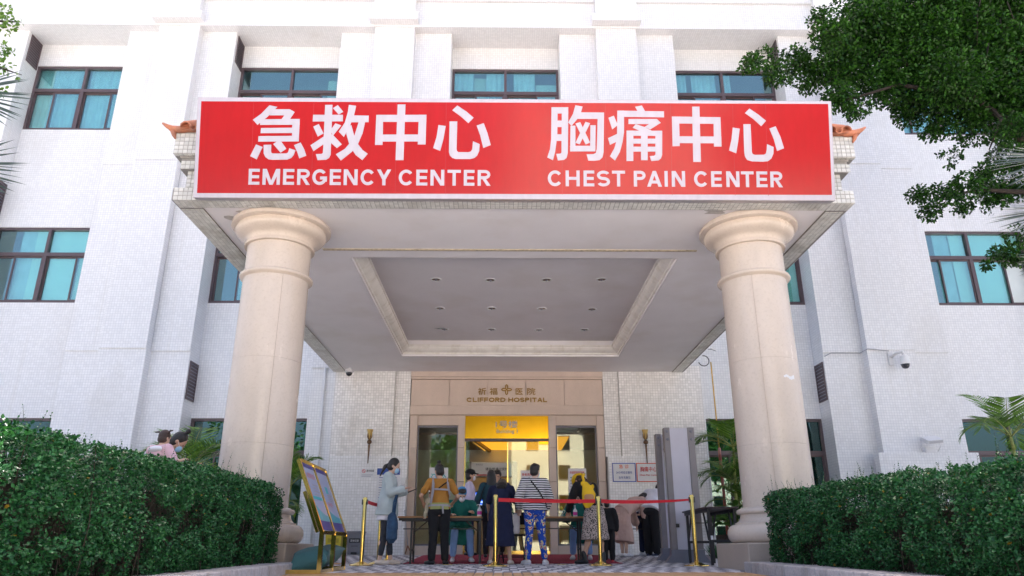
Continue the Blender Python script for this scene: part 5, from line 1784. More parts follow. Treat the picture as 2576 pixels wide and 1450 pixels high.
class Person:
    """a standing, bending or sitting figure; local axes: +Y is where the person faces, X to the person's right"""

    def __init__(self, label, loc, rotz, h, lean=0, turn=0, head=0, hturn=0, hipz=None, arms=None, legs=None, fem=True, skin=None, width=1.0, group=None):
        self.t = thing('person', label, 'person', loc, rad(rotz), group)
        s = self.s = h / 1.65
        self.w = width
        self.skin_m = skin or M_SKIN
        hz = self.hz = (hipz if hipz is not None else 0.88 * s)
        self.Rt = R3('Z', turn) @ R3('X', -lean)
        hip = self.hip = Vector((0, 0, hz))
        T = lambda x, y, z: hip + self.Rt @ Vector((x * s, y * s, z * s))
        self.T = T
        sw = (0.165 if fem else 0.185) * width
        self.waist, self.chest, self.nb = T(0, 0.0, 0.18), T(0, 0.0, 0.36), T(0, -0.005, 0.52)
        self.sh = {1: T(sw, -0.01, 0.475), -1: T(-sw, -0.01, 0.475)}
        self.Rh = self.Rt @ R3('Z', hturn) @ R3('X', -head)
        self.hc = self.nb + self.Rt @ Vector((0, 0.0, 0.03 * s)) + self.Rh @ Vector((0, 0.015 * s, 0.125 * s))
        arms = arms or {}
        self.el, self.wr = {}, {}
        for sd__ in (1, -1):
            e, q = arms.get(sd__, ((0.05 * sd__, -0.01, -0.27), (0.06 * sd__, 0.03, -0.50)))
            self.el[sd__] = self.sh[sd__] + Vector(e) * s
            self.wr[sd__] = self.sh[sd__] + Vector(q) * s
        self.kn, self.an, self.toe, self.hj = {}, {}, {}, {}
        legs = legs or {}
        for sd__ in (1, -1):
            self.hj[sd__] = hip + R3('Z', turn * 0) @ Vector((0.085 * sd__ * s * width, 0, -0.02 * s))
            k, a, to = legs.get(sd__, ((0.095 * sd__, 0.015, 0.46), (0.10 * sd__, 0.0, 0.075), (0.03 * sd__, 1.0)))
            self.kn[sd__] = Vector(k) * s
            self.an[sd__] = Vector(a) * s
            self.toe[sd__] = Vector((to[0], to[1], 0)).normalized()
        self.body()

    def HP(self, x, y, z):
        return self.hc + self.Rh @ Vector((x * self.s, y * self.s, z * self.s))

    def body(self):
        s, w = self.s, self.w
        b = Sh()
        Rt = self.Rt
        b.loft([(self.T(0, 0, -0.1), .10 * s, .07 * s, None), (self.T(0, 0, -0.03), .155 * s * w, .10 * s * w, None), (self.T(0, 0, 0.08), .145 * s * w, .098 * s * w, Rt), (self.waist, .12 * s * w, .085 * s * w, Rt),
                (self.T(0, .005, .3), .135 * s * w, .095 * s * w, Rt), (self.T(0, .005, .42), .15 * s * w, .09 * s * w, Rt), (self.T(0, -.005, .49), .11 * s * w, .065 * s, Rt), (self.T(0, -.005, .525), .05 * s, .05 * s, Rt)])
        b.cap(self.sh[1], self.sh[-1], .052 * s, .052 * s)
        b.cap(self.nb - (self.hc - self.nb) * 0.1, self.nb + (self.hc - self.nb) * 0.7, .05 * s, .045 * s)
        Rh = self.Rh
        b.ell(self.HP(0, -.005, .02), (.073 * s, .092 * s, .095 * s), Rh)
        b.ell(self.HP(0, .03, -.045), (.056 * s, .06 * s, .07 * s), Rh)
        b.ell(self.HP(0, .082, -.09), (.022 * s, .018 * s, .018 * s), Rh)
        b.cap(self.HP(0, .085, .015), self.HP(0, .103, -.025), .007 * s, .012 * s)
        b.ell(self.HP(0, .088, -.058), (.022 * s, .010 * s, .010 * s), Rh)
        for q in (1, -1):
            b.ell(self.HP(.075 * q, -.008, -.01), (.010 * s, .018 * s, .032 * s), Rh)
            b.cap(self.HP(.014 * q, .082, .028), self.HP(.045 * q, .07, .03), .008 * s, .007 * s)
            e, wr = self.el[q], self.wr[q]
            b.cap(self.sh[q], e, .046 * s, .037 * s)
            b.cap(e, wr, .037 * s, .024 * s)
            fd = (wr - e).normalized()
            out = fd.cross(Vector((0, 0, 1)))
            out = out.normalized() if out.length > 0.2 else Vector((0, 1, 0))
            nrm = out.cross(fd).normalized()
            pc = wr + fd * .05 * s
            b.cap(wr + out * .012 * s, pc + out * .022 * s + fd * .03 * s, .020 * s, .016 * s)
            b.cap(wr - out * .012 * s, pc - out * .022 * s + fd * .03 * s, .020 * s, .016 * s)
            for k, (o, l) in enumerate(((-.03, .058), (-.01, .07), (.01, .065), (.03, .05))):
                f0 = pc + out * o * s + fd * .03 * s
                f1 = f0 + fd * l * .55 * s - nrm * .008 * s
                f2 = f1 + fd * l * .42 * s - nrm * .026 * s
                b.cap(f0, f1, .0088 * s, .008 * s)
                b.cap(f1, f2, .008 * s, .0068 * s)
            inner = -1 if out.x * q > 0 else 1
            t0 = wr + fd * .02 * s + out * .02 * s * inner
            t1 = t0 + fd * .035 * s + out * .026 * s * inner - nrm * .008 * s
            b.cap(t0, t1, .012 * s, .0095 * s)
            b.cap(t1, t1 + fd * .03 * s + out * .004 * s * inner - nrm * .006 * s, .0095 * s, .0075 * s)
            b.cap(self.hj[q], self.kn[q], .078 * s * w, .053 * s)
            k, a = self.kn[q], self.an[q]
            b.cap(k, a, .052 * s, .034 * s)
            cal = k + (a - k) * .3 - self.toe[q] * .018 * s
            b.cap(cal, k + (a - k) * .6, .05 * s, .036 * s)
            b.cap(a + Vector((0, 0, -.035 * s)) - self.toe[q] * .03 * s, a + Vector((0, 0, -.045 * s)) + self.toe[q] * .12 * s, .032 * s, .024 * s)
        self.ob = b.skin('body', self.skin_m, self.t, 0.0105, 3)
        for q in (1, -1):
            Sh().ell(self.HP(.03 * q, .083, .012), (.013 * s, .006 * s, .007 * s), Rh).mb.build('eye', M_EYE, self.t, local=True, smooth=True, uv=False)

    # clothes: shells grown round the same skeleton
    def top(self, name, m, g=0.018, hem=-0.02, sleeve=1.0, flare=0.0, fold=0.012, cuff=0.0, neck=.53):
        s, w = self.s, self.w
        c = Sh()
        Rt = self.Rt
        rr = [(self.T(0, -.005, neck), .055 * s + g * .6, .055 * s + g * .6, Rt), (self.T(0, -.005, .495), .115 * s * w + g, .07 * s + g, Rt), (self.T(0, .005, .42), .155 * s * w + g, .095 * s * w + g, Rt),
              (self.T(0, .008, .3), .14 * s * w + g, .102 * s * w + g, Rt), (self.waist, .128 * s * w + g * 1.2 + flare * .35, .092 * s * w + g * 1.2 + flare * .3, Rt)]
        if hem < 0.12:
            rr.append((self.T(0, 0, .06), .15 * s * w + g * 1.1 + flare * .7, .103 * s * w + g * 1.1 + flare * .6, Rt))
        rr.append((self.T(0, 0, hem), .155 * s * w + g * 1.1 + flare, .105 * s * w + g * 1.1 + flare, Rt))
        c.loft(rr[::-1], ripple=0.02 if flare else 0.008, k=6)
        c.cap(self.sh[1], self.sh[-1], .056 * s + g * .8, .056 * s + g * .8)
        for q in (1, -1):
            if sleeve <= 0:
                continue
            e, wr = self.el[q], self.wr[q]
            if sleeve <= 0.5:
                c.cap(self.sh[q], self.sh[q].lerp(e, sleeve * 2 * .95), .052 * s + g, .046 * s + g)
            else:
                f = (sleeve - .5) * 2
                c.cap(self.sh[q], e, .052 * s + g, .042 * s + g)
                c.cap(e, e.lerp(wr, f), .042 * s + g, .030 * s + g + cuff)
        return c.skin(name, m, self.t, 0.0115, 4, fold)

    def pants(self, m, g=0.012, length=1.0, name='trousers', fold=0.012, hemr=.0):
        s, w = self.s, self.w
        c = Sh()
        c.loft([(self.hip + Vector((0, 0, -.08 * s)), .135 * s * w + g, .092 * s * w + g, None), (self.hip + Vector((0, -.005 * s, -.02 * s)), .158 * s * w + g, .108 * s * w + g, None), (self.T(0, 0, .07), .148 * s * w + g, .10 * s * w + g, self.Rt), (self.T(0, 0, .11), .14 * s * w + g, .095 * s * w + g, self.Rt)])
        for q in (1, -1):
            k, a = self.kn[q], self.an[q]
            c.cap(self.hj[q], k, .082 * s * w + g, .056 * s + g)
            c.cap(k, k.lerp(a, length - .06), .056 * s + g, .042 * s + g + hemr)
        return c.skin(name, m, self.t, 0.0115, 4, fold)

    def skirt(self, m, z0, z1, r0, r1, name='skirt', ripple=.06, k=9, drop=0.0, fold=.008):
        """from z1 (top) down to z0 (hem); drop makes the back hem hang lower"""
        s = self.s
        c = Sh()
        rings_ = []
        for i in range(7):
            f = i / 6
            z = z1 + (z0 - z1) * f
            rr = r0 + (r1 - r0) * f ** 0.9
            rings_.append((Vector((0, -.01 * f, z)) * s, rr * s, rr * .72 * s, R3('X', drop * f)))
        c.loft(rings_[::-1], 36, 0.0, k)
        ob = c.skin(name, m, self.t, 0.0115, 3, fold)
        return ob

    def shoes(self, m, name='shoe', high=0.0, g=.010, sole=None):
        s = self.s
        for q in (1, -1):
            c = Sh()
            a, to = self.an[q], self.toe[q]
            lo = a.z - .042 * s
            up_ = Vector((0, 0, 1))
            fl = lambda f, sd__, h_: Vector((a.x, a.y, 0)) + to * f * s + to.cross(up_) * sd__ * s + Vector((0, 0, h_ * s))
            c.cap(fl(-.045, 0, .035), fl(.03, 0, .045), .036 * s, .04 * s)
            c.cap(fl(.02, 0, .036), fl(.135, 0, .028), .042 * s, .032 * s)
            c.cap(fl(.07, .012, .026), fl(.14, .008, .024), .034 * s, .026 * s)
            if high:
                c.cap(fl(-.02, 0, .05), a + up_ * high * s, .045 * s, .046 * s)
            o = c.skin(name, m, self.t, 0.0095, 3)
            if sole:
                sb = MB()
                sb.tube([fl(-.07, 0, .008), fl(.02, 0, .008), fl(.165, 0, .010)], [.036 * s, .045 * s, .030 * s], 10)
                so = sb.build('sole', sole, o, local=True, smooth=True, uv=False)
                so.scale = (1, 1, 0.45)

    def hair(self, style, m=None):
        s, Rh = self.s, self.Rh
        m = m or M_HAIR
        c = Sh()
        H = self.HP
        c.ell(H(0, -.022, .032), (.086 * s, .096 * s, .102 * s), Rh)
        c.ell(H(0, -.035, -.03), (.080 * s, .072 * s, .075 * s), Rh)
        if style == 'ponytail':
            c.cap(H(0, -.10, -.02), H(0, -.135, -.06), .026 * s, .03 * s)
            c.cap(H(0, -.135, -.06), H(0, -.14, -.24), .032 * s, .010 * s)
        elif style == 'bun':
            c.cap(H(0, -.03, .10), H(0, -.035, .15), .022 * s, .026 * s)
            c.ell(H(0, -.035, .165), (.036 * s, .036 * s, .032 * s), Rh)
        elif style == 'long':
            c.loft([(H(0, -.03, -.30), .08 * s, .04 * s, Rh), (H(0, -.045, -.2), .105 * s, .06 * s, Rh), (H(0, -.035, -.08), .098 * s, .08 * s, Rh), (H(0, -.03, .03), .088 * s, .09 * s, Rh)])
        elif style == 'curly':
            for k in range(26):
                a = k * 2.4
                c.ell(H(.085 * math.cos(a) * (.6 + .4 * math.sin(k)), -.06 - .03 * math.sin(a * 1.3), -.22 + k * .010), (.035 * s, .035 * s, .03 * s), Rh)
        elif style == 'short':
            c.ell(H(0, .02, .085), (.075 * s, .07 * s, .045 * s), Rh)
        elif style == 'pigtails':
            for q in (1, -1):
                c.cap(H(.07 * q, -.03, .06), H(.14 * q, -.05, .10), .02 * s, .012 * s)
                c.cap(H(.13 * q, -.05, .095), H(.20 * q, -.06, .09), .02 * s, .012 * s)
        return c.skin('hair', m, self.t, 0.0095, 2, 0.006)

    def mask(self, m=None):
        s = self.s
        c = Sh()
        c.ell(self.HP(0, .068, -.052), (.054 * s, .046 * s, .052 * s), self.Rh)
        o = c.skin('face_mask', m or M_MASK, self.t, 0.008, 2)
        mb = MB()
        for q in (1, -1):
            mb.tube([self.HP(.048 * q, .075, -.03), self.HP(.066 * q, .03, -.012), self.HP(.079 * q, -.015, .012)], .0022 * s, 5)
        mb.build('ear_loop', M_WHITEC, o, local=True, uv=False)

    def cap_hat(self, m):
        s = self.s
        c = Sh()
        c.ell(self.HP(0, -.012, .062), (.094 * s, .108 * s, .075 * s), self.Rh)
        c.ell(self.HP(0, .11, .045), (.072 * s, .06 * s, .010 * s), self.Rh)
        c.loft([(self.HP(0, -.012, .03), .092 * s, .105 * s, self.Rh), (self.HP(0, -.012, .075), .095 * s, .108 * s, self.Rh)])
        c.skin('cap', m, self.t, 0.009, 3)

    def bucket_hat(self, m):
        s = self.s
        c = Sh()
        c.loft([(self.HP(0, -.01, .02), .145 * s, .155 * s, self.Rh), (self.HP(0, -.01, .045), .112 * s, .122 * s, self.Rh), (self.HP(0, -.012, .11), .095 * s, .105 * s, self.Rh), (self.HP(0, -.012, .14), .07 * s, .08 * s, self.Rh)])
        c.skin('bucket_hat', m, self.t, 0.009, 3)

    def surgical_cap(self, m):
        s = self.s
        c = Sh()
        c.ell(self.HP(0, -.02, .05), (.09 * s, .102 * s, .085 * s), self.Rh)
        c.skin('surgical_cap', m, self.t, 0.009, 3, .008)

    def band(self, name, pts, m, w_=.03, th=.006):
        """flat strap along points given in torso coordinates"""
        P = [self.T(*p) for p in pts]
        mb = MB()
        vs = []
        for i, p in enumerate(P):
            d = (P[min(i + 1, len(P) - 1)] - P[max(i - 1, 0)]).normalized()
            n = (p - self.T(0, 0, pts[i][2]))
            n = (n - d * n.dot(d)).normalized()
            x = d.cross(n).normalized()
            vs += [p + x * w_ / 2, p - x * w_ / 2, p - x * w_ / 2 + n * th, p + x * w_ / 2 + n * th]
        fs = []
        for i in range(len(P) - 1):
            a, b = i * 4, i * 4 + 4
            fs += [(a + k, a + (k + 1) % 4, b + (k + 1) % 4, b + k) for k in range(4)]
        fs += [(0, 1, 2, 3), tuple(len(vs) - 4 + k for k in (3, 2, 1, 0))]
        mb.add(vs, fs)
        return mb.build(name, m, self.t, local=True, uv=False)


def F(x, y):
    return (x, y, floor_z(y))


# 1 woman in the pale jacket, side on, looking at her phone
p = Person('woman in a pale blue jacket with a low ponytail looking down at her phone', F(-1.87, 12.55), -90, 1.64, lean=2, head=22, skin=M_SKIN2,
           arms={1: ((0.04, 0.06, -0.26), (0.03, 0.28, -0.20)), -1: ((-0.04, 0.05, -0.26), (-0.02, 0.28, -0.21))},
           legs={1: ((0.08, -.02, .45), (0.075, -.07, .07), (0.1, 1)), -1: ((-0.08, .03, .46), (-0.085, .08, .075), (-0.1, 1))})
p.top('jacket', M_JACKET, 0.03, -0.13, 0.92, 0.05, 0.022, 0.008)
p.top('white_shirt', M_WHITEC, 0.016, -0.21, 0, 0.03, 0.01)
p.pants(M_DENIMK, 0.006, 0.82, 'cropped_jeans')
p.hair('ponytail')
p.mask()
p.shoes(M_SHOEC, 'flat_shoe')
ph = thing('phone', 'dark phone held by the woman in the pale jacket', 'phone', (-1.50, 12.55, 1.16))
MB().obox((-1.47, 12.55, 1.175), (0.072, 0, 0.03), (0, 0.036, 0), (-0.0015, 0, 0.004)).build('casing', M_BLACK, ph)
tb = thing('tote_bag', 'dark denim bag hanging from the arm of the woman in the pale jacket', 'bag', (-1.74, 12.38, 0.6))
c = Sh()
c.loft([((-1.74, 12.30, .36), .04, .05, None), ((-1.74, 12.30, .42), .085, .12, None), ((-1.74, 12.30, .6), .09, .13, None), ((-1.74, 12.30, .76), .07, .10, None), ((-1.74, 12.31, .82), .03, .05, None)])
c.mb = MB().add([tuple(Vector(v) - Vector((-1.74, 12.38, .6))) for v in c.mb.v], c.mb.f)
c.skin('sack', M_DENIM, tb, 0.01, 3, .03)
MB().tube([(-1.74, 12.29, .79), (-1.73, 12.31, .98), (-1.69, 12.36, 1.15)], .016, 8).tube([(-1.72, 12.35, .79), (-1.71, 12.40, .98), (-1.69, 12.42, 1.14)], .016, 8).build('strap', M_DENIM, tb, smooth=True)

# 2 woman in ochre with a baby carrier, back to us
p = Person('woman in an ochre t-shirt and black trousers with a hair bun', F(-1.02, 12.5), 6, 1.545, lean=3, head=16, hturn=28, width=1.08,
           arms={1: ((0.14, -.02, -0.25), (0.07, 0.18, -0.33)), -1: ((-0.15, -.02, -0.24), (-0.10, 0.18, -0.34))},
           legs={1: ((0.10, .0, .45), (0.12, 0.0, .07), (0.35, 1)), -1: ((-0.09, .0, .46), (-0.11, -.03, .07), (-0.75, .8))})
p.top('t_shirt', M_OCHRE, 0.014, 0.02, 0.36, 0.01, 0.016)
p.pants(M_BLACKC, 0.02, 0.97, hemr=.004)
p.hair('bun')
p.mask()
p.shoes(M_SHOEK, 'slipper')
p.band('crossbody_strap', [(.16, -.06, .50), (.06, -.118, .42), (-.05, -.125, .33)], M_BLACKC, .02)
cr_ = thing('baby_carrier', 'grey and lime baby carrier strapped round the woman in ochre', 'baby carrier', (-1.02, 12.5, 1.0))
p2 = p
for nm, pts, m_, w_ in (('shoulder_strap', [(-.12, .05, .535), (-.125, -.06, .52), (-.115, -.122, .42), (-.12, -.125, .3), (-.15, -.1, .1)], M_STRAP, .05), ('shoulder_strap', [(.12, .05, .535), (.125, -.06, .52), (.13, -.118, .42), (.155, -.09, .3), (.175, -.03, .22)], M_STRAP, .05),
                        ('chest_strap', [(-.12, -.128, .34), (0, -.138, .335), (.14, -.118, .33)], M_STRAP, .028), ('waist_belt', [(-.185, .02, .06), (-.14, -.1, .06), (0, -.142, .06), (.14, -.1, .06), (.185, .02, .06)], M_LIME, .10),
                        ('waist_strap', [(-.188, .02, .07), (-.145, -.108, .07), (0, -.15, .07), (.145, -.108, .07), (.188, .02, .07)], M_STRAP, .03), ('strap_end', [(.05, -.155, .07), (.055, -.158, -.02), (.06, -.155, -.07)], M_STRAP, .028)):
    o = p2.band(nm, pts, m_, w_, .01)
    mw = WM[p2.t.name]
    inv = WM[cr_.name].inverted() @ mw
    o.parent = cr_
    o.data.transform(inv)
    WM[o.name] = WM[cr_.name]
bb = Person('baby in cream clothes hanging in the lime carrier', (-1.185, 12.66, 0.72), 150, 0.62, hipz=.14, lean=0, skin=M_SKIN2,
            legs={1: ((.16, .10, .30), (.18, .10, .10), (0, 1)), -1: ((-.16, .10, .30), (-.18, .10, .10), (0, 1))})
bb.top('bodysuit', M_CREAMC, .012, -.02, .95)
bb.pants(M_CREAMC, .012, .9)
bb.hair('short')

# 3 seated worker in a teal gown behind the table (left)
def worker(label, loc, rotz, arms, lean=14):
    w_ = Person(label, loc, rotz, 1.62, lean=lean, head=22, hipz=.50, fem=False, skin=M_SKIN2, arms=arms,
                legs={1: ((.13, .40, .50), (.15, .36, .075), (.15, 1)), -1: ((-.13, .40, .50), (-.16, .42, .075), (-.15, 1))})
    w_.top('gown', M_GOWN, .035, -.16, .9, .05, .03)
    c_ = Sh()
    s_ = w_.s
    c_.cap(w_.hj[1], w_.kn[1] - Vector((0, .05, 0)), .12, .10).cap(w_.hj[-1], w_.kn[-1] - Vector((0, .05, 0)), .12, .10)
    c_.loft([((0, .22, .28), .22, .20, None), ((0, .2, .45), .22, .21, None), ((0, .15, .56), .19, .2, None)])
    c_.skin('gown_skirt', M_GOWN, w_.t, .0115, 4, .03)
    w_.pants(M_SCRUB, .016, .92)
    w_.hair('short')
    w_.surgical_cap(mat('blue_surgical_cap', (0.08, 0.33, 0.62), .8, var=.08))
    w_.mask(M_WHITEC)
    w_.shoes(M_SHOEW)
    return w_


worker('worker in a dark teal gown and blue cap sitting at the left table', F(-0.74, 13.7), 188, {1: ((.12, .1, -.24), (.02, .30, -.20)), -1: ((-.12, .12, -.24), (.0, .32, -.16))})
worker('worker in a dark teal gown and blue cap sitting at the right table', F(1.47, 14.45), 172, {1: ((.12, .1, -.24), (.0, .32, -.26)), -1: ((-.12, .12, -.24), (.02, .34, -.24))}, 18)

# 4 guard
p = Person('security guard in a lilac shirt, black cap and white mask by the door', F(-0.70, 16.3), -82, 1.72, head=4, fem=False,
           arms={1: ((.06, .02, -.27), (.03, .17, -.40)), -1: ((-.06, .02, -.27), (-.04, .16, -.42))})
p.top('shirt', M_LILAC, .018, -.01, .95, 0, .018)
p.pants(M_NAVY, .018, .98)
p.hair('short')
p.cap_hat(M_BLACKC)
p.mask(M_WHITEC)
p.shoes(M_SHOEK)
p.band('belt', [(-.17, .05, .03), (-.14, -.11, .03), (0, -.135, .03), (.14, -.11, .03), (.17, .05, .03)], M_BLACKC, .05, .012)
MB().box(.165, .215, -.06, 0, .80, .98).build('radio_pouch', M_BLACK, p.t, local=True)

# 5, 6 the pair half hidden behind
p = Person('person in a dark teal denim shirt with bobbed hair half hidden behind the navy dress', F(-0.22, 15.1), 4, 1.62, head=10,
           arms={-1: ((-.10, -.01, -.26), (-.13, .12, -.42)), 1: ((.08, .02, -.26), (.08, .16, -.4))})
p.top('shirt', M_TEALD, .028, -.05, .95, .02, .02)
p.pants(M_BLACKC, .014, .98)
p.hair('long')
p.shoes(M_SHOEK)
sbag = thing('shoulder_bag', 'black shoulder bag at the side of the person in teal denim', 'bag', (-0.42, 15.0, .95))
c = Sh()
c.loft([((0, 0, -.16), .10, .05, None), ((0, 0, 0), .11, .06, None), ((0, 0, .13), .09, .04, None)])
c.skin('bag_body', M_BLACKC, sbag, .011, 3)
MB().tube([(-.46, 15.0, 1.05), (-.4, 15.0, 1.3), (-.33, 15.02, 1.48)], .012, 6).build('strap', M_BLACKC, sbag, smooth=True)
p = Person('dark haired man facing us inside the doorway behind the navy dress', F(-0.10, 16.6), 170, 1.74, head=18, fem=False)
p.top('shirt', M_NAVY, .022, -.04, .95, 0, .016)
p.pants(M_BLACKC, .014, .98)
p.hair('short')
p.shoes(M_SHOEK)

# 7 navy dress, bending over the table, long loose hair
p = Person('woman in a long navy dress with loose dark hair bending over the table', F(-0.03, 12.6), -4, 1.52, lean=34, head=38, width=1.0,
           arms={1: ((.10, .08, -.25), (.10, .20, -.42)), -1: ((-.09, .10, -.25), (-.08, .22, -.42))},
           legs={1: ((0.13, .0, .45), (0.17, 0.0, .07), (0.25, 1)), -1: ((-0.12, .0, .46), (-0.17, -.02, .07), (-0.3, 1))})
p.top('dress_bodice', M_NAVY, .02, -.02, .42, .0, .014)
p.skirt(M_NAVY, .30, 1.0, .185, .265, 'dress_skirt', drop=3, fold=.03)
p.hair('long')
p.shoes(M_SHOEC, 'sandal')

# 8 striped top and flowered leggings
p = Person('woman in a black and white striped top and blue flowered leggings', F(0.53, 12.65), 8, 1.555, lean=0, head=8, hturn=-42, width=1.08, skin=M_SKIN2,
           arms={1: ((.10, .02, -.26), (.06, .16, -.44)), -1: ((-.11, -.02, -.26), (-.08, .12, -.43))},
           legs={1: ((0.12, .0, .45), (0.17, 0.0, .07), (0.5, 1)), -1: ((-0.10, .0, .46), (-0.13, .0, .07), (-0.5, .9))})
p.top('striped_top', M_STRIPE, .03, .00, .94, .025, .014)
p.pants(M_FLORAL, .012, .95, 'leggings')
p.hair('short')
p.mask()
p.shoes(M_SHOEW, 'sneaker', sole=M_SHOEW)
p.band('crossbody_strap', [(-.10, -.03, .545), (-.05, -.125, .45), (.06, -.145, .3), (.17, -.12, .12), (.21, -.03, .02)], M_BLACKC, .022, .008)

# 10 yellow hat, yellow bag, leopard skirt
p = Person('woman in a yellow bucket hat, black top and leopard skirt bending over the table', F(1.52, 12.75), 26, 1.60, lean=36, turn=0, head=30, hturn=10,
           arms={1: ((.10, .08, -.25), (.06, .24, -.36)), -1: ((-.10, .06, -.27), (-.06, .20, -.40))},
           legs={1: ((0.10, .0, .45), (0.14, 0.0, .07), (0.1, 1)), -1: ((-0.11, .02, .46), (-0.20, .05, .07), (-0.75, .75))})
p.top('black_top', M_BLACKC, .026, .0, .95, 0, .016)
p.skirt(M_LEOPARD, .38, .93, .165, .26, fold=.03)
p.hair('curly', M_HAIRB)
p.bucket_hat(M_YELLOWC)
p.mask()
p.shoes(M_SHOEK, 'ankle_boot', high=.10)
yb = thing('yellow_bag', 'bright yellow sling bag with a tan patch on a black top', 'bag', (1.42, 12.58, 1.12))
c = Sh()
c.loft([((-.03, .0, -.22), .035, .02, None), ((-.01, -.01, -.14), .10, .04, None), ((0, -.02, 0), .115, .05, None), ((-.02, .0, .12), .08, .04, None), ((-.05, .02, .2), .03, .02, None)])
c.ell((-.10, 0, .17), (.03, .02, .04)).ell((.07, .0, .12), (.03, .02, .04))
c.skin('bag_body', M_YELLOWC, yb, .010, 3)
c = Sh()
c.ell((.0, -.052, -.05), (.085, .022, .075))
c.skin('face_patch', mat('tan_felt', (0.52, 0.27, 0.14), .9, var=.05), yb, .008, 2)
MB().tube([(1.36, 12.60, 1.28), (1.34, 12.66, 1.40), (1.38, 12.82, 1.46)], .024, 8).build('strap', M_YELLOWC, yb, smooth=True)

# 11 child in black with red shoes
p = Person('child in black clothes and red shoes behind the leopard skirt', F(1.83, 13.45), -12, 1.02, head=6, arms={1: ((.07, .0, -.26), (.07, .05, -.5)), -1: ((-.07, .04, -.25), (-.04, .2, -.3))})
p.top('hoodie', M_BLACKC, .03, -.04, .96, .01, .016)
p.pants(M_BLACKC, .022, .95)
p.hair('short')
p.shoes(M_SHOER, sole=M_SHOEW)

# 12, 13 the two bending over the wall table, 14 beyond them
p = Person('woman in a long dusty pink dress bending far over the wall table', F(2.42, 15.55), -58, 1.60, lean=62, head=10, skin=M_SKIN2,
           arms={1: ((.03, .02, -.26), (.03, .10, -.46)), -1: ((-.05, .06, -.25), (-.03, .12, -.46))},
           legs={1: ((0.08, .0, .45), (0.07, 0.0, .07), (0.15, 1)), -1: ((-0.08, .0, .46), (-0.09, .04, .07), (0.0, 1))})
p.top('dress_bodice', M_PINK, .035, -.03, .93, .02, .02, .02)
p.skirt(M_PINK, .28, .96, .17, .27, 'dress_skirt', drop=-12, fold=.028)
p.hair('short')
p.shoes(M_SHOEW, 'flat_shoe')
p = Person('person in a white shirt and loose black trousers bending over the wall table', F(3.0, 15.6), -38, 1.66, lean=44, head=15, fem=False, width=1.12,
           arms={1: ((.05, .04, -.26), (.05, .14, -.46)), -1: ((-.05, .06, -.25), (-.03, .14, -.46))},
           legs={1: ((0.10, .0, .46), (0.10, 0.0, .07), (0.3, 1)), -1: ((-0.09, .0, .47), (-0.10, .04, .07), (0.1, 1))})
p.top('shirt', M_WHITEC, .04, -.05, .6, .03, .035)
p.pants(M_BLACKC, .035, .97, hemr=.01)
p.hair('short')
p.shoes(M_SHOEN, sole=M_SHOEW)
p = Person('person in navy trousers and white shoes mostly hidden behind the white shirt', F(2.98, 16.3), -60, 1.6, lean=50, head=10,
           arms={1: ((.05, .04, -.26), (.05, .14, -.46)), -1: ((-.05, .06, -.25), (-.03, .14, -.46))})
p.top('shirt', M_WHITEC, .025, -.05, .9, 0, .02)
p.pants(M_NAVY, .018, .96)
p.hair('short')
p.shoes(M_SHOEW)

# 15, 16 woman carrying a toddler behind the left hedge
p = Person('woman with dark hair and a mask behind the left hedge, head bent to a child', (-4.31, 9.62, 0.06), -66, 1.66, lean=6, head=42, hturn=-8,
           arms={1: ((.05, .10, -.25), (-.02, .30, -.16)), -1: ((-.06, .08, -.25), (-.02, .30, -.18))})
p.top('striped_cardigan', mat_stripes('thin_stripes', (0.25, 0.26, 0.36), (0.62, 0.62, 0.68), 0.02, 0.5), .025, -.08, .95)
p.pants(M_DENIMK, .012, .97)
p.hair('bun')
p.mask()
p.shoes(M_SHOEW)
bb = Person('toddler in a pink dress with two little pigtails carried behind the left hedge', (-4.19, 9.2, 0.68), -28, 1.28, hipz=.36, lean=4, head=12, skin=M_SKIN2,
            legs={1: ((.18, .14, .52), (.22, .02, .22), (0, 1)), -1: ((-.14, .14, .52), (-.18, .02, .22), (0, 1))}, arms={1: ((.1, .08, -.2), (.06, .26, -.14)), -1: ((-.1, .08, -.2), (-.06, .26, -.14))})
bb.s = bb.s * 1.0
bb.top('pink_dress', M_BABYPINK, .03, -.1, .42, .03, .02)
c = Sh()
c.ell(bb.T(0, -.015, .47), (.15, .125, .05), bb.Rt)
c.skin('white_collar', M_WHITEC, bb.t, .009, 2)
c = Sh()
c.loft([(bb.T(0, 0, .02), .15, .12, bb.Rt), (bb.T(0, 0, .16), .11, .085, bb.Rt)])
c.skin('pink_skirt', M_PINKC, bb.t, .010, 3, .02)
bb.hair('pigtails', M_HAIRB)
# ------------------------------------------------------------------ queue posts
def stanchion(label, x, y):
    z = floor_z(y)
    t = thing('queue_post', label, 'queue post', (x, y, z), group='brass queue posts on the forecourt')
    MB().lathe([(0.178, 0.0), (0.182, 0.006), (0.178, 0.014), (0.15, 0.02), (0.10, 0.034), (0.06, 0.05), (0.04, 0.055)], (x, y, z), 40).build('base', M_BRASS, t, smooth=True, auto=50)
    MB().lathe([(0.031, 0.05), (0.031, 0.985), (0.028, 0.995), (0.012, 0.998)], (x, y, z), 24).build('post', M_BRASS, t, smooth=True, auto=40)
    for k in range(4):
        a = rad(45 + 90 * k)
        MB().obox((x + .0305 * math.cos(a), y + .0305 * math.sin(a), z + 0.5), (-.005 * math.sin(a), .005 * math.cos(a), 0), (.0018 * math.cos(a), .0018 * math.sin(a), 0), (0, 0, .43)).build('groove', M_BLACK, t)
    for q in (-1, 1):
        MB().bbox(x + q * .032 - .012, x + q * .032 + .012, y - .018, y + .018, z + .885, z + .965, .003).build('belt_clip', M_BLACK, t)
    return t


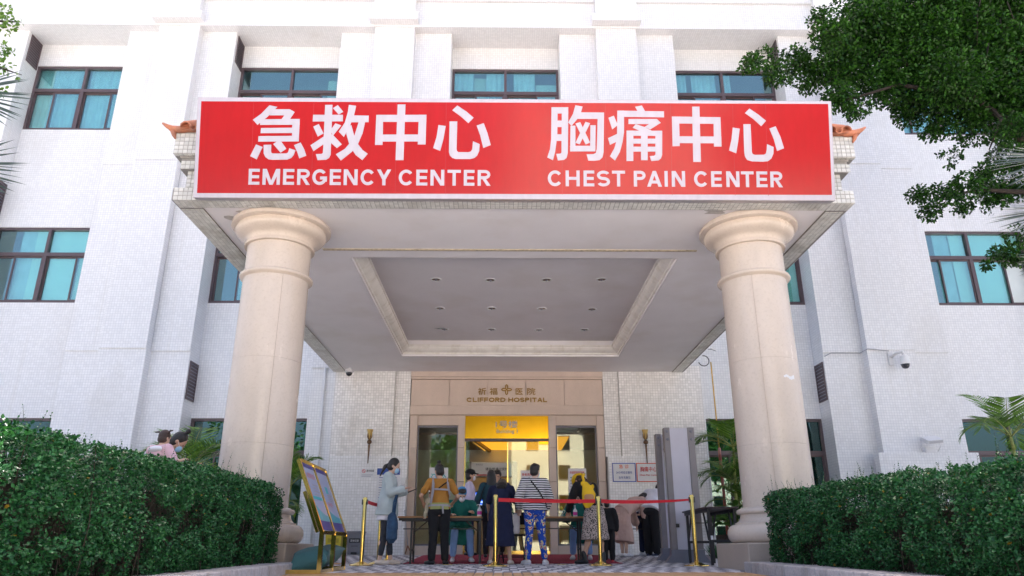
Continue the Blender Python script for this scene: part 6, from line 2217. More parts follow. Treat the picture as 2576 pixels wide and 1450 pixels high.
def belt(post, a, b, sag=0.012, twist=0.0):
    a, b = Vector(a), Vector(b)
    mb = MB()
    vs = []
    n = 14
    for i in range(n + 1):
        f = i / n
        p = a.lerp(b, f)
        p.z -= sag * 4 * f * (1 - f)
        w_ = Vector((0, math.sin(twist * f), math.cos(twist * f))) * 0.027
        vs += [p - w_, p + w_, p + w_ + Vector((0, .002, 0)), p - w_ + Vector((0, .002, 0))]
    fs = []
    for i in range(n):
        o, q = i * 4, i * 4 + 4
        fs += [(o + k, o + (k + 1) % 4, q + (k + 1) % 4, q + k) for k in range(4)]
    mb.add(vs, fs).build('belt', M_BELT, post, uv=False)


PA, PB, PC, PL_, PL2, PL3 = (-0.10, 11.4), (1.47, 11.75), (2.82, 11.4), (-2.14, 12.0), (-2.03, 12.95), (-1.98, 13.6)
sA = stanchion('brass queue post in the middle in front of the navy dress', *PA)
sB = stanchion('brass queue post in front of the leopard skirt', *PB)
sC = stanchion('brass queue post at the right end of the belt before the grey gate', *PC)
sL = stanchion('brass queue post at the left end beside the poster stand', *PL_)
sL2 = stanchion('brass queue post right behind the woman in the pale jacket', *PL2)
sL3 = stanchion('brass queue post furthest back at the left by the wall', *PL3)
zb = lambda p: floor_z(p[1]) + 0.925
belt(sA, (PA[0] + .045, PA[1], zb(PA)), (PB[0] - .045, PB[1], zb(PB)), .008)
belt(sB, (PB[0] + .045, PB[1], zb(PB)), (PC[0] - .045, PC[1], zb(PC)), .02, 1.0)
belt(sL, (PL_[0] + .045, PL_[1] + .02, zb(PL_)), (PL3[0] - .03, PL3[1] - .03, zb(PL3)), .015)

# ------------------------------------------------------------------ tables, chair and what stands on them
def fold_table(label, x0, x1, y0, y1, h, top, legs_x, edge=M_BLACK):
    z = floor_z((y0 + y1) / 2)
    t = thing('folding_table', label, 'table', ((x0 + x1) / 2, (y0 + y1) / 2, z))
    MB().bbox(x0, x1, y0, y1, z + h - .028, z + h, .004).build('tabletop', top, t)
    MB().box(x0 + .02, x1 - .02, y0 + .03, y0 + .05, z + h - .07, z + h - .029).box(x0 + .02, x1 - .02, y1 - .05, y1 - .03, z + h - .07, z + h - .029).build('apron', edge, t)
    for x in legs_x:
        for y in (y0 + .04, y1 - .04):
            MB().box(x - .016, x + .016, y - .016, y + .016, floor_z(y), z + h - .03).build('leg', edge, t)
        MB().box(x - .012, x + .012, y0 + .056, y1 - .056, z + .2, z + .225).build('cross_bar', edge, t)
        d = 1 if x < (x0 + x1) / 2 else -1
        MB().bar((x + d * .02, (y0 + y1) / 2, z + h - .25), (x + d * .28, (y0 + y1) / 2, z + h - .04), .02).build('brace', edge, t)
    MB().bar((x0 + .1, y0 + .06, z + h - .2), (x1 - .1, y0 + .06, z + h - .2), .018).build('front_rail', edge, t)
    return t


fold_table('folding table with a brown wooden top left of the door, next to the guard', -1.74, -0.34, 12.86, 13.34, .745, M_WOODTOP, (-1.5, -.37))
fold_table('folding table with a brown wooden top in front of the right glass door', -0.22, 1.50, 13.46, 13.95, .745, M_WOODTOP, (-.16, 1.35))
fold_table('thin black table against the right wall where two people bend over', 2.0, 3.6, 16.0, 16.45, .72, M_DARKTOP, (2.1, 3.3))


def side_table():
    x0, x1, y0, y1, h = 3.10, 3.62, 11.75, 13.28, .84
    z = floor_z(12.4)
    t = thing('folding_table', 'empty black folding table standing in front of the grey gate', 'table', (3.35, 12.5, z))
    MB().bbox(x0, x1, y0, y1, z + h - .025, z + h, .004).build('tabletop', M_DARKTOP, t)
    MB().box(x0 + .03, x0 + .05, y0 + .03, y1 - .03, z + h - .075, z + h - .026).box(x1 - .05, x1 - .03, y0 + .03, y1 - .03, z + h - .075, z + h - .026).build('apron', M_BLACK, t)
    for y in (y0 + .06, y1 - .1):
        for x in (x0 + .06, x1 - .06):
            MB().box(x - .02, x + .02, y - .018, y + .018, floor_z(y), z + h - .03).build('leg', M_BLACK, t)
            dy = .3 if y < 12.5 else -.3
            MB().bar((x - .012 if x < 3.7 else x + .012, y + dy * .15, z + .36), (x, y + dy, z + h - .06), .026, .02).build('brace', M_BLACK, t)
        MB().box(x0 + .082, x1 - .082, y - .014, y + .014, z + .32, z + .36).build('cross_bar', M_BLACK, t)
        MB().box(x0 + .062, x0 + .10, y - .0215, y - .0185, z + .36, z + .42).build('sticker', M_PAPER, t)
    for y in (y0 + .3, y1 - .34):
        MB().bar((x0 + .09, y, z + h - .2), (x1 - .09, y, z + h - .2), .012).build('brace_bar', M_BLACK, t)


side_table()


def chair(label, x, y, rot):
    z = floor_z(y)
    t = thing('folding_chair', label, 'chair', (x, y, z), rad(rot))
    MB().bbox(-.2, .2, -.19, .2, .43, .46, .01).build('seat', M_BLACKC, t, local=True)
    MB().bbox(-.19, .19, -.235, -.21, .62, .82, .008).build('backrest', M_BLACKC, t, local=True)
    for q in (-1, 1):
        MB().tube([(q * .205, -.25, .85), (q * .205, -.19, .43), (q * .205, .17, 0)], .011, 8).build('leg', M_BLACK, t, local=True, smooth=True)
        MB().tube([(q * .185, .16, .43), (q * .185, -.23, 0)], .011, 8).build('leg', M_BLACK, t, local=True, smooth=True)
    for y_, z_ in ((-.165, .12), (.10, .1)):
        MB().tube([(-.19, y_, z_), (.19, y_, z_)], .008, 6).build('stretcher', M_BLACK, t, local=True, smooth=True)


chair('black folding chair holding the white tote bag between two women', 0.17, 13.02, 170)
tt = thing('tote_bag', 'white tote bag with green sides sitting on the folding chair', 'bag', (0.12, 12.95, floor_z(13) + .465))
c = Sh()
c.loft([((0, 0, .0), .17, .06, None), ((0, 0, .05), .18, .075, None), ((0.0, 0, .22), .175, .07, None), ((0, 0, .33), .165, .05, None)])
c.skin('bag_body', M_WHITEC, tt, .011, 3, .02)
MB().box(-.192, -.165, -.06, .06, .02, .31).build('side_panel', mat('green_cloth', (.02, .16, .09), .85, var=.1), tt, local=True)
MB().tube([(-.10, -.05, .31), (-.06, -.055, .45), (-.02, -.05, .52), (.03, -.055, .44), (.07, -.05, .31)], .011, 6).build('handle', MATS['green_cloth'], tt, local=True, smooth=True)


def pump_bottle(label, x, y, z):
    t = thing('pump_bottle', label, 'bottle', (x, y, z))
    MB().lathe([(.001, 0), (.036, .001), (.038, .008), (.038, .105), (.03, .125), (.013, .135), (.013, .142)], (x, y, z), 20).build('bottle_body', M_WHITE, t, smooth=True, auto=50)
    MB().lathe([(.0385, .03), (.0385, .085)], (x, y, z), 20, cap=False).build('paper_label', mat('magenta_print', (.6, .05, .35), .5, var=.1), t, smooth=True)
    MB().lathe([(.016, .142), (.016, .158), (.006, .16), (.006, .185), (.012, .187), (.012, .197), (.004, .198)], (x, y, z), 14).tube([(x, y, z + .192), (x - .04, y, z + .19), (x - .048, y, z + .18)], .005, 6).build('pump', M_WHITE, t, smooth=True, auto=50)


zt1, zt2 = floor_z(13.1) + .746, floor_z(13.7) + .746
pump_bottle('white hand gel pump bottle on the left table beside the guard', -.385, 13.05, zt1)
pump_bottle('white hand gel pump bottle on the right table by the yellow bag', 1.30, 13.75, zt2)
bt = thing('baby_bottle', 'clear drinking bottle with a yellow cap on the right table', 'bottle', (1.05, 13.7, zt2))
MB().lathe([(.001, 0), (.03, .001), (.034, .02), (.03, .06), (.034, .1), (.02, .12)], (1.05, 13.7, zt2), 20).build('bottle_body', mat_glass('clear_plastic', (.8, .82, .8), .12), bt, smooth=True)
MB().lathe([(.03, .121), (.032, .15), (.02, .175), (.006, .185)], (1.05, 13.7, zt2), 20).build('cap', M_YELLOWP, bt, smooth=True)
MB().tube([(1.018, 13.7, zt2 + .13), (.985, 13.7, zt2 + .1), (1.015, 13.7, zt2 + .05)], .007, 6).tube([(1.082, 13.7, zt2 + .13), (1.115, 13.7, zt2 + .1), (1.085, 13.7, zt2 + .05)], .007, 6).build('handle', M_CREAMC, bt, smooth=True)
for i, (lab, x, y, z, r) in enumerate((('white sheet of paper on the left table near the teal sleeve', -.62, 13.02, zt1, .3), ('white form lying on the right table by the pump bottle', 1.12, 13.58, zt2, -.2), ('white sheet of paper at the left end of the right table', .86, 13.62, zt2, .5))):
    t = thing('paper_sheet', lab, 'paper', (x, y, z), r)
    MB().add([(-.105, -.148, .002), (.105, -.148, .002), (.105, .148, .004), (-.105, .148, .014)], [(0, 1, 2, 3)]).build('sheet', M_PAPER, t, local=True)

# red carpet up to the door
ca = thing('entrance_carpet', 'dark red carpet running from the tables to the door', 'carpet', (0.2, 16, 0.1))
mb = MB()
ys = [12.92, 13.2, 14, 15, 16, 17.5, 19.25]
for i in range(len(ys) - 1):
    y0_, y1_ = ys[i], ys[i + 1]
    mb.add([(-1.62, y0_, floor_z(y0_) + .003), (1.98, y0_, floor_z(y0_) + .003), (1.98, y1_, floor_z(y1_) + .003), (-1.62, y1_, floor_z(y1_) + .003), (-1.61, y0_ + .01 * (i == 0), floor_z(y0_) + .013), (1.97, y0_ + .01 * (i == 0), floor_z(y0_) + .013), (1.97, y1_, floor_z(y1_) + .013), (-1.61, y1_, floor_z(y1_) + .013)],
           [(4, 5, 6, 7), (0, 4, 7, 3), (1, 2, 6, 5)] + ([(0, 1, 5, 4)] if i == 0 else []))
mb.build('pile', M_CARPET, ca)
for lab, x, y, w_, d_ in (('yellow floor sticker by the black slippers', -.86, 12.4, .16, .06), ('yellow floor sticker right of the white sneakers', .93, 12.3, .14, .05), ('orange floor sticker near the bins', -2.75, 13.1, .2, .5)):
    t = thing('floor_sticker', lab, 'sticker', (x, y, floor_z(y)))
    zz = floor_z(y)
    MB().box(x - w_ / 2, x + w_ / 2, y - d_ / 2, y + d_ / 2, zz + .0015, zz + .005).build('print', M_YELLOWP if 'yellow' in lab else mat('orange_print', (.6, .25, .02), .6, var=.1), t)
for k, (x, y) in enumerate(((2.15, 12.4), (2.75, 11.1), (-1.95, 13.6))):
    t = thing('litter_scrap', ['dark dry leaf lying before the pink dress', 'white paper scrap lying near the right post', 'white paper scrap lying by the left wall'][k], 'litter', (x, y, floor_z(y)))
    MB().add([(-.05, -.02, .004), (.04, -.03, .012), (.06, .02, .005), (-.03, .03, .015)], [(0, 1, 2, 3)]).build('scrap', M_TWIG if k == 0 else M_PAPER, t, local=True)

# ------------------------------------------------------------------ walk-through gate on the right
gt = thing('security_gate', 'tall grey walk-through metal detector gate standing on the right', 'security gate', (3.2, 13.7, floor_z(13.4)))
for (yy, hh) in ((13.35, 2.33), (14.12, 2.33)):
    z = floor_z(yy)
    x0, x1 = 2.90, 3.44
    pn = MB().bbox(x0 + .1, x1 - .12, yy - .006, yy + .13, z + .21, hh - .01, .004).build('side_panel', M_GATE, gt)
    MB().bbox(x0, x0 + .099, yy - .02, yy + .145, z + .21, hh, .006).build('edge_post', M_GATEDARK, gt)
    MB().bbox(x1 - .119, x1, yy - .02, yy + .145, z + .21, hh, .006).build('edge_post', M_GATEDARK, gt)
    MB().bbox(x0 - .015, x1 + .015, yy - .03, yy + .155, z + .0, z + .209, .006).build('foot', M_GREYP, gt)
    for q, x in ((-1, x0 - .016), (1, x1 + .016)):
        MB().add([(x, yy - .028, z), (x + q * .10, yy - .028, z), (x, yy - .028, z + .12), (x, yy + .15, z), (x + q * .10, yy + .15, z), (x, yy + .15, z + .12)], [(0, 1, 2), (5, 4, 3), (1, 4, 5, 2), (0, 2, 5, 3), (0, 3, 4, 1)]).build('foot_bracket', M_GREYP, gt)
    for x in (x0 + .05, x1 - .06):
        for zz in (hh - .07, hh - .21):
            MB().bm((lambda bm: (bmesh.ops.create_uvsphere(bm, u_segments=12, v_segments=8, radius=.026), bm)[1])(bmesh.new()), Matrix.Translation((x, yy - .022, zz)) @ Matrix.Diagonal((1, .5, 1, 1))).build('bolt', M_GREYP, gt, smooth=True)
MB().bbox(3.02, 3.40, 13.492, 14.09, 2.02, 2.30, .006).build('header', M_GATEDARK, gt)
hp = MB().box(3.012, 3.019, 13.53, 14.05, 2.05, 2.27).build('header_label', M_PAPER, gt)
MB().box(3.006, 3.011, 13.58, 13.85, 2.10, 2.22).build('print', M_TEALINK, hp)
MB().box(2.895, 2.899, 13.42, 13.44, 1.0, 1.9).build('light_strip', M_WHITE, gt)
MB().bbox(2.99, 3.05, 13.325, 13.343, .62, .68, .003).build('lock', M_BLACK, gt)

# ------------------------------------------------------------------ poster stand of polished brass
ps = thing('poster_stand', 'tilted polished brass stand with two printed panels by the left column', 'poster stand', (-2.0, 9.2, .01))
kx, kz, tx, tz = -1.985, .44, -2.315, 1.225
ym = (8.60, 9.22, 9.90)
for i, y in enumerate(ym):
    z = floor_z(y)
    MB().bar((-1.985, y, z + .0), (-1.985, y, kz), .045).build('leg', M_BRASS, ps)
    MB().bar((kx, y, kz), (tx, y, tz), .04).build('upright', M_BRASS, ps)
    MB().bar((-2.42 if i == 0 else -2.3, y, z + .022), (-2.009, y, z + .022), .044).build('foot', M_BRASS, ps)
MB().bar((kx - .045, 8.585, kz + .0), (kx - .045 + (tx - kx) * .55, 8.585, kz + (tz - kz) * .55), .05, .03).build('stay', M_BRASS, ps)
for (a, b) in ((8.622, 9.198), (9.242, 9.878)):
    for f in (0.0, 1.0):
        MB().bar((kx + (tx - kx) * f, a, kz + (tz - kz) * f), (kx + (tx - kx) * f, b, kz + (tz - kz) * f), .038).build('rail', M_BRASS, ps)
    MB().bar((-1.985, a, floor_z(a) + .022), (-1.985, b, floor_z(b) + .022), .04).build('floor_rail', M_BRASS, ps)
Tn = Vector((tz - kz, 0, kx - tx)).normalized()      # panel normal, towards the drive
Tu = Vector((tx - kx, 0, tz - kz))
fp = lambda a, b, h: tuple(Vector((kx, 8.62, kz)) + Vector((0, a, 0)) + Tu * b + Tn * (h + .004))
M_POSTA = mat('poster_white', (.33, .38, .56), .5, var=.04, coat=.12)
M_POSTB = mat('poster_indigo', (.03, .035, .24), .5, var=.15, scale=3, coat=.12)
M_POSTC = mat('poster_teal', (.05, .33, .42), .5, var=.15, scale=3, coat=.12)
for i, (a0, a1) in enumerate(((.02, .555), (.645, 1.235))):
    pp = MB().prism([(a0, .03), (a1, .03), (a1, .97), (a0, .97)], fp, .004).build('poster', M_POSTA, ps)
    MB().prism([(a0, .03), (a1, .03), (a1, .16), (a0, .16)], fp, .006).build('bottom_band', M_POSTB, pp)
    MB().prism([(a0, .91), (a1, .91), (a1, .97), (a0, .97)], fp, .006).build('top_band', M_POSTB, pp)
    sw = [(a0, .162), (a1, .162)] + [(a1 - (a1 - a0) * k / 8, .24 + .16 * (k / 8) ** 2 * (1 if i == 0 else .7)) for k in range(9)]
    MB().prism(sw, fp, .006).build('teal_wave', M_POSTC, pp)
    w_ = a1 - a0
    if i == 0:
        text_mesh('lettering', '入院须先扫码', a0 + w_ * .1, .76, .075, M_REDINK, pp, 0, bold=0, width=w_ * .72, fn=lambda a, b, h: fp(a, .76 + (b - .76) / .86, h + .006))
        MB().prism([(a0 + w_ * .1, .46), (a1 - w_ * .1, .46), (a1 - w_ * .1, .50), (a0 + w_ * .1, .50)], fp, .007).build('blue_bar', M_TEALINK, pp)
    else:
        text_mesh('lettering', '扫码挂号', a0 + w_ * .15, .40, .06, M_REDINK, pp, 0, bold=0, width=w_ * .45, fn=lambda a, b, h: fp(a, .40 + (b - .40) / .86, h + .006))
        MB().prism([(a0 + w_ * .4, .60), (a0 + w_ * .6, .60), (a0 + w_ * .6, .70), (a0 + w_ * .4, .70)], fp, .007).build('teal_cross', M_TEALINK, pp)
    for k in range(4):
        bq = .66 - k * .045 if i == 0 else .57 - k * .03
        MB().prism([(a0 + w_ * .4, bq), (a1 - w_ * (.1 + .12 * (k % 2)), bq), (a1 - w_ * (.1 + .12 * (k % 2)), bq + .014), (a0 + w_ * .4, bq + .014)], fp, .007).build('text_line', M_GREYINK, pp)

# ------------------------------------------------------------------ cushions and bins on the left
def cushion(label, c_, r, rot, m):
    t = thing('cushion', label, 'cushion', c_, rad(rot))
    bm = bmesh.new()
    bmesh.ops.create_grid(bm, x_segments=14, y_segments=14, size=1)
    bm2 = bmesh.new()
    bmesh.ops.create_cube(bm2, size=2)
    bmesh.ops.subdivide_edges(bm2, edges=list(bm2.edges), cuts=9, use_grid_fill=True)
    for v in bm2.verts:
        x, y, z = v.co
        d = (1 - x ** 4 * .98) ** .6 * (1 - y ** 4 * .98) ** .6
        px = x * (1 - .12 * (1 - abs(y)) * abs(x))
        v.co = Vector((px * r[0], y * (1 - .10 * (1 - abs(x))) * r[1], z * max(d, .06) * r[2]))
    bm.free()
    mb = MB().bm(bm2)
    ob = mb.build('cover', m, t, local=True, smooth=True)
    d = ob.modifiers.new('folds', 'DISPLACE')
    d.texture = CLOUDS
    d.strength = .03
    d.mid_level = .5
    t.rotation_euler = (rad(12), rad(-14), rad(rot))
    return t


cu = cushion('teal cushion lying on the foot of the brass poster stand', (-2.21, 9.06, .145), (.21, .22, .125), 8, M_TEAL)
cushion('grey teal cushion lying behind the poster stand legs', (-2.26, 9.78, .17), (.24, .22, .12), -25, mat('grey_teal_cloth', (.10, .16, .16), .85, var=.12, scale=6))


def bin_(label, x, y, m, word):
    z = floor_z(y)
    t = thing('waste_bin', label, 'bin', (x, y, z))
    mb = MB()
    mb.add([(x - .16, y - .14, z + .01), (x + .16, y - .14, z + .01), (x + .16, y + .14, z + .01), (x - .16, y + .14, z + .01), (x - .195, y - .17, z + .50), (x + .195, y - .17, z + .50), (x + .195, y + .17, z + .50), (x - .195, y + .17, z + .50)],
           [(0, 3, 2, 1), (4, 5, 6, 7), (0, 1, 5, 4), (1, 2, 6, 5), (2, 3, 7, 6), (3, 0, 4, 7)])
    mb.build('bin_body', m, t)
    MB().bbox(x - .21, x + .21, y - .185, y + .185, z + .501, z + .545, .012).build('lid', m, t)
    MB().bbox(x - .07, x + .07, y - .20, y - .145, z + .02, z + .07, .006).build('pedal', M_BLACK, t)
    lb_ = MB().obox((x, y - .163, z + .33), (.13, 0, 0), (0, .002, 0), (0, -.006, .05)).build('paper_label', M_BLACK if word else mat('yellow_mark', (.5, .4, .04), .5, var=0), t)
    if word:
        text_mesh('lettering', word, x, z + .305, .06, M_PAPER, lb_, y - .17, bold=.01, width=.2, align='CENTER')
    else:
        dm = MB()
        for (ax, az, bx, bz) in ((-.06, 0, 0, .06), (0, .06, .06, 0), (.06, 0, 0, -.06), (0, -.06, -.06, 0)):
            dm.bar((x + ax, y - .172, z + .33 + az), (x + bx, y - .172, z + .33 + bz), .006)
        dm.build('warning_diamond', M_INK, lb_)
    MB().box(x - .08, x + .08, y - .1575, y - .15, z + .2, z + .21).build('rib', M_GREYP if not word else M_BLACK, t)


bin_('yellow clinical waste bin by the left porch wall', -4.02, 18.8, M_YELLOWP, '')
bin_('grey waste bin with a dark label by the left porch wall', -3.52, 18.85, M_GREYP, '其他垃圾')

# ------------------------------------------------------------------ signs, posters and fittings on the walls
YD = YW - .09 - .0055          # face of the tiled dado
sgn = thing('wall_notice', 'small white no smoking notice on the left porch wall', 'sign', (-3.42, YD, 2.1))
MB().bbox(-3.60, -3.24, YD - .012, YD - .001, 1.98, 2.215, .003).build('board', M_PAPER, sgn)
rg = MB()
for a0 in (0, 180):
    rg.prism(ring(-3.52, 2.15, .045, .045, .011, a0, a0 + 180, 10), lambda a, b, h: (a, YD - .0125 - h, b), .002 + .0004 * (a0 > 0))
rg.prism([(-3.553, 2.176), (-3.545, 2.184), (-3.487, 2.124), (-3.495, 2.116)], lambda a, b, h: (a, YD - .0125 - h, b), .003)
rg.build('red_ring', M_REDINK, sgn)
text_mesh('lettering', '请勿吸烟', -3.455, 2.135, .06, M_INK, sgn, YD - .0125, bold=.01, width=.19)
for k in range(2):
    MB().box(-3.57, -3.28 - .05 * k, YD - .0145, YD - .0125, 2.05 - k * .035, 2.062 - k * .035).build('text_line', M_GREYINK, sgn)
po = thing('wall_poster', 'white poster with a dark blue heading behind the woman in the pale jacket', 'poster', (-2.9, YD, 1.6))
MB().bbox(-3.18, -2.6, YD - .008, YD - .001, 1.12, 2.22, .002).build('board', M_PAPER, po)
MB().box(-3.18, -2.6, YD - .011, YD - .0085, 2.06, 2.22).build('heading_band', M_BLUEINK, po)
for k in range(12):
    MB().box(-3.12, -2.68 - .06 * (k % 3), YD - .010, YD - .0085, 1.98 - k * .06, 1.995 - k * .06).build('text_line', M_GREYINK if k % 4 else M_BLUEINK, po)
MB().box(-2.78, -2.63, YD - .010, YD - .0085, 1.16, 1.28).build('blue_block', M_BLUEINK, po)
for lab, x0, x1, mfr, lines in (('white sign with a blue frame announcing the emergency clinic on the right porch wall', 2.80, 3.405, 'blue', (('急 诊', 2.225, .105, mat('orange_ink', (.8, .16, .04), .5, var=0), .25), ('24小时应诊服务', 2.09, .07, M_BLUEINK, .41), ('全年无假日', 1.965, .07, M_BLUEINK, .29))),
                               ('white sign with a red frame for the chest pain centre beside the grey gate', 3.415, 4.04, 'red', (('胸痛中心', 2.15, .13, M_REDINK, .42), ('Chest Pain Center', 2.035, .06, M_REDINK, .46)))):
    t = thing('wall_sign', lab, 'sign', ((x0 + x1) / 2, YD, 2.12))
    MB().bbox(x0, x1, YD - .014, YD - .001, 1.88, 2.36, .003).build('board', M_PAPER, t)
    mf = mat('sign_' + mfr, (.02, .07, .42) if mfr == 'blue' else (.7, .08, .03), .4, var=.03)
    f = MB()
    f.box(x0 + .004, x1 - .004, YD - .018, YD - .0145, 2.335, 2.356).box(x0 + .004, x1 - .004, YD - .018, YD - .0145, 1.884, 1.905)
    f.box(x0 + .004, x0 + .024, YD - .018, YD - .0145, 1.9055, 2.3345).box(x1 - .024, x1 - .004, YD - .018, YD - .0145, 1.9055, 2.3345)
    f.build('frame', mf, t)
    for body, z, h, m_, w_ in lines:
        text_mesh('lettering', body, (x0 + x1) / 2, z, h, m_, t, YD - .0145, bold=.012, width=w_, align='CENTER')
YG = YW + .212
for lab, x0, x1, z0, z1, head, cl, yy in (('white notice taped to the left glass panel behind the hair bun', -1.885, -1.40, 1.45, 2.27, '门诊', M_TEALINK, YG), ('white notice taped to the sliding glass door behind the striped top', .47, .80, 1.35, 2.2, '患者须知', M_REDINK, YW + .205), ('white and teal notice with numbered steps on the right glass panel', 1.70, 2.17, 1.57, 2.25, '祈福医院就医流程', M_REDINK, YG)):
    t = thing('glass_notice', lab, 'poster', ((x0 + x1) / 2, yy, z0))
    MB().box(x0, x1, yy - .002, yy, z0, z1).build('sheet', M_PAPER, t)
    big_ = head == '门诊'
    text_mesh('lettering', head, (x0 + x1) / 2, z1 - (.40 if big_ else .13), .3 if big_ else .07, cl, t, yy - .003, bold=.012, width=(x1 - x0) * .8, align='CENTER', depth=.001)
    for k in range(5):
        zz = z1 - .24 - k * (z1 - z0 - .3) / 5
        if not big_:
            MB().box(x0 + .05, x1 - .05 - .04 * (k % 2), yy - .004, yy - .003, zz, zz + .022).build('text_line', M_GREYINK if k else M_TEALINK, t)
    if 'teal' in lab:
        MB().box(x0, x1, yy - .0045, yy - .0035, z0, z0 + .07).build('bottom_band', M_POSTC, t)

# torch lamps
def torch(label, x, lean):
    t = thing('wall_lamp', label, 'wall lamp', (x, YW - .1, 2.8), group='bronze torch lamps on the porch walls')
    y = YW - .16
    mx = Matrix.Translation((x, y, 2.33)) @ Matrix.Rotation(rad(lean), 4, 'Y') @ Matrix.Rotation(rad(6), 4, 'X')

    def lath(prof, n, name, m):
        o = MB().lathe(prof, (0, 0, 0), n)
        o.v = [tuple(mx @ Vector(v)) for v in o.v]
        return o.build(name, m, t, smooth=True, auto=60)
    lath([(.004, 0), (.012, .02), (.018, .2), (.026, .42), (.03, .47), (.02, .48)], 14, 'rod', M_BRONZE)
    lath([(.012, .481), (.05, .50), (.064, .54), (.05, .58), (.022, .60)], 16, 'ball', M_BRONZE)
    lath([(.022, .601), (.04, .63), (.052, .68), (.058, .74), (.075, .83), (.082, .86), (.076, .861), (.05, .74), (.03, .66)], 18, 'glass_cup', mat('amber_glass', (.62, .42, .14), .25, var=.15, scale=10, spec=.6))
    for k in range(6):
        a = 2 * PI * k / 6
        o = MB().tube([(.03 * math.cos(a), .03 * math.sin(a), .61), (.058 * math.cos(a), .058 * math.sin(a), .68), (.062 * math.cos(a), .062 * math.sin(a), .76)], [.012, .012, .003], 6)
        o.v = [tuple(mx @ Vector(v)) for v in o.v]
        o.build('petal', M_BRONZE, t, smooth=True)
    MB().tube([tuple(mx @ Vector((0, 0, .54))), (x, YW - .02, 2.9)], .02, 8).build('wall_arm', M_BRONZE, t, smooth=True)


torch('bronze torch lamp with an amber cup above the no smoking notice', -3.42, 1.5)
torch('bronze torch lamp with an amber cup above the framed signs beside the gate', 3.70, -2)

# dome camera under the canopy
dc = thing('dome_camera', 'white dome security camera under the back left corner of the canopy', 'camera', (-3.98, 18.9, 4.6))
MB().bbox(-4.02, -3.94, 18.88, 18.96, 4.66, 4.735, .01).build('bracket', M_WHITE, dc)
MB().lathe([(.03, 4.69), (.10, 4.665), (.115, 4.63), (.10, 4.60), (.085, 4.595)], (-3.98, 18.85, 0), 28).build('housing', M_WHITE, dc, smooth=True, auto=50)
MB().lathe([(.085, 4.594), (.08, 4.56), (.06, 4.525), (.03, 4.505), (.004, 4.50)], (-3.98, 18.85, 0), 24).build('dome', mat('smoked_dome', (.02, .02, .03), .08, var=0, coat=.6), dc, smooth=True)
# camera on the right wing
pz = thing('wall_camera', 'white domed camera on a bracket high on the right wing', 'camera', (10.75, 19.2, 5.1))
MB().bbox(10.52, 10.64, YL - .05, YL - .003, 4.98, 5.34, .006).build('wall_plate', M_WHITE, pz)
MB().tube([(10.58, YL - .06, 5.2), (10.66, YL - .2, 5.28), (10.78, YL - .3, 5.3), (10.8, YL - .3, 5.2)], [.04, .045, .045, .05], 10).build('arm', M_WHITE, pz, smooth=True)
MB().lathe([(.05, 5.2), (.10, 5.18), (.115, 5.13), (.118, 5.0), (.128, 4.97), (.128, 4.95), (.11, 4.945)], (10.8, YL - .3, 0), 28).build('housing', M_WHITE, pz, smooth=True, auto=50)
MB().lathe([(.11, 4.944), (.10, 4.89), (.075, 4.85), (.04, 4.83), (.004, 4.825)], (10.8, YL - .3, 0), 24).build('dome', MATS['smoked_dome'], pz, smooth=True)
fl_ = thing('floodlight', 'white finned floodlight on the ledge of the right wing', 'floodlight', (10.95, 19.38, 2.63))
MB().obox((11.12, 19.22, 2.93), (.20, 0, .02), (0, .16, .07), (0, -.018, .045)).build('lamp_housing', M_WHITE, fl_)
for k in range(12):
    x = 10.96 + k * .03
    MB().obox((x, 19.09, 2.86 + k * .003), (.006, 0, 0), (0, .035, .014), (0, -.008, .03)).build('fin', M_GREYINK, fl_)
MB().tube([(10.9, 19.36, 2.64), (10.84, 19.3, 2.75), (10.9, 19.24, 2.90)], .013, 8).tube([(11.3, 19.36, 2.66), (11.36, 19.3, 2.78), (11.3, 19.24, 2.94)], .013, 8).build('yoke', M_WHITE, fl_, smooth=True)
MB().bbox(10.98, 11.24, 19.33, 19.42, 2.625, 2.78, .01).build('ballast_box', M_WHITE, fl_)
cb_ = thing('wall_cable', 'sagging grey cable along the wall of the right wing towards the camera', 'cable', (9.9, 19.5, 5.4))
MB().tube([(8.9, YP - .05, 5.30), (9.1, YP - .055, 5.40), (9.5, YP - .055, 5.385), (9.9, YP - .056, 5.395), (9.985, YL - .05, 5.44), (10.2, YL - .055, 5.42), (10.56, YL - .055, 5.38)], .010, 6).build('sheath', M_GREYINK, cb_, smooth=True)

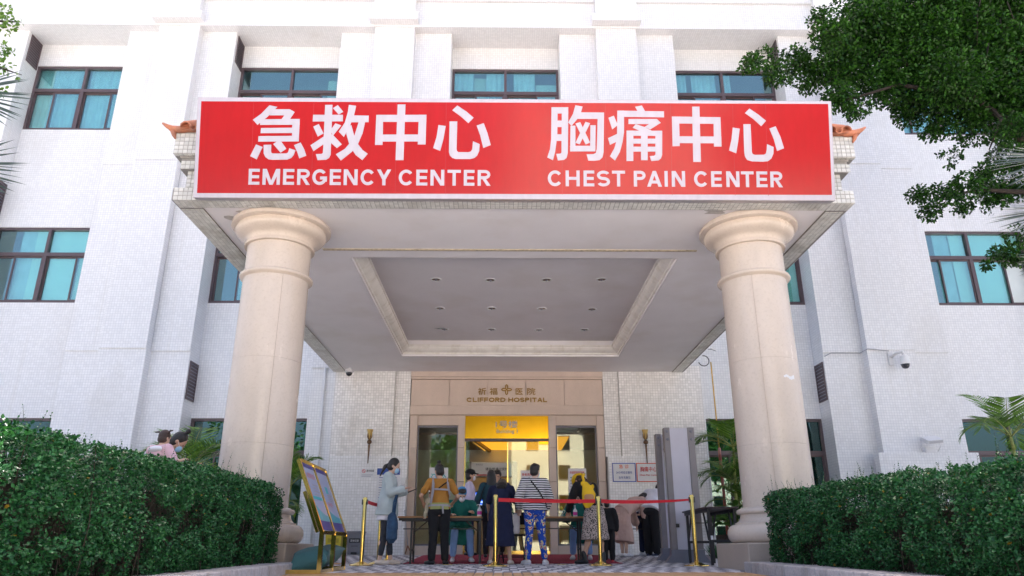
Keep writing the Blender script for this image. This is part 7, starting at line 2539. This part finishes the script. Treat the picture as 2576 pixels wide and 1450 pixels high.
# rain pipe, painted pole, hanging cable loop, mop by the door
pi_ = thing('rain_pipe', 'thin white rain pipe running down the wall left of the porch wall', 'pipe', (-4.8, YP - .05, 2.5))
MB().tube([(-4.83, YP - .05, -.1), (-4.83, YP - .05, 4.95)], .028, 10).build('pipe_run', M_WHITE, pi_, smooth=True)
for z in (.9, 2.62, 4.3):
    MB().lathe([(.036, z), (.036, z + .05)], (-4.83, YP - .05, 0), 12).build('bracket', M_WHITE, pi_)
pp_ = thing('painted_pole', 'pole painted yellow above and rusty red below beside the right porch wall', 'pole', (5.42, 18.7, .1))
MB().tube([(5.42, 18.7, 2.62), (5.41, 18.7, 4.86)], .017, 10).build('upper_pole', mat('yellow_paint', (.62, .38, .08), .6, var=.15, scale=8), pp_, smooth=True)
MB().tube([(5.44, 18.7, .05), (5.42, 18.7, 2.66)], .036, 10).build('lower_pole', mat('rusty_red_paint', (.32, .07, .05), .7, var=.3, scale=9, dirt=(.5, .42, .42), dscale=4), pp_, smooth=True)
lp = thing('cable_loop', 'black cable loop hanging from the right edge of the canopy', 'cable', (5.2, 18.0, 4.7))
pts = [(4.92 + .13 * math.cos(a), 17.6, 4.62 + .13 * math.sin(a)) for a in [rad(100 - k * 24) for k in range(12)]]
MB().tube(pts, .012, 6).build('sheath', M_BLACK, lp, smooth=True)
sp_ = thing('canopy_spotlight', 'small white spotlight under the right edge of the canopy', 'spotlight', (4.95, 16.9, 4.75))
MB().bbox(4.845, 4.96, 16.88, 16.92, 4.72, 4.74, .006).build('arm', M_GREYINK, sp_)
MB().obox((4.99, 16.9, 4.73), (.045, 0, -.015), (0, .03, 0), (.008, 0, .025)).build('lamp_head', M_WHITE, sp_)
hk = thing('hand_dispenser', 'small white dispenser box on the stone pier beside the tables', 'dispenser', (-2.52, YW - .1, 1.85))
MB().bbox(-2.56, -2.44, YD - .10, YD - .001, 1.80, 1.98, .012).build('casing', M_WHITE, hk)
mp_ = thing('mop', 'thin grey mop leaning on the stone pier behind the left table', 'mop', (-2.3, 19.1, .15))
MB().tube([(-2.44, 19.28, 1.2), (-2.30, 19.1, .36)], .010, 6).build('mop_handle', M_GREYINK, mp_, smooth=True)
MB().tube([(-2.30, 19.1, .36), (-2.35, 19.08, .17)], .014, 6).tube([(-2.30, 19.1, .36), (-2.2, 19.08, .17)], .014, 6).build('mop_head', mat('brown_mop', (.28, .13, .07), .9, var=.3, scale=20), mp_, smooth=True)
